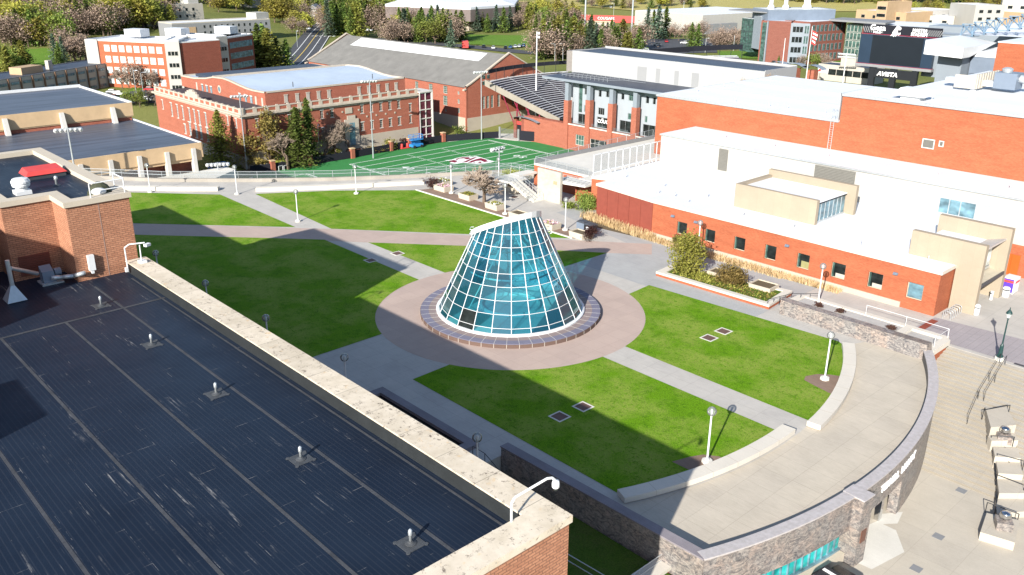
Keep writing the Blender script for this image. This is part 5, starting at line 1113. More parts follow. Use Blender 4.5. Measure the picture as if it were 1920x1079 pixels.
for x in (-257.3,-217.5,-221): MB().box(x-.4,111.9,-2.35,x+.4,112.0,-0.2).build('window', MT['pale_wall'], bo)
b = MB(); b.lathe([(0.95,0),(0.95,0.16)], (0,0,0), 20, 0); b.lathe([(0.6,0.1),(0.6,0.2)], (0,0,0), 16, 1); b.v = [(-242.4+p[0], 112.02-p[2], -0.6+p[1]*1.15) for p in b.v]; b.build('round_window', [MT['stone_trim'], MT['glass_blue']], bo)
for k, (x, z) in enumerate(((-226,-14),)): pass
b = MB(); b.box(-209.4,131.6,-14.5,-209.1,136.2,-7.2); b.box(-209.4,132.6,-7.2,-209.15,135.2,-6.2); b.box(-209.42,132.2,-5.6,-209.3,134.4,-4.0); b.build('entrance_stone', MT['stone_trim'], bo); MB().box(-209.1,133.0,-14.5,-209.05,134.8,-8.2).build('entrance_window', MT['glass_blue'], bo)
for y in (139.2,142.4,145.6,148.8,131.3,136.6,126.5): MB().box(-209.48,y-.22,-7.3 if y > 137 and y < 150 else -5.2,-209.35,y+.22,-6.85 if y > 137 and y < 150 else -4.75).build('stone_lozenge', MT['stone_trim'], bo)
for y in (119.5, 145.5): 
    b = MB(); b.tube((-219.5,y+3,1.5),(-219.5,y+3,2.9),0.12,6); b.build('flue', MT['dark_metal'], bo)
# glazed stair at its right end
b = MB(); b.box(-209.2,157.2,-15.5,-208.7,161.6,-2.2,1)
for y in (157.2,159.3,161.5): b.box(-208.7,y-.12,-15.5,-208.5,y+.12,-2.2)
for z in (-2.3,-4.6,-7.2,-9.8,-12.2,-14.6): b.box(-208.72,157.1,z-.12,-208.45,161.6,z+.12)
b.box(-215,157.1,-2.2,-208.3,161.9,-1.9); b.box(-209.2,161.6,-16,-208.3,161.9,-2.2); b.build('glass_stair', [MT['frame_white'], glass_dark('burgundy glass', (0.06,0.015,0.03))], bo)
MB().box(-215,157.05,-16.4,-209.2,161.8,-2.3).build('stair_core', MT['brick_red'], bo)

# ================================================================== FIELD HOUSE with big grey gabled roof
fh = thing('field_house', 'huge brick field house with grey gabled roof and white ridge skylight', 'building', (-258, 194, -15))
FX0, FX1, FY0, FY1, FYR, ZE, ZR = -303.0, -210.0, 176.5, 211.5, 194.0, -2.4, 6.0
ew = [(-235.6,-5.7,-3.35,1.7),(-228.2,-5.7,-3.35,1.9),(-220.7,-5.6,-3.2,2.1),(-228.3,-9.3,-6.5,1.9),(-220.8,-9.3,-6.3,2.1),(-214.2,-5.2,-4.2,1.0),(-214.2,-8.0,-6.6,1.0),(-214.2,-10.9,-9.3,1.0),(-228.3,-10.6,-9.9,1.0),(-220.8,-11.2,-10.4,1.0),(-243,-5.7,-3.35,1.7),(-250.5,-5.7,-3.35,1.7)]
he = [(x-FX0-w_/2, x-FX0+w_/2, z0, z1) for x, z0, z1, w_ in ew]
gwn = [(y,z0,z1,1.15) for y in (183.3,185.0,186.8,189.6,196,199) for z0,z1 in ((-5.4,-1.3),(-9.8,-5.9))]+[(y,-0.6,0.5,1.1) for y in (183.3,185.2)]
hg = [(y-FY0-w_/2, y-FY0+w_/2, z0, z1) for y, z0, z1, w_ in gwn]
a = MB(); hole_wall(a, (FX0,FY0), (FX1,FY0), -12.0, ZE, he, 0.25); hole_wall(a, (FX1,FY0), (FX1,FY1), -12.0, ZE-0.2, [h for h in hg if h[3] < ZE-0.25], 0.25)
a.add([(FX1,FY0,ZE-0.2),(FX1,FY1,ZE-0.2),(FX1,FYR,ZR+.35)],[(0,1,2)]); a.add([(FX0,FY1,-12),(FX0,FY0,-12),(FX0,FY0,ZE),(FX0,FYR,ZR+.35),(FX0,FY1,ZE)],[(0,1,2,3,4)]); a.quad((FX1,FY1,-12),(FX0,FY1,-12),(FX0,FY1,ZE),(FX1,FY1,ZE))
a.build('wall', MT['brick_old'], fh)
for h in he: win(fh, (FX0,FY0), (FX1,FY0), h, [MT['frame_white'], MT['glass_green']], 0.22, 3 if h[1]-h[0] > 1.2 else 2, 4, 0.08)
for h in hg:
    if h[3] < ZE-0.25: win(fh, (FX1,FY0), (FX1,FY1), h, [MT['frame_white'], MT['glass_green']], 0.22, 2, 3, 0.08)
for y0, z0, z1, w_ in [g for g in gwn if g[2] >= ZE-0.25]:
    b = MB(); b.box(FX1,y0-w_/2,z0 if z0 > ZE else -2.4,FX1+.04,y0+w_/2,z1,1); b.box(FX1,y0-w_/2-.1,z1,FX1+.08,y0+w_/2+.1,z1+.12); b.build('window', [MT['frame_white'], MT['glass_green']], fh)
b = MB(); b.box(FX0,FY0-.15,-16.4,FX1+.15,FY0+.3,-12.0); b.box(FX1-.2,FY0+.3,-16.4,FX1+.15,FY1,-12.0); b.build('base_course', MT['limestone'], fh)
b = MB(); sl_ = (ZR-ZE)/(FYR-FY0)
b.add([(FX0+.4,FY0-.5,ZE-.25),(FX1-.4,FY0-.5,ZE-.25),(FX1-.4,FYR,ZR),(FX0+.4,FYR,ZR),(FX0+.4,FY1+.5,ZE-.25),(FX1-.4,FY1+.5,ZE-.25)],[(0,1,2,3),(3,2,5,4)]); b.build('roof', MT['gray_roof'], fh)
b = MB(); z_ = lambda y: ZE+(y-FY0)*sl_+0.1
b.add([(-292,188.3,z_(188.3)),(-219,188.9,z_(188.9)),(-219.5,193.2,z_(193.2)),(-291.5,193.2,z_(193.2))],[(0,1,2,3)]); b.build('skylight_strip', plain('white roof panel', (0.72,0.74,0.74), 0.5, 0.05), fh)
for x in (FX0, FX1):
    b = MB()
    for s in (1,-1):
        pts = [(FYR-s*19.0,ZE-0.75),(FYR-s*18.0,ZE-0.5),(FYR-s*18.0,ZE+0.25),(FYR-s*16.0,ZE+1.1),(FYR,ZR+.75)]
        for p, q in zip(pts[:-1], pts[1:]):
            b.add([(x-.45,p[0],p[1]-.35),(x+.25,p[0],p[1]-.35),(x+.25,q[0],q[1]-.35),(x-.45,q[0],q[1]-.35),(x-.45,p[0],p[1]+.05),(x+.25,p[0],p[1]+.05),(x+.25,q[0],q[1]+.05),(x-.45,q[0],q[1]+.05)],[(3,2,1,0),(4,5,6,7),(0,1,5,4),(1,2,6,5),(2,3,7,6),(3,0,4,7)])
    b.build('gable_coping', MT['stone_trim'], fh)
b = MB(); b.add([(FX1-.35,FY0-.6,-16),(FX1+.1,FY0-.6,-16),(FX1+.1,FY0,-16),(FX1-.35,FY0,-16),(FX1-.35,FY0-.6,ZE),(FX1+.1,FY0-.6,ZE),(FX1+.1,FY0,ZE),(FX1-.35,FY0,ZE)],[(0,1,5,4),(1,2,6,5),(2,3,7,6),(3,0,4,7),(4,5,6,7)]); b.build('corner_pier', MT['brick_old'], fh)

# ================================================================== STADIUM END BUILDING AND STAND
sb = thing('stadium_clubhouse', 'stadium end building with brick columns, silver canopy and tall white block', 'building', (-160, 184, -15))
SY = 181.64
wl_ = [(-176,-15.5,-13.1),( -163,-15.5,-12.8)]
a = MB(); hole_wall(a, (-190,SY), (-135,SY), -16.4, -9.2, [(-168.9+190,-164.9+190,-14.6,-11.6),(-163.4+190,-156.5+190,-14.6,-12.0),(-154.8+190,-148+190,-14.6,-12.0)], 0.3); a.quad((-190,SY,-9.2),(-135,SY,-9.2),(-135,184,-9.2),(-190,184,-9.2)); a.build('base_wall', MT['brick_old'], sb)
for x0, x1, g_ in ((-168.9,-164.9,'glass_green'),(-163.4,-156.5,'glass'),(-154.8,-148,'glass')): win(sb, (-190,SY), (-135,SY), (x0+190,x1+190,-14.6,-11.6 if x0 < -168 else -12.0), [MT['frame_white'], MT[g_]], 0.28, 4, 2, 0.12)
b = MB(); b.box(-171.9,SY-.2,-9.2,-135,SY+.3,-8.95); b.build('ledge', MT['concrete_light'], sb)
for x0, x1 in ((-170.6,-165.4),(-163.2,-158),(-155.5,-150)): MB().quad((x0,SY+.1,-8.9),(x1,SY+.1,-8.9),(x1,SY+.1,-7.9),(x0,SY+.1,-7.9)).build('glass_rail', MT['mesh_panel'], sb)
for x in (-172.6,-164.4,-156.2,-148.0,-139.8):
    MB().box(x-.85,SY-.35,-16.4,x+.85,SY+1.2,-2.6 if x < -170 else -1.6).build('column', MT['brick_old'], sb); MB().box(x-.65,SY-.2,-2.6 if x < -170 else -1.6,x+.65,SY+1.0,2.6).build('column_top', MT['silver_panel'], sb)
wu = [(-170.4,-168.9,-7.8,2.2,'glass_green'),(-168.2,-164.9,-0.1,1.8,'glass'),(-163.0,-161.9,-0.1,1.8,'glass'),(-160.3,-157.7,0.1,1.8,'glass'),(-154.9,-153.8,0.1,1.8,'glass'),(-152.3,-149.6,0.1,1.8,'glass_green'),(-146.5,-145.4,0.1,2.0,'glass'),(-144.2,-143.2,0.1,2.0,'glass'),
      (-168.2,-165.9,-4.9,-3.0,'glass_green'),(-162.9,-160.6,-4.9,-3.0,'glass'),(-157.9,-157.2,-4.9,-3.2,'glass_green'),(-152.3,-150.6,-4.9,-3.2,'glass_green'),(-146.5,-145.6,-4.9,-3.2,'glass_green')]
lw_ = [(-170.4,-165.4,-9.1,-6.2,'glass'),(-163.2,-157.6,-9.1,-6.2,'glass'),(-155.0,-149.2,-9.1,-6.0,'glass'),(-147,-141,-9.1,-6.0,'glass')]
wu = [(w_[0],w_[1],w_[2]-.65,w_[3]-.65,w_[4]) if w_[2] > -7 else w_ for w_ in wu]
hh = [(w_[0]+190, w_[1]+190, w_[2], w_[3]) for w_ in wu if w_[2] > -7] + [(w_[0]+190,w_[1]+190,w_[2],w_[3]) for w_ in lw_]+[(-170.4+190,-168.9+190,-5.9,2.2)]
a = MB(); hole_wall(a, (-190+17.4,184), (-135,184), -9.2, 2.6, [(h[0]-17.4,h[1]-17.4,h[2],h[3]) for h in hh], 0.25); a.build('panel_wall', plain('pale silver cladding', (0.30,0.33,0.365), 0.4, 0.05, 0.3), sb)
for h, w_ in zip(hh, [w_ for w_ in wu if w_[2] > -7]+lw_+[(0,0,0,0,'glass_green')]): win(sb, (-172.6,184), (-135,184), (h[0]-17.4,h[1]-17.4,h[2],h[3]), [MT['galv'], MT[w_[4]]], 0.22, 3 if h[1]-h[0] > 2 else 1, 1, 0.08)
lt = MB(); text_mesh(lt, "COUG'S", (-160.4,183.85,-7.3), (1,0,0), (0,0,1), 1.35, depth=0.08, bold=0.02); text_mesh(lt, 'GO', (-161.0,183.85,-6.55), (1,0,0), (0,0,1), 0.5, depth=0.08); lt.build('window_lettering', MT['sign_white'], sb)
b = MB(); b.box(-181.4,180.4,2.75,-135,193.8,3.4); b.build('canopy', MT['silver_panel'], sb); MB().box(-181.2,180.6,3.4,-135,193.6,3.45).build('canopy_roof', MT['dark_roof'], sb)
b = MB(); b.box(-182.3,193.6,-10,-118,193.9,9.5); b.box(-118.3,193.9,-10,-118,208,9.7); b.box(-182.3,193.9,-10,-182,208,9.5); b.box(-182.3,208,-10,-118,208.3,9.9); b.build('white_block', plain('white stadium cladding', (0.335,0.34,0.345), 0.6, 0.03), sb)
MB().box(-182,193.9,-10,-118.3,208,9.25).build('block_roof', MT['dark_roof'], sb); MB().box(-184.7,193.8,3.4,-182.32,200,9.3).build('side_panel', plain('taupe panel', (0.22,0.20,0.185), 0.7), sb)
for x, w_ in ((-156,1.6),(-150.5,0.7),(-144.3,0.7),(-138.3,1.1)): MB().box(x-w_,193.55,3.6,x+w_,193.6,7.2).build('access_panel', MT['gray_wall'] if False else plain('pale grey panel', (0.25,0.255,0.26), 0.6, 0.02), sb)
b = MB()
for f_ in (0.5,1.05):
    b.path([(-177,184,3.45+f_),(-160,184.5,3.45+f_),(-158,188,3.45+f_),(-150,188,3.45+f_)],0.04,4); b.path([(-177,184,3.45+f_),(-177,191,3.45+f_),(-158,191,3.45+f_)],0.04,4)
for i in range(12): b.tube((-177+i*1.55,184,3.45),(-177+i*1.55,184,4.5),0.04,4); b.tube((-177+i*1.7,191,3.45),(-177+i*1.7,191,4.5),0.04,4)
b.build('roof_railing', MT['galv'], sb)
def stand(c, a0, a1, ri, ro, zi, zo, rows, label, name='stadium_stand', stringer=True):
    t = thing(name, label, 'grandstand', (c[0]+ri*math.cos(R(a1)), c[1]+ri*math.sin(R(a1)), zi-2)); n_ = 22
    tr = MB()
    for k in range(rows):
        r0_ = ri+(ro-ri)*k/rows; r1_ = ri+(ro-ri)*(k+1)/rows; z_ = zi+(zo-zi)*k/rows
        tr.arcwall(c, r0_, r1_, R(a0), R(a1), z_-0.7, z_, n_)
    tr.build('treads', MT['bleacher_dark'], t)
    for k in range(rows):
        r0_ = ri+(ro-ri)*(k+0.62)/rows; z_ = zi+(zo-zi)*k/rows
        MB().arcwall(c, r0_, r0_+(ro-ri)/rows*0.46, R(a0), R(a1), z_+0.34, z_+0.42, n_).build('bench_row', MT['bleacher'], t)
    if stringer:
        b = MB(); A_ = R(a1); e = Vector((math.cos(A_), math.sin(A_), 0)); s_ = Vector((-e.y, e.x, 0)); C_ = Vector((*c,0))
        p0, p1 = C_+e*ri+Vector((0,0,zi)), C_+e*(ro+1.5)+Vector((0,0,zo))
        vs = [p0+Vector((0,0,-1.5)),p1+Vector((0,0,-1.3)),p1+Vector((0,0,.55)),p0+Vector((0,0,.4))]; b.add([v_+s_*.02 for v_ in vs]+[v_+s_*.5 for v_ in vs],[(0,1,2,3),(7,6,5,4),(0,4,5,1),(1,5,6,2),(2,6,7,3),(3,7,4,0)]); b.build('stringer', concrete('stand concrete', (0.27,0.245,0.205), 0.2), t)
        for i in range(3):
            f_ = 0.28+i*0.15; p = p0.lerp(p1, f_)-s_*0.6; b = MB(); b.tube(p+Vector((0,0,-1.2)), Vector((p.x,p.y,-16.4)), .22, 6); q = p0.lerp(p1, min(1,f_+.2))-s_*.6; b.tube(Vector((p.x,p.y,-15)), q+Vector((0,0,-1.4)), .16, 6); b.build('brace', MT['crimson'], t)
    b = MB(); 
    rr = ro-0.2; b.arcwall(c, ro, ro+0.7, R(a0), R(a1), zo-.6, zo, n_); b.build('walkway', MT['concrete_light'], t)
    b = MB(); b.arcwall(c, rr+.6, rr+.7, R(a0), R(a1), zo+2.3, zo+3.5, n_); b.build('fence_band', MT['black_fabric'], t)
    for i in range(9):
        A_ = R(a0+(a1-a0)*i/8); MB().tube((c[0]+(rr+.5)*math.cos(A_),c[1]+(rr+.5)*math.sin(A_),zo),(c[0]+(rr+.5)*math.cos(A_),c[1]+(rr+.5)*math.sin(A_),zo+3.5),.09,5).build('fence_post', MT['black_metal'], t)
    b = MB()
    for A_ in (R(a0+(a1-a0)*.33), R(a0+(a1-a0)*.72)):
        e = Vector((math.cos(A_), math.sin(A_), 0)); p, q = Vector((*c,zi+.45))+e*ri, Vector((*c,zo+.45))+e*ro; b.tube(p,q,.06,4)
    b.build('aisle_rail', MT['galv'], t)
    return t
stand((-155,201.5), 163, 202.7, 30.3, 53.5, -10.3, -0.6, 22, 'curved stadium stand of silver benches with a black fence band along its rim')


# ================================================================== FIELD FENCE, POLES AND SMALL THINGS
fp = [P(u,v,FZ) for u,v in ((470,326),(512,321),(581,310),(661,297),(734,283),(768,277),(831,266),(935,259))]
ff = thing('field_fence', 'black fabric fence along the far edge of the green field', 'fence', fp[0])
b = MB()
for p, q in zip(fp[:-1], fp[1:]):
    k = 5
    for i in range(k): a_, c_ = p.lerp(q, i/k), p.lerp(q, (i+1)/k); b.quad(a_+Vector((0,0,.1)), c_+Vector((0,0,.1)), c_+Vector((0,0,2.0)), a_+Vector((0,0,2.0)))
b.build('fabric', MT['black_fabric'], ff)
for p, q in zip(fp[:-1], fp[1:]):
    for i in range(1,4): a_ = p.lerp(q,i/4); MB().tube(a_-Vector((.15,0,0)), a_+Vector((-.15,0,2.1)), .06, 5).build('post', MT['galv'], ff)
for i, p in enumerate(fp[1:7]):
    t = thing('brick_pillar', ['brick pillar at the near end of the black field fence','brick pillar second along the black field fence','brick pillar third along the black field fence, left of a tall light pole','brick pillar fourth along the black field fence, right of the light pole','brick pillar beside the blue lift machine','brick pillar at the far corner of the black field fence'][i], 'pillar', p, 'brick pillars of the field fence')
    MB().box(p.x-.55,p.y-.55,FZ,p.x+.55,p.y+.55,FZ+2.6).build('shaft', MT['brick_old'], t); MB().box(p.x-.65,p.y-.65,FZ+2.6,p.x+.65,p.y+.65,FZ+2.8).build('cap', MT['tan_fascia'], t)
for i, (u, v) in enumerate(((937,259),(972,264),(987,250))):
    p = P(u,v,FZ); t = thing('field_gate', ['dark mesh field gate left of the grey post','dark mesh field gate beside the brick stadium wall','dark fence panel behind the field gate'][i], 'gate', p)
    MB().box(p.x-.2,p.y-.2,FZ,p.x+.2,p.y+.2,FZ+3.4).build('post', MT['galv'], t); MB().quad(p+Vector((0,.3,.2)), p+Vector((5.2,2.6,.2)) if i else p+Vector((5.6,1.8,.2)), p+Vector((5.2,2.6,3.0)) if i else p+Vector((5.6,1.8,3.0)), p+Vector((0,.3,3.0))).build('panel', MT['black_fabric'] if i else MT['mesh_panel'], t)
def floodlight(x, y, z0, h, label, nl=6, rz=0.8, double=False, r=0.2, white=False):
    t = thing('floodlight_pole', label, 'floodlight', (x,y,z0), 'floodlight poles round the field'); m_ = MT['white_metal'] if white else MT['galv']
    MB().tube((x,y,z0),(x,y,z0+h),r,8,r2=r*.55).build('pole', m_, t)
    d_ = Vector((math.cos(rz), math.sin(rz), 0)); n_ = Vector((-d_.y, d_.x, 0))
    for j in range(2 if double else 1):
        z = z0+h-.2-j*1.1; L = (nl-1)*.75
        MB().tube(Vector((x,y,z))-d_*L/2, Vector((x,y,z))+d_*L/2, .07, 5).build('crossbar', m_, t)
        for i in range(nl):
            c_ = Vector((x,y,z-.15))+d_*(-L/2+i*.75)+n_*.3; b = MB(); b.tube(c_-n_*.3, c_+n_*.35+Vector((0,0,-.25)), .16, 8, r2=.4); b.build('lamp_head', MT['white_metal'], t)
    return t
p = P(463,318,FZ); floodlight(p.x,p.y,FZ,19.0,'floodlight pole beside the dark fir, in front of the old brick gym',6,1.2)
p = P(700,297,FZ); floodlight(p.x,p.y,FZ,21.0,'floodlight pole on the far field edge before the old brick gym',6,1.2)
p = P(903,262,FZ); floodlight(p.x,p.y,FZ,20.2,'floodlight pole at the far field corner before the field house gable',6,1.2)
floodlight(-157.5,45.5,-4,17.5-5.0,'floodlight pole rising in front of the dark gymnasium roofs',6,1.2)
p = P(412,345,-6); 
floodlight(p.x,p.y,-10,onX(412,304,p.x).z+10,'short floodlight pole with big white lamps near the blue lift at left',6,1.1)
p = P(936,334,-6); floodlight(p.x,p.y,-16,onX(934,276,p.x).z+16,'slim floodlight pole over the field logo seen behind the globe lamp',5,1.6)
p = P(1004.5,217,-12); floodlight(p.x,p.y,-16,29.6,'tall white floodlight pole standing against the silver stand',3,-0.6,True,0.28,True)
def lift(u, v, z, label, s=1.0):
    p = P(u,v,z); t = thing('scissor_lift', label, 'lift', p, 'blue lift machines'); x, y = p.x, p.y
    b = MB(); b.box(x-.8*s,y-1.5*s,z+.35*s,x+.8*s,y+1.5*s,z+.9*s); b.build('chassis', MT['blue_lift'], t)
    for sx in (-1,1):
        for sy in (-1,1): b = MB(); b.tube((x+sx*.65*s,y+sy*1.0*s,z+.35*s),(x+sx*.95*s,y+sy*1.0*s,z+.35*s),.35*s,10); b.build('wheel', MT['tire'], t)
    b = MB()
    for k in range(3): b.tube((x-.4*s,y-1.1*s,z+(.9+k*.3)*s),(x-.4*s,y+1.1*s,z+(1.2+k*.3)*s),.06*s,4); b.tube((x+.4*s,y+1.1*s,z+(.9+k*.3)*s),(x+.4*s,y-1.1*s,z+(1.2+k*.3)*s),.06*s,4)
    b.build('scissor_arms', MT['blue_lift'], t)
    b = MB(); b.box(x-.75*s,y-1.5*s,z+1.8*s,x+.75*s,y+1.5*s,z+1.95*s)
    for zz in (2.4,2.95): b.path([(x-.75*s,y-1.5*s,z+zz*s),(x+.75*s,y-1.5*s,z+zz*s),(x+.75*s,y+1.5*s,z+zz*s),(x-.75*s,y+1.5*s,z+zz*s),(x-.75*s,y-1.5*s,z+zz*s)],.05*s,4)
    for sx in (-1,1):
        for sy in (-1,0,1): b.tube((x+sx*.75*s,y+sy*1.5*s,z+1.9*s),(x+sx*.75*s,y+sy*1.5*s,z+2.95*s),.05*s,4)
    b.build('platform', MT['blue_lift'], t)
lift(780,277,FZ,'blue scissor lift parked at the far edge of the field',1.25); lift(412,338,-13,'blue scissor lift beyond the plaza railing at left',1.3)
p = P(759,279,FZ); t = thing('field_sled', 'red training sled on the far field edge beside the blue lift', 'training sled', p)
b = MB(); b.box(p.x-.5,p.y-1.4,FZ+.1,p.x+.5,p.y+1.4,FZ+.35); b.build('base', MT['red_paint'], t)
for y in (-1.0,1.0): b = MB(); b.lathe([(.3,0.3),(.38,.8),(.34,1.4),(.12,1.5)],(p.x,p.y+y,FZ),10); b.build('pad', MT['red_paint'], t)
for i,(u,v) in enumerate(((523,321),(533,320))):
    p = P(u,v,FZ); t = thing('hurdle', ['white hurdle frame on the field edge by the end pillar, left one','white hurdle frame on the field edge by the end pillar, right one'][i], 'hurdle', p, 'white hurdle frames on the field')
    b = MB(); b.path([p,p+Vector((0,0,1.2)),p+Vector((-.3,1.3,1.2)),p+Vector((-.3,1.3,0))],.07,5); b.build('frame', MT['white_metal'], t)
# gate canopy below the stand
p = P(990,250,-15); t = thing('gate_canopy', 'curved grey canopy over the stadium gate with red panels', 'canopy', p)
p = P(990,223,-10.0); x, y = p.x, p.y
b = MB(); n_ = 8
for i in range(n_):
    f0, f1 = -1+2*i/n_, -1+2*(i+1)/n_; b.add([(x+f0*6,y-2.2,-9.4-f0*f0*.9),(x+f1*6,y-2.2,-9.4-f1*f1*.9),(x+f1*6,y+2.2,-9.4-f1*f1*.9),(x+f0*6,y+2.2,-9.4-f0*f0*.9)],[(0,1,2,3)])
b.build('canopy', MT['silver_panel'], t)
for i in (-5,-1.7,1.7,5): MB().box(x+i-.6,y-.6,-16.4,x+i+.6,y+.6,-10.2).build('pier', MT['brick_red'], t)
MB().box(x-4.4,y-.4,-12.2,x+4.4,y-.3,-11.2).build('sign_panel', MT['red_paint'], t); MB().box(x-4.4,y-.2,-15.6,x+4.4,y-.1,-12.2).build('gate', MT['black_metal'], t)

# ================================================================== FAR GROUND: lawns, roads, lots draped on the terrain
def drape(name, quad, mat, off=0.25, nu=10, nv=5):
    mb = MB(); a, b, c, d = quad
    for j in range(nv+1):
        for i in range(nu+1):
            f, g = i/nu, j/nv
            u = (a[0]*(1-f)+b[0]*f)*(1-g)+(d[0]*(1-f)+c[0]*f)*g; v = (a[1]*(1-f)+b[1]*f)*(1-g)+(d[1]*(1-f)+c[1]*f)*g
            p = G(u, v); mb.v.append((p.x, p.y, p.z+off))
    for j in range(nv):
        for i in range(nu): k = j*(nu+1)+i; mb.f.append([k+nu+1,k+nu+2,k+1,k]); mb.m.append(0)
    return struct(mb.build(name, mat))
def strip(name, pts, width, mat, off=0.3, parent=None, step=4, shift=0.0):
    P_ = [Vector((p.x,p.y,0)) for p in pts]; line = []
    for p, q in zip(P_[:-1], P_[1:]):
        n = max(1, int((q-p).length/step)); line += [p.lerp(q, i/n) for i in range(n)]
    line.append(P_[-1]); 
    for _ in range(6): line = [line[0]]+[(line[i-1]+line[i]*2+line[i+1])/4 for i in range(1,len(line)-1)]+[line[-1]]
    mb = MB(); k = 4
    for i, p in enumerate(line):
        d_ = (line[min(i+1,len(line)-1)]-line[max(i-1,0)]).normalized(); nn = Vector((-d_.y,d_.x,0))
        for j in range(k+1):
            q = p+nn*(shift+width*(j/k-.5)); mb.v.append((q.x,q.y,terrain(q.x,q.y)+off))
    for i in range(len(line)-1):
        for j in range(k): a = i*(k+1)+j; mb.f.append([a,a+1,a+k+2,a+k+1]); mb.m.append(0)
    o = mb.build(name, mat, parent)
    return o if parent else struct(o)
drape('lawn', [(8,96),(100,92),(132,122),(20,130)], MT['far_lawn'])
drape('lawn', [(864,66),(1012,68),(1012,90),(866,84)], MT['far_lawn'])
drape('lawn', [(1345,98),(1420,96),(1425,112),(1350,110)], MT['far_lawn'])
drape('lawn', [(1520,112),(1600,108),(1618,122),(1530,128)], MT['far_lawn'])
drape('lawn', [(1090,52),(1150,54),(1145,66),(1085,62)], MT['far_lawn'])
drape('lawn', [(255,160),(300,158),(290,172),(240,174)], MT['far_lawn'])
drape('lawn', [(560,42),(600,40),(612,50),(570,54)], MT['far_lawn'])
drape('dry_hill', [(960,4),(1630,-14),(1700,22),(1250,26)], MT['dry_hill'], 0.5, 30, 6)
r1 = [G(*p) for p in ((640,36),(612,48),(597,62),(585,78),(572,96),(552,118),(520,140))]
rd = strip('road', r1, 15, MT['asphalt'])
for s_, m_ in ((0.0,'road_yellow'),(3.4,'road_line'),(-3.4,'road_line'),(7.2,'road_line')): strip('road_line', r1, 0.35, MT[m_], 0.36, rd, shift=s_)
b = MB(); g0 = G(590,70)
for k in range(8): b.obox((g0.x-6+k*1.8, g0.y-3+k*1.6, terrain(g0.x,g0.y)+0.4), (0.8,3.2,0.05), 0.6)
b.build('crossing', MT['road_line'], rd)
strip('road', [G(*p) for p in ((700,74),(800,82),(866,88),(930,94),(985,100),(1060,104))], 12, MT['asphalt'])
drape('parking_lot', [(1185,74),(1340,74),(1345,100),(1175,104)], MT['asphalt'])
drape('parking_lot', [(205,176),(300,172),(300,196),(205,196)], MT['asphalt'])
strip('road', [G(*p) for p in ((150,215),(232,178),(300,172),(360,160),(430,150))], 9, MT['asphalt'], 0.27)
struct(MB().sheet([(-205,182),(-190,178.6),(-181,185),(-181,215),(-208,222),(-209,214)], -16.38).build('gate_plaza', MT['concrete_light']))
struct(MB().sheet([(-209,95),(-203.5,95),(-203.5,178),(-209,176)], -16.42).build('planting_bed', MT['soil']))

# ================================================================== FAR BUILDINGS
def fpt(u, v, z): return P(u, v, z)
def far_block(t, pl, pr, depth, z0, z1, wall, roof, par=0.5, parm=None):
    pl, pr = Vector((pl[0],pl[1],0)), Vector((pr[0],pr[1],0)); U = (pr-pl).normalized(); N = Vector((U.y,-U.x,0)); L = (pr-pl).length
    c = [pl, pr, pr-N*depth, pl-N*depth]
    MB().prism([(p.x,p.y) for p in c], z0, z1).build('wall', MT[wall], t)
    ins = [pl-N*.4+U*.4, pr-N*.4-U*.4, pr-N*(depth-.4)-U*.4, pl-N*(depth-.4)+U*.4]
    MB().prism([(p.x,p.y) for p in ins], z1, z1+0.06).build('roof', MT[roof], t)
    if par:
        b = MB()
        for i in range(4):
            p, q = c[i], c[(i+1)%4]; d_ = (q-p).normalized(); n_ = Vector((d_.y,-d_.x,0)); m_ = (p+q)/2-n_*.15
            b.obox((m_.x,m_.y,z1+par/2), ((q-p).length-.32,.3,par), math.atan2(d_.y,d_.x))
        b.build('parapet', MT[parm or wall], t)
    return pl, U, N, L
def far_windows(t, fr, s0, s1, cols, zs, w_, h_, frame='frame_white', pane='glass', split=2, name='window'):
    pl, U, N, L = fr; rz = math.atan2(U.y, U.x); src = None
    for z in zs:
        for i in range(cols):
            s = s0+(s1-s0)*(i+.5)/cols; c = pl+U*s+Vector((0,0,z))
            if src is None:
                b = MB(); b.box(-w_/2,-.10,-h_/2,w_/2,0,h_/2,0)
                for k in range(split): b.box(-w_/2+w_*k/split+.12,-.13,-h_/2+.12,-w_/2+w_*(k+1)/split-.06,-.10,h_/2-.12,1)
                src = o = b.build(name, [MT[frame], MT[pane]], t, loc=(0,0,0))
            else: o = src.copy(); COL.objects.link(o)
            o.parent = t; o.location = c-t.location; o.rotation_euler = (0,0,rz)
# long tan dormitory
q0, q1 = fpt(-60,161,-2), fpt(233,115,-2)
t = thing('long_dormitory', 'long low tan dormitory with dark columns and grey flat roof at the far left', 'building', (q1.x,q1.y,-12)); fr = far_block(t, q0, q1, 14, -16, -2, 'white_wall', 'dark_roof', .3, 'gray_wall')
L = fr[3]; k = 14
for i in range(k+1):
    p = fr[0]+fr[1]*(L*i/k)+fr[2]*.25; MB().obox((p.x,p.y,-8.6),(.35,.5,13.4),math.atan2(fr[1].y,fr[1].x)).build('column', plain('brown column', (0.15,0.09,0.06), 0.8) if i == 0 else bpy.data.materials['brown column'], t)
far_windows(t, fr, .5, L-.5, k, (-3.6,-6.3,-9.0,-11.7), 3.2, 1.0, 'gray_wall', 'glass_blue', 3)
p = fr[0]+fr[1]*(L*.42)-fr[2]*6; MB().obox((p.x,p.y,-.9),(9,5,2.4),math.atan2(fr[1].y,fr[1].x)).build('roof_house', MT['tan_wall'], t); p = fr[0]+fr[1]*(L*.58)-fr[2]*7; MB().obox((p.x,p.y,-.6),(1.6,1.6,3.2),0.4).build('chimney', MT['pale_wall'], t)
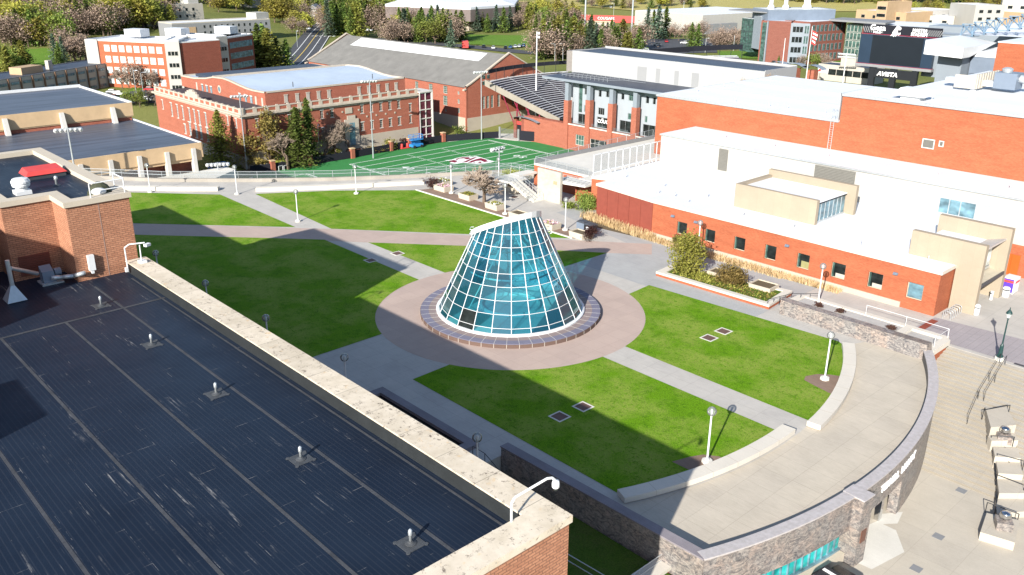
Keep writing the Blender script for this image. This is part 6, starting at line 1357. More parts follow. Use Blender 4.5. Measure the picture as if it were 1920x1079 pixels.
# brick dormitory with white bays
q0, q1 = fpt(160,76,6), fpt(308,82,6)
t = thing('brick_dormitory', 'five storey red brick dormitory with white bays and white roof beyond the gym', 'building', (q1.x,q1.y,-10)); fr = far_block(t, q0, q1, 18, -14, 6, 'brick_cub', 'white_roof', .5, 'white_metal')
L = fr[3]; far_windows(t, fr, L*.22, L-.8, 8, (3.6,-0.2,-4.0,-7.6), 2.3, 2.3, 'frame_white', 'glass_pale', 2)
p = fr[0]+fr[1]*(L*.08)+fr[2]*.2; MB().obox((p.x,p.y,-4),(L*.16,.6,21),math.atan2(fr[1].y,fr[1].x)).build('white_end', MT['white_wall'], t)
q2 = fpt(335,79,6.5); fr2 = far_block(t, q1, q2, 17, -14, 6.8, 'white_wall', 'white_roof', .4, 'white_metal'); far_windows(t, fr2, .4, fr2[3]-.4, 1, (2.6,-1.4,-5.4,-9.0,-11.6), fr2[3]*.7, 1.6, 'white_wall', 'glass', 3)
q3 = Vector((q2.x-2, q2.y+16, 0)); fr3 = far_block(t, q2+Vector((-.5,.5,0)), q3, 14, -14, 6, 'brick_red', 'white_roof', .4, 'white_metal')
q4, q5 = fpt(374,74,6), fpt(405,75,6); fr4 = far_block(t, q4, q5, 22, -14, 6, 'brick_cub', 'white_roof', .5, 'white_metal'); far_windows(t, fr4, 1, fr4[3]-1, 3, (3,-1,-5), 1.2, 2.0, 'frame_white', 'glass', 1)
q6 = fpt(426,73,6); fr5 = far_block(t, q5, q6, 20, -14, 6.8, 'white_wall', 'white_roof', .4, 'white_metal'); far_windows(t, fr5, .4, fr5[3]-.4, 1, (2.6,-1.4,-5.4,-9.0), fr5[3]*.7, 1.6, 'white_wall', 'glass', 3)
q7 = fpt(474,66,6); fr6 = far_block(t, q6, q7, 14, -14, 6, 'brick_red', 'white_roof', .5, 'white_metal'); far_windows(t, fr6, 1, fr6[3]-1, 8, (3.4,-.4,-4.2,-8), 1.7, 2.2, 'gray_wall', 'glass_blue', 2)  # darker brick puts this wing's shade into its colour
q8, q9 = fpt(346,106,-2), fpt(424,112,-4); fr7 = far_block(t, q8, q9, 10, -14, -2.5, 'glass_green', 'white_roof', .4, 'white_metal'); far_windows(t, fr7, .3, fr7[3]-.3, 12, (-6,), fr7[3]/12*.86, 5.5, 'frame_white', 'glass_green', 1)
for u, v in ((245,68),(322,66),(415,62)): p = fpt(u,v+4,6.5); MB().obox((p.x-4,p.y+4,8),(7,5,2.6),.5).build('roof_house', MT['white_metal'], t)
t_ = (q6+q7)/2
# pale dormitories on the slope
q0, q1 = fpt(322,46,3), fpt(506,37,3); t = thing('gray_dormitory', 'grey concrete dormitory with rows of small windows behind the brick dormitory', 'building', (q0.x,q0.y,-6)); fr = far_block(t, q0, q1, 16, -14, 3, 'gray_wall', 'white_roof', .5, 'pale_wall'); L = fr[3]
far_windows(t, fr, L*.28, L-1, 12, (1.2,-1.7,-4.6), 1.0, 1.5, 'gray_wall', 'glass', 1); b = MB()
for i in range(2): p = fr[0]+fr[1]*(L*(.1+.09*i))+fr[2]*.1; b.obox((p.x,p.y,-1.4),(L*.07,.3,5.4),math.atan2(fr[1].y,fr[1].x))
b.build('arched_panel', MT['tan_wall'], t); p = fr[0]+fr[1]*(L*.93)-fr[2]*6; MB().obox((p.x,p.y,4.5),(8,8,4),.2).build('roof_house', MT['white_wall'], t)
q0, q1 = fpt(226,14,9), fpt(380,8,9); t = thing('cream_dormitory', 'cream dormitory with small windows among hillside trees, farther up than the grey one', 'building', (q0.x,q0.y,-2)); fr = far_block(t, q0, q1, 18, -12, 9, 'pale_wall', 'white_roof', .5); L = fr[3]
far_windows(t, fr, 2, L-4, 10, (6.6,3.2,-.2), 1.3, 1.6, 'gray_wall', 'glass', 1); p = fr[0]+fr[1]*(L*.9)-fr[2]*6; MB().obox((p.x,p.y,10.5),(L*.13,9,5),math.atan2(fr[1].y,fr[1].x)).build('roof_house', MT['white_wall'], t)
# small houses on the hill
for i, (u, v, s) in enumerate(((88,22,7),(130,4,9),(178,14,8),(60,1,8),(470,14,8),(590,30,9),(18,4,7),(682,2,8))):
    p = G(u, v); t = thing('hillside_house', ['white house with grey roof high among the left trees','white house roof at the top left between trees','pale house below the upper forest','house at the top left corner behind budding trees','pale house behind the hillside firs, right of the dormitories','small house by the road on the far slope','house at the extreme top left edge','small pale house at the top edge above the road'][i], 'house', p, 'small houses on the wooded hill')
    b = MB(); b.obox((p.x,p.y,p.z+2.2),(s*1.5,s,4.6),.5+i); b.build('wall', MT['white_wall'], t)
    M_ = Matrix.Rotation(.5+i,3,'Z'); c = Vector((p.x,p.y,p.z+4.5)); v_ = [c+M_@Vector(q) for q in ((-s*.8,-s*.6,0),(s*.8,-s*.6,0),(s*.8,s*.6,0),(-s*.8,s*.6,0),(-s*.8,0,s*.35),(s*.8,0,s*.35))]
    MB().add(v_,[(0,1,5,4),(2,3,4,5),(0,4,3),(1,2,5)]).build('roof', MT['gray_wall'], t)
# coliseum
c0, c1, c2, c3 = fpt(722,8,5), fpt(882,14,5), fpt(965,9,5), fpt(820,2,5)
t = thing('coliseum', 'huge coliseum with white roof and dark panelled band behind the conifers', 'building', (c1.x,c1.y,-12))
cc = (c0+c2)/2+Vector((-40,45,0)); ring = [c0, c1, c2, c2+Vector((-60,60,0)), c0+Vector((-60,60,0))]
MB().prism([(p.x,p.y) for p in ring], -3.5, 3.6).build('band', plain('bronze band panel', (0.16,0.13,0.12), 0.5, 0.2, .2), t)
0 and far_windows(t, (c0.copy()*1, (c1-c0).normalized(), Vector(((c1-c0).normalized().y,-(c1-c0).normalized().x,0)), (c1-c0).length), 0, (c1-c0).length, 9, (0.0,), 3.0, 6.6, 'gray_wall', 'glass_pale', 1, 'panel')
0 and far_windows(t, (c1.copy(), (c2-c1).normalized(), Vector(((c2-c1).normalized().y,-(c2-c1).normalized().x,0)), (c2-c1).length), 0, (c2-c1).length, 7, (0.0,), 3.0, 6.6, 'dark_metal', 'glass', 1, 'panel')
cm = sum(ring, Vector())/5; MB().prism([(cm.x+(p.x-cm.x)*.85, cm.y+(p.y-cm.y)*.85) for p in ring], -14, -3.5).build('wall', MT['limestone'], t)
a = MB(); n = 5; a.add([(p.x,p.y,3.6) for p in ring]+[(p.x,p.y,5) for p in ring]+[(cm.x+(p.x-cm.x)*.8,cm.y+(p.y-cm.y)*.8,7) for p in ring], [(i,(i+1)%n,n+(i+1)%n,n+i) for i in range(n)]+[(n+i,n+(i+1)%n,2*n+(i+1)%n,2*n+i) for i in range(n)]+[tuple(range(2*n,3*n))]); a.build('roof', MT['white_roof'], t)
# baseball ground wall
q0, q1 = G(1068,38), G(1206,46); t = thing('ballpark_wall', 'long red ballpark wall with white lettering in the far distance', 'wall', q0); U = Vector((q1.x-q0.x,q1.y-q0.y,0)); L = U.length; U.normalize(); N = Vector((U.y,-U.x,0)); rz = math.atan2(U.y,U.x)
zc = (q0.z+q1.z)/2; m_ = (q0+q1)/2; MB().obox((m_.x,m_.y,zc+2.2),(L,.5,4.6),rz).build('wall', MT['red_paint'], t)
lt = MB(); text_mesh(lt, 'COUGARS', (q0.x+U.x*L*.5+N.x*.4,q0.y+U.y*L*.5+N.y*.4,zc+2.4), U, (0,0,1), 2.6, depth=.1); lt.build('lettering', MT['sign_white'], t)
q0, q1 = G(1092,58), G(1148,60); t = thing('field_shed', 'low cream and brick shed with dark windows below the red ballpark wall', 'building', q0); fr = far_block(t, q0, q1, 10, q0.z-2, q0.z+5.0, 'pale_wall', 'white_roof', .5, 'tan_wall'); far_windows(t, fr, fr[3]*.4, fr[3]*.9, 4, (q0.z+2.6,), 3.2, 1.6, 'dark_metal', 'glass', 1)
# white indoor hall
q0, q1 = fpt(1318,29,0), fpt(1440,20,0); t = thing('indoor_hall', 'big white windowless sports hall left of the research building', 'building', (q0.x,q0.y,-10)); fr = far_block(t, q0, q1+Vector((10,5,0)), 60, -16, 0, 'white_wall', 'white_roof', 0); p = fr[0]+fr[1]*8+fr[2]*1.5; MB().obox((p.x+6,p.y,-8),(30,3,6),math.atan2(fr[1].y,fr[1].x)).build('annex', MT['gray_wall'], t)
# red research building
z8 = 8.0; q0, q1, q2, q3 = fpt(1428,40,z8), fpt(1484,42,z8), fpt(1520,43,z8), fpt(1588,39,z8)
t = thing('research_building', 'five storey red brick research building with grey penthouse and green glass bays at upper right', 'building', (q1.x,q1.y,-10))
fr = far_block(t, q0, q1, 26, -14, z8, 'brick_shaded', 'white_roof', .3); b = MB(); p = fr[0]+fr[1]*(fr[3]*.12)+fr[2]*.15; b.obox((p.x,p.y,-2),(fr[3]*.14,.3,19),math.atan2(fr[1].y,fr[1].x)); b.build('glass_strip', MT['glass_green'], t)
p = fr[0]+fr[1]*(fr[3]*.23)+fr[2]*.3; MB().obox((p.x,p.y,-2),(.6,.6,20),0).build('pipe', MT['silver_panel'], t)
fr2 = far_block(t, q1, q2, 20, -14, z8-.6, 'silver_panel', 'white_roof', .2); far_windows(t, fr2, .6, fr2[3]*.68, 1, (5.0,.6,-3.8,-8.2), fr2[3]*.55, 2.6, 'silver_panel', 'glass', 3); far_windows(t, fr2, fr2[3]*.72, fr2[3]-.3, 2, (5.0,.6,-3.8,-8.2), fr2[3]*.1, 3.4, 'silver_panel', 'glass_green', 1)
fr3 = far_block(t, q2, q3, 24, -14, z8, 'brick_shaded', 'white_roof', .3); far_windows(t, fr3, 1, fr3[3]-1.5, 8, (5.4,1.2,-3.0,-7.2), fr3[3]/8*.55, 2.9, 'silver_panel', 'glass_green', 2)
pm = fr[0]+fr[1]*2-fr[2]*3; pn = fr3[0]+fr3[1]*(fr3[3]*.86)-fr3[2]*4; far_block(t, pm, pn, 16, z8, z8+4.6, 'gray_panel', 'white_roof', .3, 'silver_panel')
for f_ in (.1,.32,.62,.66): p = pm.lerp(pn, f_)+Vector((-6,6,0)); MB().lathe([(1.6,z8+4.6),(1.4,z8+6),(.9,z8+6.6),(.9,z8+8.6),(1.1,z8+8.8),(1.1,z8+9.4),(.3,z8+9.6)],(p.x,p.y,0),12).build('exhaust_stack', MT['white_metal'], t)
g0, g1 = fpt(1392,34,z8), fpt(1412,36,z8); fr4 = far_block(t, g0, g1, 20, -7, z8, 'glass_green', 'white_roof', 0); far_windows(t, fr4, 0, fr4[3], 4, (6.4,3.6,.8,-2,-4.8), fr4[3]/4*.9, 2.6, 'dark_metal', 'glass_green', 1)
g2 = fpt(1427,38,z8); fr5 = far_block(t, g1+Vector((.5,0,0)), g2, 20, -5, z8+1.5, 'silver_panel', 'white_roof', 0); MB().prism([(p.x,p.y) for p in (g0+Vector((-6,-3,0)), g2+Vector((4,-2,0)), g2+Vector((0,16,0)), g0+Vector((-6,12,0)))], z8+3.2, z8+3.7).build('canopy', MT['gray_wall'], t)
h0, h1 = fpt(1589,42,z8), fpt(1618,44,z8); fr6 = far_block(t, h0, h1, 20, -14, z8-.5, 'glass_green', 'gray_roof', 0); far_windows(t, fr6, .2, fr6[3]-.2, 4, (5.6,2.2,-1.2,-4.6,-8), fr6[3]/4*.88, 3.0, 'frame_white', 'glass_green', 1); MB().prism([(p.x,p.y) for p in (h0+Vector((-8,-2,0)), h1+Vector((12,-4,0)), h1+Vector((8,14,0)), h0+Vector((-10,14,0)))], z8+.2, z8+1.0).build('canopy', MT['gray_wall'], t)
h2, h3 = fpt(1619,44,z8), fpt(1760,50,z8); fr7 = far_block(t, h2, h3, 30, -14, z8-.8, 'brick_shaded', 'white_roof', .4, 'silver_panel'); far_windows(t, fr7, fr7[3]*.1, fr7[3]*.98, 10, (4.6,.6,-3.4,-7.4), 2.6, 2.6, 'silver_panel', 'glass_green', 2)
# tan campus blocks on the far right slope
for i, (u0, v0, u1, v1, z, dz, wl, lab) in enumerate(((1606,20,1700,26,9,9,'tan_wall','tan block with stepped roof behind the scoreboard'),(1645,5,1665,6,14,6,'tan_wall','tan tower block above the stepped tan building'),(1700,30,1790,33,7,8,'pale_wall','pale low block right of the tan stepped building'),(1790,18,1920,26,9,8,'tan_wall','long orange tan block at the far right edge'),(1830,12,1885,12,13,6,'white_wall','white block on top of the far right slope'),(1740,22,1800,20,9,6,'white_wall','white house like block on the far right slope'),(1880,4,1960,6,14,8,'pale_wall','pale block at the top right corner'))):
    q0, q1 = fpt(u0,v0,z), fpt(u1,v1,z); t = thing('campus_block', lab, 'building', (q0.x,q0.y,z-dz), 'tan campus buildings on the far right slope'); fr = far_block(t, q0, q1, 22, z-dz-14, z, wl, 'white_roof', .5)
    far_windows(t, fr, 1, fr[3]-1, max(3,int(fr[3]/7)), (z-2.5,z-6), 2.2, 1.6, 'gray_wall', 'glass', 1)
# scoreboard
SBY = 296.0; sp_ = onY(1645,172,SBY)
t = thing('scoreboard', 'giant dark stadium scoreboard with black header, white lettering and emblem', 'scoreboard', (sp_.x, SBY, -14))
e0, e1 = onY(1621,44,SBY), onY(1758,44,SBY); xl, xr = e0.x, e1.x; W_ = xr-xl; zt = e0.z
zs0 = onY(1621,62,SBY).z; zb_ = onY(1617,118,SBY).z
MB().box(xl,SBY,zs0,xr+W_*.06,SBY+1.6,zt-.3).build('header', MT['black_fabric'], t)
MB().box(xl-.6,SBY,zb_,xr+.2,SBY+1.6,zs0-.4).build('side_screen', MT['screen2'], t); MB().box(xl+W_*.15,SBY-.12,zb_+.3,xr-W_*.14,SBY-.002,zs0-.5).build('screen', MT['screen'], t)
b = MB(); b.box(xl-.6,SBY-.1,zs0-.22,xr+W_*.06,SBY+1.6,zs0); b.box(xl-1,SBY-.1,zb_-.15,xr+.4,SBY+1.6,zb_); b.build('trim', MT['crimson'], t); b = MB(); b.box(xl-1.2,SBY-.3,zb_-1.0,xr+.6,SBY+1.8,zb_-.15); b.build('ledge', MT['gray_wall'], t)
b = MB()
for k in range(9):
    for x0 in (xl+.6+k*.75, xr-3.4+k*.7): b.add([(x0,SBY-.03,zs0+.3),(x0+.3,SBY-.03,zs0+.3),(x0-.7,SBY-.03,zt-.9),(x0-1.0,SBY-.03,zt-.9)] if x0 < xl+W_/2 else [(x0-1,SBY-.03,zs0+.3),(x0-.7,SBY-.03,zs0+.3),(x0+.3,SBY-.03,zt-.9),(x0,SBY-.03,zt-.9)],[(0,1,2,3)])
b.build('stripes', MT['gray_wall'], t)
H_ = zt-zs0; lt = MB(); text_mesh(lt, 'Gesa', (xl+W_*.205,SBY-.06,zs0+H_*.62), (1,0,0), (0,0,1), H_*.85, depth=.1, bold=.02); lt.build('lettering', MT['sign_white'], t)
lt = MB(); text_mesh(lt, 'FIELD', (xl+W_*.205,SBY-.06,zs0+H_*.14), (1,0,0), (0,0,1), H_*.27, depth=.1, bold=.02, sx=1.4); lt.build('lettering', MT['sign_white'], t)
lt = MB(); text_mesh(lt, 'MARTIN', (xl+W_*.785,SBY-.06,zs0+H_*.58), (1,0,0), (0,0,1), H_*.48, depth=.1, bold=.03, sx=.85); lt.build('lettering', MT['sign_white'], t)
lt = MB(); text_mesh(lt, 'STADIUM', (xl+W_*.785,SBY-.06,zs0+H_*.18), (1,0,0), (0,0,1), H_*.48, depth=.1, bold=.03, sx=.85); lt.build('lettering', MT['sign_white'], t)
lt = MB(); text_mesh(lt, 'AVISTA', (xl+W_*.44,SBY-.3,zb_-3.0), (1,0,0), (0.18,0,1), H_*.62, depth=.1, bold=.04, sx=1.1); lt.build('lettering', MT['sign_white'], t)
em = MB(); ex, ez, es = xl+W_*.46, zs0-.6, H_*1.25
em.prism([(ex+es*x, ez+es*y) for x, y in ((-.42,.05),(-.28,.18),(-.22,.42),(-.08,.66),(.0,.8),(.12,.95),(.22,.88),(.4,.82),(.46,.66),(.36,.56),(.24,.6),(.16,.5),(.22,.34),(.34,.3),(.42,.4),(.44,.22),(.3,.14),(.14,.2),(.08,.02),(-.02,.12),(-.1,-.02),(-.22,.1))], 0, .12); em.v = [(x, SBY-.18+z, y) for x, y, z in em.v]; em.build('emblem', MT['sign_white'], t)
for f_ in (.2,.5,.8): MB().box(xl+W_*f_-1,SBY+.2,-16,xl+W_*f_+1,SBY+1.4,zb_-1.2).build('column', MT['black_metal'], t)
b = MB(); b.box(xl+W_*.22,SBY+.3,zb_-4.4,xl+W_*.78,SBY+1.0,zb_-1.4); b.build('beam', MT['black_metal'], t)
# stadium side: concourse, silver wall, brick block, truss row
t = thing('stadium_building', 'silver and grey panelled stadium side with white roof right of the scoreboard', 'building', (-80,235,-8))
a0, a1 = onY(1760,103,245), onY(1806,105,245); MB().box(a0.x,245,-10,a1.x,262,a0.z).build('silver_wall', MT['silver_panel'], t)
b0, b1 = onY(1736,75,240), onY(1806,95,240); MB().add([(b0.x,240,b0.z-3.6),(b1.x,240,b1.z-2.0),(b1.x,244.9,b1.z-2.0),(b0.x,244.9,b0.z-3.6),(b0.x,240,b0.z),(b1.x,240,b1.z+.6),(b1.x,262,b1.z+.6),(b0.x,262,b0.z)],[(3,2,1,0),(4,5,6,7),(0,1,5,4),(1,2,6,5),(3,0,4,7)]).build('canopy', MT['white_metal'], t)
c0_, c1_ = onY(1800,104,250), onY(1872,108,250); MB().box(a1.x+.2,250,-10,c1_.x+4,262,c0_.z).build('gray_wall', MT['gray_panel'], t); MB().box(a1.x,249.8,c0_.z,c1_.x+60,290,c0_.z+1.2).build('roof', MT['white_roof'], t)
b = MB(); b.add([(b0.x,262,b0.z+.4),(c1_.x+80,262,b0.z+.8),(c1_.x+80,310,b0.z+2.5),(b0.x,310,b0.z+1.6)],[(0,1,2,3)]); b.build('upper_roof', MT['white_roof'], t)
for k in range(6): z = -6+k*2.6; MB().box(a1.x+.3,249.93,z,c1_.x+4,249.98,z+.08).build('panel_joint', MT['dark_metal'], t)
t = thing('brick_stair_block', 'tall plain orange red brick block at the right edge behind the roofs', 'building', (-60,230,-5)); d0 = onY(1872,80,222); MB().box(d0.x,222,-10,d0.x+40,246,d0.z).build('wall', MT['brick_cub'], t); MB().box(d0.x-.1,221.9,d0.z,d0.x+40,246,d0.z+.25).build('coping', MT['white_metal'], t)
t = thing('truss_row', 'row of steel rooftop trusses above the stadium roof at right', 'truss', onY(1800,66,262))
for i in range(7):
    p = onY(1800+i*22,68-i*3.5,262); b = MB(); s_ = 3.2
    for a_, c_ in (((0,0),(s_,0)),((0,0),(s_*.5,s_)),((s_,0),(s_*.5,s_)),((0,0),(0,s_)),((0,s_),(s_,0)),((s_,0),(s_,s_)),((0,s_),(s_,s_))): b.tube((p.x+a_[0],p.y,p.z+a_[1]),(p.x+c_[0],p.y+1.5,p.z+c_[1]),.16,4)
    b.build('truss', plain('blue grey steel', (0.12,0.19,0.27), 0.5) if i == 0 else bpy.data.materials['blue grey steel'], t)
t = thing('press_box', 'grey louvered press deck behind the scoreboard on the right', 'building', onY(1742,45,300)); p0, p1 = onY(1742,48,300), onY(1920,40,300); MB().box(p0.x,300,p0.z-16,p1.x+20,310,p0.z).build('wall', MT['silver_panel'], t)
for k in range(4): MB().box(p0.x+1,299.8,p0.z-6+k*1.2,p0.x+16,299.98,p0.z-5.4+k*1.2).build('louver', MT['gray_panel'], t)
# concourse shops below the scoreboard, far bleachers
q0, q1 = onY(1531,150,330), onY(1632,160,330); t = thing('concession_stand', 'long cream concession stand with dark window band below the flagpoles', 'building', q0); fr = far_block(t, (q0.x,330), (q1.x,330), 10, -16, q0.z+6, 'pale_wall', 'dark_roof', .3); far_windows(t, fr, fr[3]*.2, fr[3]*.96, 5, (q0.z+3.6,), fr[3]*.14, 2.2, 'black_metal', 'glass', 1); p = fr[0]+fr[1]*(fr[3]*.5)-fr[2]*4; MB().box(p.x-3,p.y-2,q0.z+6,p.x+3,p.y+3,q0.z+9).build('roof_house', MT['pale_wall'], t)
b = MB(); b.box(q0.x+.3,329.8,q0.z+3,q0.x+4.5,329.95,q0.z+4.6); o = b.build('sign_panel', MT['sign_white'], t); MB().box(q0.x+.5,329.7,q0.z+3.3,q0.x+1.5,329.8,q0.z+4.3).build('sign_mark', MT['red_paint'], t)
q0 = onY(1450,128,300); t = thing('arched_gateway', 'row of brick piers with curved silver arch roofs beside the flagpoles', 'gateway', q0)
for k in range(3):
    x = q0.x+k*7; MB().box(x,300,-16,x+2.6,303,q0.z+.6).build('pier', MT['brick_old'], t); b = MB()
    for j in range(6): f0, f1 = -1+j/3, -1+(j+1)/3; b.add([(x+1.3+f0*4.6,299.5,q0.z+2.4-f0*f0*1.4),(x+1.3+f1*4.6,299.5,q0.z+2.4-f1*f1*1.4),(x+1.3+f1*4.6,303.5,q0.z+2.4-f1*f1*1.4),(x+1.3+f0*4.6,303.5,q0.z+2.4-f0*f0*1.4)],[(0,1,2,3)])
    b.build('arch_roof', MT['silver_panel'], t)
t = thing('far_bleachers', 'open silver bleachers with black fence band beyond the white stadium block', 'grandstand', onY(1330,125,250)); p0, p1 = G(1245,108), G(1390,108)
b = MB(); n9 = 9
for k in range(n9):
    v = 105+k*2.3; z = -1.5-k*.75; f0, f1 = P(1262-k*4,v+1.2,z), P(1384+k*2.6,v,z); e = (f1-f0).normalized(); n_ = Vector((e.y,-e.x,0)); L = (f1-f0).length; m_ = (f0+f1)/2; rz = math.atan2(e.y,e.x)
    b.obox((m_.x+n_.x*1.2,m_.y+n_.y*1.2,z-.9),(L,3.4,.5),rz); MB().obox((m_.x,m_.y,z),(L-1,.8,.2),rz).build('bench_row', MT['bleacher'], t)
b.build('treads', MT['bleacher_dark'], t)
pts = [P(1178,108,-.5),P(1230,102,-.5),P(1300,96.5,-.5),P(1350,94,-.5),P(1392,93,-.5)]; b = MB()
for p, q in zip(pts[:-1], pts[1:]): m_ = (p+q)/2; e = q-p; b.obox((m_.x,m_.y,.5),(e.length,.3,2.0),math.atan2(e.y,e.x))
b.build('fence_band', MT['black_fabric'], t)
for p in pts+[(p+q)/2 for p, q in zip(pts[:-1], pts[1:])]: MB().tube((p.x,p.y,-5),(p.x,p.y,1.5),.12,5).build('fence_post', MT['black_metal'], t)
# flag poles, light towers, lamp posts
for i, (u, vb, vt) in enumerate(((1465,139,72),(1512,143,50))):
    p = onY(u,vb,290); q = onY(u+ (8 if i == 0 else 10), vt, 290); t = thing('flag_pole', ['white pole without a flag right of the white stadium block','white flag pole with red and white striped flag'][i], 'flagpole', p); MB().tube((p.x,290,p.z-8),(p.x,290,q.z),.22,8,.1).build('pole', MT['white_metal'], t)
    if i:
        b = MB()
        for k in range(7): b.add([(p.x+.2+.35*(k%2),289.9,q.z-1.2-k*.62),(p.x+2.2+.3*math.sin(k),289.7,q.z-1.9-k*.62),(p.x+2.2+.3*math.sin(k),289.7,q.z-2.5-k*.62),(p.x+.2+.35*(k%2),289.9,q.z-1.8-k*.62)],[(0,1,2,3)],k%2)
        b.build('flag', [MT['red_paint'],MT['sign_white']], t)
for i, (u, vb) in enumerate(((1095,100),(1182,102))):
    p = P(u,vb,-12); t = thing('light_tower', ['tall stadium light tower, left of the two above the white block','tall stadium light tower, right of the two above the white block'][i], 'floodlight', p, 'tall stadium light towers'); MB().tube(p, p+Vector((0,0,34)), .55, 10, .35).build('pole', MT['galv'], t)
    d_ = Vector((.75,.66,0)); b = MB()
    for r_ in range(6): b.tube(p+Vector((0,0,28.6+r_*1.5))-d_*4, p+Vector((0,0,28.6+r_*1.5))+d_*4, .1, 4)
    for s_ in (-4,0,4): b.tube(p+d_*s_+Vector((0,0,28)), p+d_*s_+Vector((0,0,36.8)), .1, 4)
    b.build('rack', MT['galv'], t)
    for r_ in range(6):
        for k in range(8): c_ = p+Vector((0,0,28.9+r_*1.5))+d_*(-3.7+k*1.05)+Vector((.3,-.3,0)); MB().obox(c_, (.75,.4,.75), math.atan2(d_.y,d_.x)).build('lamp_head', MT['white_metal'], t)
p = onY(1580,156,320); q = onY(1590,118,320); t = floodlight(p.x,320,-16,onY(1588,100,320).z+16,'double row floodlight pole in front of the scoreboard',9,0.1,True,.25,True)
def small_lamp(p, h, label, arm=1.4, rz=0.5):
    t = thing('street_light', label, 'street light', p, 'cobra head street lights'); MB().path([p, p+Vector((0,0,h)), p+Vector((math.cos(rz)*arm,math.sin(rz)*arm,h+.15))], .1, 5).build('pole', MT['galv'], t); MB().obox(p+Vector((math.cos(rz)*arm,math.sin(rz)*arm,h+.1)), (.9,.35,.2), rz).build('lamp_head', MT['white_metal'], t)
for i, (u, v, h) in enumerate(((257,185,9),(270,183,8),(600,300,9),(1040,118,8),(1055,117,8),(1163,108,6),(1202,100,6),(1322,100,7),(1375,96,7),(333,95,7),(1150,40,12),(1280,42,14),(558,90,8))):
    p = P(u,v,FZ) if u == 600 else G(u, v); small_lamp(p, h, ['street light by the parked cars beyond the gym, left of two','street light by the parked cars beyond the gym, right of two','white arm street light before the old brick gym and its trees','twin street light left of the white stadium block','twin street light just behind the white stadium block edge','street light in the tree row behind the white block','street light among shrubs above the black band','street light in the car park by the far bleachers','street light left of the research building','street light by the brick dormitory','thin tall light pole by the ballpark','thin tall light pole on the dry hill foot','street light beside the curving road'][i], rz=0.5+i)

# ================================================================== VEHICLES
def make_car(paint, loc, rz, label, protos={}):
    if paint not in protos:
        t = thing('parked_car', label, 'car', (0,0,0), 'parked cars')
        pr = [(-2.2,.35),(-2.25,.75),(-1.9,.92),(-1.35,1.0),(-.8,1.0),(1.0,.98),(1.9,.88),(2.2,.7),(2.2,.35)]; b = MB(); n = len(pr)
        b.add([(x,-.88,z) for x,z in pr]+[(x,.88,z) for x,z in pr],[tuple(range(n)),tuple(range(2*n-1,n-1,-1))]+[(i,n+i,n+(i+1)%n,(i+1)%n) for i in range(n)])
        cb = [(-1.75,.98,.8),(-1.15,1.45,.62),(.35,1.45,.62),(1.1,.97,.8)]
        b.add([(-1.15,-.62,1.46),(.35,-.62,1.46),(.35,.62,1.46),(-1.15,.62,1.46),(-1.2,-.64,1.4),(.4,-.64,1.4),(.4,.64,1.4),(-1.2,.64,1.4)],[(0,1,2,3),(0,4,5,1),(1,5,6,2),(2,6,7,3),(3,7,4,0)]); b.build('body', MT[paint], t)
        b = MB(); m_ = len(cb); b.add([(x,-y,z) for x,z,y in cb]+[(x,y,z) for x,z,y in cb],[(0,1,2,3),(7,6,5,4),(0,4,5,1),(2,6,7,3)]); b.build('window', MT['glass'], t)
        for sx in (-1.35,1.35):
            for sy in (-1,1): b = MB(); b.tube((sx,sy*.68,.33),(sx,sy*.9,.33),.33,10); b.build('wheel', MT['tire'], t)
        for sy in (-.6,.6): b = MB(); b.obox((2.18,sy,.68),(.1,.35,.14)); b.build('headlight', MT['glass_pale'], t)
        protos[paint] = t; o = t
    else: o = copy_tree(protos[paint])
    o.location = loc; o.rotation_euler = (0,0,rz); o['label'] = label
cars = [(206,186,'car_black'),(226,182,'car_white'),(213,178,'car_silver'),(250,193,'car_black'),(262,192,'car_silver'),(275,192,'car_white'),(287,192,'car_gray'),(283,173,'car_red'),(576,57,'car_white'),(580,52,'car_red'),(600,47,'car_white'),(1232,88,'car_gray'),(1249,81,'car_red'),(1283,84,'car_white'),(1246,102,'car_blue'),(1283,99,'car_blue'),(1316,87,'car_white'),(1208,96,'car_silver'),(1196,84,'car_black'),(1340,90,'car_silver'),(1286,54,'car_white'),(907,91,'car_black'),(925,93,'car_white'),(948,93,'car_black'),(958,92,'car_blue'),(966,91,'car_silver'),(974,90,'car_silver'),(982,89,'car_blue'),(1450,122,'car_gray'),(1465,118,'car_silver'),(1145,16,'car_silver'),(692,60,'car_white')]
cl = {}
for i, (u, v, c) in enumerate(cars):
    p = G(u, v); p.z += .34; k = c.split('_')[1]; where = 'in the lot beyond the dark gymnasium' if u < 300 else 'on the curving road at top centre' if u < 700 else 'on the road below the green slope' if 850 < u < 1000 else 'in the car park beyond the white stadium block' if 1170 < u < 1350 else 'near the foot of the research building' if u > 1400 else 'in the far ballpark car park'
    n_ = cl.get((k,where),0); cl[(k,where)] = n_+1
    make_car(c, p, (0.75 if u < 300 else .4 if u < 700 else 2.3)+rng.uniform(-.12,.12)+(1.57 if 1170 < u < 1350 and i % 2 else 0), '%s car %s%s' % (k, where, '' if n_ == 0 else ', farther right' if n_ == 1 else ', rightmost'))
p = G(872,92); t = thing('delivery_truck', 'red and white box truck on the road behind the field house roof', 'truck', p); MB().obox((p.x,p.y,p.z+2.3),(3.2,6,3.2),.9).build('cargo_box', MT['red_paint'], t); MB().obox((p.x-2.2,p.y+2.9,p.z+1.6),(2.4,2.2,2.4),.9).build('cab', MT['car_white'], t)
b = MB(); b.obox((p.x,p.y,p.z+2.6),(3.3,3.4,1.4),.9); b.build('sign_panel', MT['sign_white'], t)
for s_ in (-1.8,1.8): MB().tube((p.x-1.6,p.y+s_,p.z+.5),(p.x+1.6,p.y+s_,p.z+.5),.5,8).build('wheel', MT['tire'], t)

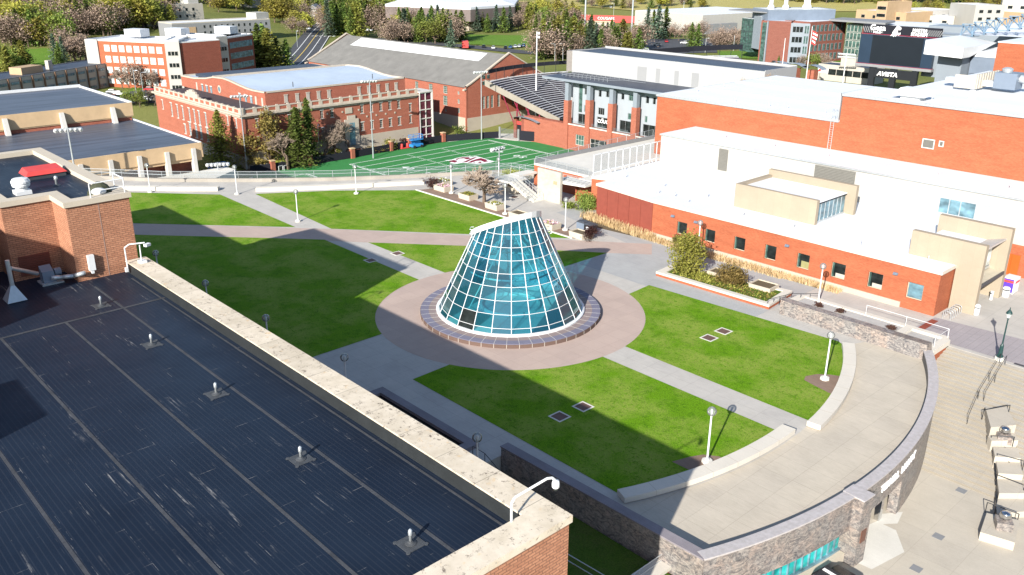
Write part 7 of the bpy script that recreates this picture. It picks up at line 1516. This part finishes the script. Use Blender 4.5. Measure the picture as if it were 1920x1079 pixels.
# ================================================================== RIGHT SIDE SMALL THINGS
t = thing('pickup_truck', 'black utility truck with white stripe parked under the granite wall at the bottom edge', 'truck', (-20.7,48.6,CZ)); t.rotation_euler = (0,0,R(84))
pr = [(-2.6,.4),(-2.6,1.05),(-.6,1.08),(1.2,1.08),(2.45,.95),(2.6,.8),(2.6,.4)]; b = MB(); n = len(pr)
b.add([(x,-.95,z) for x,z in pr]+[(x,.95,z) for x,z in pr],[tuple(range(n)),tuple(range(2*n-1,n-1,-1))]+[(i,n+i,n+(i+1)%n,(i+1)%n) for i in range(n)]); b.add([(-.9,-.7,1.85),(.6,-.7,1.85),(.6,.7,1.85),(-.9,.7,1.85),(-1.0,-.75,1.72),(.75,-.75,1.72),(.75,.75,1.72),(-1.0,.75,1.72)],[(0,1,2,3),(0,4,5,1),(1,5,6,2),(2,6,7,3),(3,7,4,0)]); b.build('body', MT['car_black'], t, loc=(0,0,0))
b = MB(); cb = [(-1.3,1.06,.88),(-1.0,1.74,.74),(.75,1.74,.74),(1.4,1.06,.88)]; b.add([(x,-y,z) for x,z,y in cb]+[(x,y,z) for x,z,y in cb],[(0,1,2,3),(7,6,5,4),(0,4,5,1),(2,6,7,3)]); b.build('window', MT['glass'], t, loc=(0,0,0))
b = MB(); b.box(-2.5,-.7,1.09,-1.5,.7,1.14); b.box(.0,-.62,1.86,.22,.62,1.9); b.build('rack', MT['sign_white'], t, loc=(0,0,0))
for sx in (-1.6,1.6):
    for sy in (-1,1): b = MB(); b.tube((sx,sy*.75,.42),(sx,sy*.98,.42),.42,12); b.build('wheel', MT['tire'], t, loc=(0,0,0))
t = thing('black_lamp', 'tall dark green lantern lamp post on white base atop the court steps', 'street lamp', (-23.98,85.9,0)); x, y = -23.98, 85.9
MB().lathe([(.42,0),(.42,.3),(.34,.34)],(x,y,0),12).build('footing', MT['concrete_light'], t)
MB().lathe([(.3,.34),(.3,.5),(.2,.6),(.17,1.5),(.12,1.6),(.075,1.7),(.06,4.2),(.1,4.25),(.1,4.35)],(x,y,0),12).build('post', MT['green_black'], t)
MB().lathe([(.12,4.35),(.24,4.75),(.22,4.8)],(x,y,0),8).build('lantern', MT['glass_pale'], t); MB().lathe([(.3,4.78),(.26,4.92),(.12,5.1),(.05,5.2),(.03,5.4)],(x,y,0),8).build('cap', MT['green_black'], t)
railing('court_handrail', 'thin black handrail running down the court steps from the lamp post', [(-23.7,85.2,0),(-23.2,79.5,-1.6),(-22.6,76,-2.6)], 0.95, 3.0, False, (1.0,), mat='black_metal', r=.025, grp='black handrails of the court steps')
railing('court_handrail', 'thin black handrail beside the lamp post, the more right of the two', [(-23.2,85.2,0),(-22.7,79.5,-1.6)], 0.95, 3.0, False, (1.0,), mat='black_metal', r=.025, grp='black handrails of the court steps')
def court_z(y): return max(CZ, min(-0.02, CZ+(y-69.2)/16.4*4.58))
def Q(u, v, dz=0.0):
    z = -2.0
    for _ in range(30): p = P(u, v, z+dz); z = court_z(p.y)
    return p
def qprism(mb, px, h):
    ps = [Q(u,v,h) for u,v in px]; zt = max(p.z for p in ps); mb.prism([(p.x,p.y) for p in ps], min(court_z(p.y) for p in ps)-.3, zt); return zt
wf = thing('water_feature', 'stepped concrete fountain run with dark channels descending the court', 'fountain', Q(1880,880))
b = MB(); za_ = qprism(b, [(1846,772),(1888,764),(1902,812),(1852,828)], .25)
zb_2 = qprism(b, [(1850,829),(1903,813),(1908,832),(1856,842)], .35)
for u0, v0, u1, v1, hh_ in ((1860,846,1908,872,.3),(1866,873,1912,905,.3),(1868,906,1915,940,.3),(1866,941,1918,968,.3)): qprism(b, [(u0,v0),(u1,v0-6),(u1+4,v1-4),(u0+2,v1)], hh_)
qprism(b, [(1850,962),(1912,976),(1903,1018),(1838,998)], .7); b.build('basin', MT['concrete_court'], wf)
for k, pp_ in enumerate((((1861,846),(1866,880),(1870,915),(1868,950),(1862,975)),((1872,843),(1880,872),(1886,905),(1884,935)),((1884,840),(1890,862),(1895,884)))): MB().path([Q(u,v,.42)+Vector((0,0,.03)) for u,v in pp_], .07, 5).build('channel', MT['black_metal'], wf)
for i, (u, v, dz, l) in enumerate(((1880,828,.3,'polished steel fountain bowl on a granite block higher up the court'),(1880,990,.65,'polished steel fountain bowl on a granite block nearest the bottom right'))):
    p = Q(u,v,dz); x, y, z = p; t = thing('fountain_bowl', l, 'fountain', p, 'steel fountain bowls on granite blocks'); MB().obox((x,y,z+.35),(1.1,1.1,.7),.5).build('granite_block', MT['granite'], t)
    MB().lathe([(.12,.7),(.12,.8),(.38,.92),(.42,1.1),(.36,1.2),(.39,1.24),(.28,1.36),(.05,1.42)],(x,y,z),18).build('bowl', MT['steel'], t, smooth=True)
for i, (p0, p1) in enumerate((((1841,787),(1890,778)),((1855,836),(1898,838)),((1866,870),(1916,884)),((1866,910),(1917,930)),((1847,962),(1906,984)))):
    p0, p1 = Q(*p0,.2), Q(*p1,.2); railing('hoop_rail', ['black hoop rail at the top of the fountain run','black hoop rail in front of the upper steel bowl','black hoop rail midway down the fountain run','black hoop rail lower down the fountain run','black hoop rail behind the lower steel bowl'][i], [p0,p1], 0.95, 3.2, False, (1.0,), mat='black_metal', r=.035, grp='black hoop rails over the fountain run')
for i, (x, y) in enumerate(((-20.7,74.2),(-19.7,68.4),(-18.4,60.9),(-17.9,56.0))):
    o = MB().box(x-.36,y-.36,CZ+.005,x+.36,y+.36,CZ+.02).build('drain_cover', MT['gray_wall']); tag(o, ['square drain cover in the court paving farthest up','square drain cover in the court paving, second from the top','square drain cover in the court, third from the top','square drain cover in the court nearest the bottom edge'][i], 'drain cover', 'square drain covers in the court')
o = MB().box(-22.7,85.95,.015,-21.7,86.35,.03).build('drain_cover', MT['dark_metal']); tag(o, 'narrow drain cover in the grey pavers at the right edge', 'drain cover')
def can(x, y, label):
    t = thing('trash_can', label, 'bin', (x,y,0), 'white ribbed trash cans'); MB().lathe([(.36,0),(.38,.1),(.40,.75)],(x,y,0),16).build('body', MT['white_metal'], t)
    MB().lathe([(.33,.75),(.33,.9)],(x,y,0),16).build('opening', MT['black_metal'], t); MB().lathe([(.41,.9),(.41,.98),(.3,1.12),(.05,1.16)],(x,y,0),16).build('lid', MT['white_metal'], t)
can(-30.1,96.2,'white trash can beside the bike rack at the tower foot'); can(-29.9,104.2,'white trash can in front of the vending machine'); 
t = thing('ash_post', 'slim white post bin near the entrance doors', 'bin', (-30.6,101.9,0)); MB().lathe([(.16,0),(.16,.95),(.2,.97),(.2,1.02)],(-30.6,101.9,0),12).build('body', MT['white_metal'], t)
MB().obox((-30.6,101.82,.75),(.2,.2,.1)).build('slot', MT['black_metal'], t)
t = thing('vending_machine', 'white vending machine with purple and red front by the entrance tower', 'vending machine', (-30.2,106.2,0)); MB().box(-30.75,105.3,.05,-29.5,106.9,1.85).build('cabinet', MT['white_metal'], t); MB().box(-30.7,105.22,.2,-29.6,105.3,1.75).build('front_panel', plain('purple panel', (0.10,0.05,0.40), 0.4), t)
b = MB(); b.box(-30.7,105.16,1.35,-29.6,105.22,1.6); b.box(-29.5,105.5,1.3,-29.46,106.7,1.5); b.build('red_stripe', MT['red_paint'], t)
t = thing('bike_rack', 'row of silver bicycle hoops at the brick corner', 'bike rack', (-31.7,94.2,0))
for i in range(7):
    y = 92.4+i*.55; b = MB(); b.path([(-32.0,y,0),(-32.0,y,.7),(-31.9,y,.85),(-31.6,y,.9),(-31.3,y,.85),(-31.2,y,.7),(-31.2,y,0)],.035,6); b.build('hoop', MT['galv'], t)
t = thing('bicycle', 'dark bicycle standing at the end of the hoop rack', 'bicycle', (-31.0,96.2,0)); b = MB()
def wheel(x, y): 
    w_ = MB(); w_.path([(x+.33*math.cos(a*.4488), y+.05*math.sin(a*.4488), .35+.33*math.sin(a*.4488)) for a in range(15)],.025,5); return w_
wheel(-31.5,96.0).build('wheel', MT['tire'], t); wheel(-30.5,95.8).build('wheel', MT['tire'], t); b.path([(-31.5,96.0,.35),(-31.2,95.95,.85),(-30.7,95.85,.85),(-30.5,95.8,.35)],.03,5); b.path([(-31.2,95.95,.85),(-31.05,95.9,.35),(-30.7,95.85,.85)],.03,5); b.path([(-30.68,95.6,1.0),(-30.68,96.1,1.0)],.02,5); b.build('frame', MT['red_paint'], t); MB().obox((-31.25,95.95,.95),(.25,.12,.06)).build('saddle', MT['black_metal'], t)
o = MB().box(-32.6,86.8,.014,-31.9,91.2,.03).build('brick_inlay', MT['maroon_panel']); struct(o)
for i, (x, y, l) in enumerate(((-79.3,87.4,'grey dark waste bin cabinet, the left of the pair near the purple shrub'),(-77.7,87.2,'black waste bin cabinet with white label, right of the pair'))):
    t = thing('waste_bin', l, 'bin', (x,y,0), 'square waste bin cabinets'); MB().box(x-.7,y-.6,.08,x+.7,y+.6,1.15).build('cabinet', MT['gray_panel'] if i == 0 else MT['black_metal'], t); MB().add([(x-.74,y-.64,1.15),(x+.74,y-.64,1.15),(x+.74,y+.64,1.15),(x-.74,y+.64,1.15),(x-.6,y-.5,1.32),(x+.6,y-.5,1.32),(x+.6,y+.5,1.32),(x-.6,y+.5,1.32)],[(4,5,6,7),(0,1,5,4),(1,2,6,5),(2,3,7,6),(3,0,4,7)]).build('lid', MT['dark_metal'], t)
    if i: MB().box(x-.3,y-.63,.5,x+.35,y-.605,.95).build('notice', MT['sign_white'], t)

# ================================================================== VEGETATION
def leaf(mb, c, s, r_, m=0, flat=0.9, asp=1.0):
    a = r_.uniform(0, 6.283); t = r_.gauss(0, flat); M_ = Matrix.Rotation(a,3,'Z')@Matrix.Rotation(t,3,'X')@Matrix.Rotation(r_.uniform(0,6.283),3,'Z')
    mb.add([c+M_@Vector((x*s*asp,y*s,0)) for x,y in ((-1,-.7),(.4,-1),(1,.6),(-.3,1))], [(0,1,2,3)], m)
def conifer_meshes(seed, nb, nq, rad, qs, mat, droop=0.35, power=0.8, base=0.06, ragged=0.25):
    r_ = random.Random(seed); tb = MB(); tb.tube((0,0,-.03),(0,0,.55),.016,7,.009); tb.tube((0,0,.55),(0,0,.985),.009,6,.002)
    cb = MB()
    for i in range(nb):
        z = base+(1-base)*((i+r_.random())/nb)**1.0
        R_ = rad*((1-z)**power)*(1+r_.uniform(-ragged,ragged))+.012; a = r_.uniform(0,6.283)
        if r_.random() < .06: R_ *= .45
        d_ = Vector((math.cos(a),math.sin(a),0)); n_ = max(2, int(nq*(.35+.65*R_/rad)))
        tb.tube((0,0,z),d_*R_*.75+Vector((0,0,z-droop*R_*.6)),.0035,3,.001,caps=False)
        for k in range(n_):
            f = (k+.5)/n_; f = f**.8
            c = d_*(R_*f)+Vector((0,0,z-droop*R_*f*f*1.2+.06*R_*f)); c += Vector((r_.gauss(0,.16*R_+.004),r_.gauss(0,.16*R_+.004),r_.gauss(0,.012)))
            leaf(cb, c, qs*r_.uniform(.6,1.25)*(1.15-.45*f), r_, 0, .55)
    return tb, cb
def broad_meshes(seed, nc, nl, rx, rz, cz, qs, clump=.13, trunk=.3):
    r_ = random.Random(seed); tb = MB(); cb = MB(); tb.tube((0,0,-.03),(0,0,trunk),.03,8,.02)
    for i in range(nc):
        while True:
            p = Vector((r_.uniform(-1,1),r_.uniform(-1,1),r_.uniform(-1,1)))
            if .3 < p.length < 1: break
        c = Vector((p.x*rx,p.y*rx,cz+p.z*rz)); cs = clump*r_.uniform(.6,1.35)
        m_ = Vector((c.x*.35,c.y*.35,trunk+(c.z-trunk)*.45)); tb.tube((0,0,trunk*.9),m_,.013,4,.008,caps=False); tb.tube(m_,c,.008,4,.003,caps=False)
        for k in range(int(nl*r_.uniform(.5,1.3))):
            q = Vector((r_.gauss(0,1),r_.gauss(0,1),r_.gauss(0,.75))); leaf(cb, c+q*cs*.5, qs*r_.uniform(.6,1.3), r_, 0, .8)
    return tb, cb
def bare_meshes(seed, depth, spread=.55, tw=.0045, rise=.25, first=.28, kids_=3, twig=5):
    r_ = random.Random(seed); tb = MB(); cb = MB()
    def grow(p, d_, L, rad, lv):
        q = p+d_*L; (tb if lv > 2 else cb).tube(p, q, rad, 5 if lv > 3 else 3, rad*.65, caps=False)
        if lv == 0:
            for k in range(twig):
                e = (d_+Vector((r_.gauss(0,.5),r_.gauss(0,.5),r_.gauss(.12,.4)))).normalized(); o = p.lerp(q, r_.uniform(.2,1)); cb.tube(o, o+e*L*r_.uniform(.5,1.1), tw*.8, 3, tw*.3, caps=False)
            return
        for k in range(kids_+(1 if r_.random() < .4 else 0)):
            e = (d_+Vector((r_.gauss(0,spread),r_.gauss(0,spread),r_.gauss(rise*.4,spread*.45)))).normalized(); grow(p.lerp(q, r_.uniform(.55,1)), e, L*r_.uniform(.58,.82), max(tw,rad*.6), lv-1)
    grow(Vector((0,0,-.02)), Vector((0,0,1)), first, .024, depth); return tb, cb
TREES = {}
def reg(kind, tb, cb, crown_mat, trunk_mat='bark', H=None):
    t = thing('tree', 'x', 'tree', (0,0,0)); to = tb.build('trunk', MT[trunk_mat], t); co = cb.build('crown', MT[crown_mat], t)
    zs = [v[2] for v in cb.v]; TREES[kind] = [t, False, max(zs)]
    return t
reg('fir', *conifer_meshes(1, 520, 13, .36, .019, 'olive_needles', .35, .75, .03, .35), 'olive_needles')
reg('conifer', *conifer_meshes(2, 190, 8, .27, .034, 'conifer', .3, .75, .04, .3), 'conifer')
reg('conifer_b', *conifer_meshes(3, 170, 8, .22, .032, 'conifer', .2, .9, .04, .3), 'conifer')
reg('conifer_olive', *conifer_meshes(4, 200, 8, .30, .036, 'olive_needles', .3, .55, .08, .35), 'olive_needles')
reg('spruce', *conifer_meshes(5, 200, 8, .26, .032, 'spruce', .35, .9, .02, .22), 'spruce')
reg('green_conifer', *conifer_meshes(6, 460, 11, .24, .021, 'conifer', .25, .6, .05, .4), 'conifer')
reg('poplar', *broad_meshes(7, 70, 50, .19, .46, .52, .015, .12, .1), 'leaf_brown')
reg('pine', *broad_meshes(8, 60, 60, .24, .40, .58, .016, .15, .2), 'leaf_green')
reg('yg', *broad_meshes(9, 52, 34, .42, .36, .58, .028, .19, .22), 'leaf_yg')
reg('yg_b', *broad_meshes(10, 50, 34, .38, .38, .57, .028, .19, .2), 'leaf_green')
reg('bud', *broad_meshes(11, 70, 26, .44, .36, .57, .018, .22, .2), 'twig_pink')
reg('bare', *bare_meshes(12, 5, .5, .004), 'twig')
reg('bare_pink', *bare_meshes(13, 5, .55, .005), 'twig_pink')
reg('round_bare', *bare_meshes(14, 5, .62, .0055, .1, .20, 3, 4), 'twig')
LABN = {}
def plant(kind, p, H, label, group=None, name=None, sx=1.0, cat='tree', rz=None):
    e = TREES[kind]
    if e[1]: t = copy_tree(e[0])
    else: t = e[0]; e[1] = True
    s = H/e[2]; t.scale = (s*sx, s*sx, s); t.location = p; t.rotation_euler = (0,0,rng.uniform(0,6.28) if rz is None else rz)
    t.name = name or {'fir':'fir_tree','conifer':'conifer_tree','conifer_b':'conifer_tree','conifer_olive':'conifer_tree','spruce':'spruce_tree','green_conifer':'conifer_tree','poplar':'poplar_tree','pine':'pine_tree','yg':'leafy_tree','yg_b':'leafy_tree','bud':'budding_tree','bare':'bare_tree','bare_pink':'bare_tree','round_bare':'bare_tree'}[kind]
    tag(t, label, cat, group)
    if group is None and 'group' in t.keys(): del t['group']
    return t
def plant_px(kind, u, v, vt, label, z=None, **k):
    p = G(u, v) if z is None else P(u, v, z); d = ray(u, vt); tt = math.hypot(p.x, p.y)/math.hypot(d.x, d.y)
    return plant(kind, p, CAM_H+d.z*tt-p.z, label, **k)
plant_px('fir', 418, 318, 204, 'big olive fir tree standing alone beside the dark gymnasium roof corner', FZ)
plant_px('green_conifer', 561, 312, 200, 'dense dark green conifer before the old brick gym', FZ, sx=1.25); plant_px('green_conifer', 582, 305, 182, 'slim tall conifer just right of the dense green one by the old brick gym', FZ, sx=.75)
plant_px('poplar', 508, 312, 196, 'thin brownish poplar left of the conifers before the old brick gym', FZ, sx=.9); plant_px('poplar', 468, 315, 235, 'short faded poplar between the big fir and the thin poplar', FZ)
plant_px('bare', 655, 290, 222, 'bare grey tree in front of the arched gym entrance', FZ, sx=1.2); plant_px('bare', 630, 296, 235, 'smaller bare tree left of the arched gym entrance', FZ, sx=1.2); plant_px('bare', 540, 318, 250, 'bare scrub tree behind the black field fence', FZ, sx=1.4)
plant_px('bare', 610, 300, 248, 'twiggy bare tree between the conifers and the gym entrance', FZ, sx=1.3)
plant_px('conifer', 730, 282, 268, 'tiny upright conifer at the limestone base of the old brick gym', FZ, sx=.8)
plant_px('spruce', 887, 240, 224, 'small blue spruce at the field house corner', FZ, sx=1.6)
plant_px('pine', 1186, 285, 200, 'full green pine before the stadium clubhouse windows', FZ, sx=1.2)
plant('bare', Vector((-108,176,-2)), 14, 'tall thin whitish bare tree rising behind the upper white roof', sx=.6); plant('bare', Vector((-112,178,-2)), 12, 'thinner bare tree beside the one behind the upper white roof', sx=.5)
plant('round_bare', Vector((-99.3,86.6,0.05)), 5.4, 'round bare multi-branched tree among the plaza planters', sx=1.35)
def shrub(name, p, rx, ry, H, label, mat, n=1600, qs=.09, trunk_mat='bark', seed=1, cat='shrub'):
    r_ = random.Random(seed); t = thing(name, label, cat, p); cb = MB(); sb_ = MB(); cl_ = [Vector((r_.gauss(0,.42),r_.gauss(0,.42),r_.uniform(.15,.95))) for _ in range(26)]
    for c in cl_:
        k = math.sqrt(max(.05, 1-(c.z-.25)**2)) if c.z > .25 else .9; c.x = max(-1,min(1,c.x*k)); c.y = max(-1,min(1,c.y*k)); w_ = Vector((c.x*rx,c.y*ry,c.z*H)); sb_.tube((c.x*.1,c.y*.1,-.05), w_, .035, 4, .01, caps=False)
        for j in range(n//26): q = Vector((r_.gauss(0,1),r_.gauss(0,1),r_.gauss(0,1)))*.24; leaf(cb, w_+Vector((q.x*rx,q.y*ry,q.z*H*.55)), qs*r_.uniform(.6,1.3), r_, 0, .9)
    cb.v = [(x,y,max(z,.0)) for x,y,z in cb.v]
    cb.build('foliage', MT[mat], t, loc=(0,0,0)); sb_.build('stem', MT[trunk_mat], t, loc=(0,0,0)); return t
shrub('tall_shrub', (-58.4,83.0,.4), 1.9, 1.9, 4.3, 'tall yellow green bush at the left end of the raised bed', 'leaf_shrub', 5200, .10, seed=3)
shrub('round_shrub', (-52.4,83.6,.4), 1.9, 1.5, 2.2, 'rounded olive brown bush in the middle of the raised bed', 'leaf_brown', 3400, .09, seed=4)
shrub('low_shrub', (-55.8,82.2,.4), 1.5, 1.0, .7, 'low sprawling pale shrub between the two bushes of the raised bed', 'leaf_shrub', 900, .07, seed=5)
shrub('purple_shrub', (-75.6,85.0,0), 1.25, 1.1, 1.6, 'purple brown twiggy shrub beside the black waste bin', 'leaf_dark', 2400, .06, seed=6)
shrub('dark_shrub', (-111.6,86.4,0), 1.5, 1.2, 1.5, 'dark brown shrub left of the first flower planter', 'leaf_dark', 1800, .07, seed=7)
shrub('green_shrub', (-86.0,95.2,0), 1.9, 1.6, 2.4, 'bright green bush against the maroon metal wall', 'leaf_green', 3400, .09, seed=8)
shrub('low_green_shrub', (-88.2,94.2,0), 1.4, 1.0, 1.0, 'low green plants left of the bright bush by the maroon wall', 'leaf_green', 1200, .08, seed=9)
shrub('olive_shrub', (-106.8,99.5,0), 3.0, 2.2, 1.7, 'wide olive shrub by the plaza railing below the terrace', 'leaf_shrub', 2600, .09, seed=10)
shrub('brown_shrub', (-66.2,91.6,0), .8, .5, 1.3, 'small brown dried shrub against the orange brick wall', 'leaf_dark', 900, .06, seed=11)
for i, (x, y, l) in enumerate(((-42.0,84.5,'dark tuft in the gravel bed nearest the globe lamp'),(-39.6,84.6,'dark tuft in the gravel bed, second from the lamp'),(-33.9,84.3,'dark tuft at the far right of the long gravel bed'))): o = shrub('grass_tuft', (x,y,.42), .45, .4, .45, l, 'leaf_dark', 420, .06, seed=20+i)
shrub('fence_shrub', (-210.5+4,94,-16.3), 2.5, 2.5, 3.0, 'bushy olive shrub beside the near end of the black field fence', 'leaf_shrub', 1500, .16, seed=31)
sy_ = P(1120,275,FZ); shrub('yellow_shrub', (sy_.x,sy_.y-2,FZ), 5.5, 1.8, 3.2, 'row of yellow spring shrubs before the stadium clubhouse wall', 'leaf_yg', 2600, .16, seed=32)
for i in range(9):
    x = -205.6+rng.uniform(-1.5,1.5); y = 104+i*5.6; shrub('border_shrub', (x,y,-16.4), 2.2, 2.2, rng.uniform(1.6,3.0), ['brown','olive','dark'][i%3]+' shrub in the bed behind the black field fence before the old gym', ['leaf_brown','leaf_shrub','leaf_dark'][i%3], 700, .18, seed=40+i)['group'] = 'shrubs behind the black field fence'
shrub('evergreen_bush', (-207,171,-16.4), 2, 2, 3.2, 'dark evergreen bush at the glass stair foot', 'conifer', 900, .16, seed=60)
# dry ornamental grass along the union wall
st_ = MB(); r_ = random.Random(77)
for i in range(5200):
    f = r_.random()**.9; x = -84+f*41
    yw = 92.0 if x > -71 else 92.0+(-71-x)*.118; y = yw-r_.uniform(.15,1.9)*(1 if x < -50 else .75); h_ = r_.uniform(.3,.95)*(1.15 if x < -70 else .62); a = r_.uniform(0,6.283); lean = r_.gauss(0,.28); w_ = r_.uniform(.02,.055)
    t_ = Vector((x+math.cos(a)*h_*lean*1.3,y+math.sin(a)*h_*lean*1.3,h_)); e = Vector((-math.sin(a),math.cos(a),0))*w_; p = Vector((x,y,0)); st_.add([p-e,p+e,t_+e*.4,t_-e*.4],[(0,1,2,3)])
o = st_.build('dry_grass', MT['straw']); tag(o, 'strip of tall straw coloured ornamental grass along the orange brick wall', 'grass', kind='stuff')
# bed weeds in the raised bed
wd = MB()
for i in range(1500): leaf(wd, Vector((r_.uniform(-59.6,-46.9), r_.uniform(81.2,84.8), .44+r_.uniform(0,.12))), r_.uniform(.05,.12), r_, 0 if r_.random() < .5 else 1)
o = wd.build('ground_cover', [MT['leaf_brown'], MT['leaf_shrub']]); tag(o, 'patchy green and brown ground cover in the raised bed', 'ground cover', kind='stuff')

# ---- far trees: (polygon-ish box in the view, count, kinds, heights, where)
def far_trees(boxes, group, what):
    for (u0, v0, u1, v1, n, ks, h0, h1) in boxes:
        for i in range(n):
            u = u0+(u1-u0)*((i+rng.random())/n); v = rng.uniform(v0, v1); k = ks[rng.randrange(len(ks))]; p = G(u, v)
            nm = {'conifer':'dark green conifer','conifer_b':'slim dark conifer','conifer_olive':'broad olive conifer','spruce':'blue green spruce','yg':'yellow green leafy tree','yg_b':'green leafy tree','bud':'pinkish budding tree','bare':'bare grey tree','bare_pink':'bare pinkish tree','poplar':'tall brownish tree'}[k]
            plant(k, p, rng.uniform(h0,h1)*(.75 if k in ('bare','bare_pink') else 1), nm+' '+what, group+': '+nm, sx=rng.uniform(.85,1.2))
con = ['conifer','conifer_b','conifer_olive','spruce']; mixd = ['conifer','conifer_olive','yg','yg_b','yg_b','bud','yg','conifer_b','conifer_olive']; brn = ['bud','bare_pink','yg','yg_b','bare']
far_trees([(-10,2,235,14,34,mixd,15,21),(-10,16,235,34,34,mixd,15,21),(-10,36,160,52,28,['bud','bare_pink','yg','conifer_olive','yg_b','bud'],13,19),(-5,56,165,74,22,['bud','yg','bud','bare_pink','yg_b'],12,17),(150,34,240,70,22,['conifer_olive','yg','bud','yg_b','conifer'],13,18)], 'trees on the left hillside', 'on the far left wooded hillside')
far_trees([(0,80,30,90,5,['bud','bare_pink'],13,17),(36,82,78,90,4,['bud','yg','conifer'],13,18),(80,84,130,92,4,['yg','yg_b','conifer_olive'],14,18)], 'trees above the left lawn', 'just above the bright left lawn')
far_trees([(-5,130,52,148,8,['yg_b','conifer_olive'],9,13),(98,120,128,130,3,['spruce','conifer'],10,13),(118,112,168,122,6,['bare','bare_pink','bud'],12,16)], 'trees below the left lawn', 'below the left lawn near the long dormitory')
plant_px('spruce', 186, 122, 70, 'blue spruce in front of the brick dormitory end'); plant_px('conifer', 110, 132, 92, 'dark conifer alone at the right side of the bright left lawn')
far_trees([(225,40,330,58,24,['conifer_olive','conifer','yg','yg_b','bud','conifer_olive'],13,19),(385,1,640,10,26,mixd,13,19),(385,12,640,24,26,mixd,12,17),(500,26,580,46,14,['yg','conifer_olive','bud','yg_b'],11,16),(230,2,390,6,14,mixd,12,17)], 'trees between the pale dormitories', 'among the pale dormitories on the slope')
for i, (u, v, t) in enumerate(((489,136,42),(507,138,52),(522,134,66),(540,134,72),(480,134,58),(498,132,44))): plant_px(['conifer','conifer_olive','conifer'][i%3], u, v, t, 'tall dark conifer in the clump behind the old brick gym roof', group='conifers behind the old gym roof', sx=1.25)
far_trees([(545,56,575,70,6,['bare','bud','yg'],9,12),(600,34,624,64,9,['bud','yg','bud'],10,14)], 'roadside trees', 'beside the curving road')
far_trees([(614,34,725,50,20,['conifer','conifer_b','conifer_olive','yg_b','spruce','bud','conifer_olive'],16,22),(614,52,690,74,14,['conifer','spruce','conifer_olive','conifer'],16,21),(690,40,760,60,12,['conifer_olive','yg','bud','yg_b'],14,18)], 'trees right of the road', 'in the group right of the curving road')
far_trees([(742,60,870,84,30,['conifer','conifer_b','spruce','yg_b','conifer','bud'],13,18),(725,66,760,84,8,['bud','bud','yg'],11,15),(880,54,960,62,8,['spruce','conifer','conifer_b'],13,17),(640,1,960,4,16,mixd,12,16)], 'trees behind the field house', 'behind the field house before the coliseum')
plant_px('spruce', 846, 96, 36, 'large blue spruce right behind the field house ridge'); plant_px('spruce', 893, 60, 12, 'spruce left of the pair before the dark coliseum wall'); plant_px('conifer', 914, 62, 24, 'conifer right of the pair before the dark coliseum wall')
far_trees([(960,34,1085,58,30,['yg','yg_b','conifer_olive','conifer','bud'],12,17),(1000,62,1040,104,14,['bud','conifer','conifer_b'],12,16),(1005,94,1110,116,26,['conifer','conifer_b','spruce','conifer_olive','bud','conifer'],13,19),(1110,94,1205,112,26,['conifer','bud','spruce','bud','conifer_olive','conifer'],11,16)], 'trees behind the stadium stand', 'behind the stadium stand and white block')
for i, (u, v, t) in enumerate(((1213,72,14),(1233,74,8),(1247,70,12),(1224,68,18))): plant_px(['spruce','spruce','conifer','conifer_b'][i], u, v, t, 'tall conifer in the group right of the red ballpark wall', group='conifers right of the ballpark wall', sx=1.2)
far_trees([(1255,64,1320,78,9,['bare_pink','bud'],9,13),(1290,86,1312,92,2,['conifer'],12,14),(1335,80,1390,94,9,['bud','bud','bare_pink'],9,12)], 'trees by the far car park', 'by the far car park')
far_trees([(1045,6,1330,22,22,['conifer_olive','yg','bud','conifer'],9,13),(1470,2,1600,9,14,['yg_b','conifer_olive'],12,16),(1590,2,1925,10,40,['yg_b','conifer_olive','bud','yg'],11,16),(1690,16,1920,28,14,['yg','conifer_olive'],8,11)], 'trees on the dry hill', 'on the dry hill at the top right')
far_trees([(1600,118,1640,134,8,['bud','bud'],6,9),(1500,120,1560,130,6,['yg_b','bud'],5,7)], 'small trees by the scoreboard', 'in front of the research building')
plant_px('conifer', 1459, 124, 104, 'small pointed conifer at the foot of the research building')
far_trees([(225,160,300,172,8,['bud','bare_pink','bare'],9,12),(236,196,300,206,5,['bare','yg_b'],5,7)], 'bare trees by the gym lot', 'by the car lot beyond the dark gymnasium')
for e in TREES.values():
    if not e[1]:
        for c in kids(e[0]): bpy.data.objects.remove(c)
        bpy.data.objects.remove(e[0])
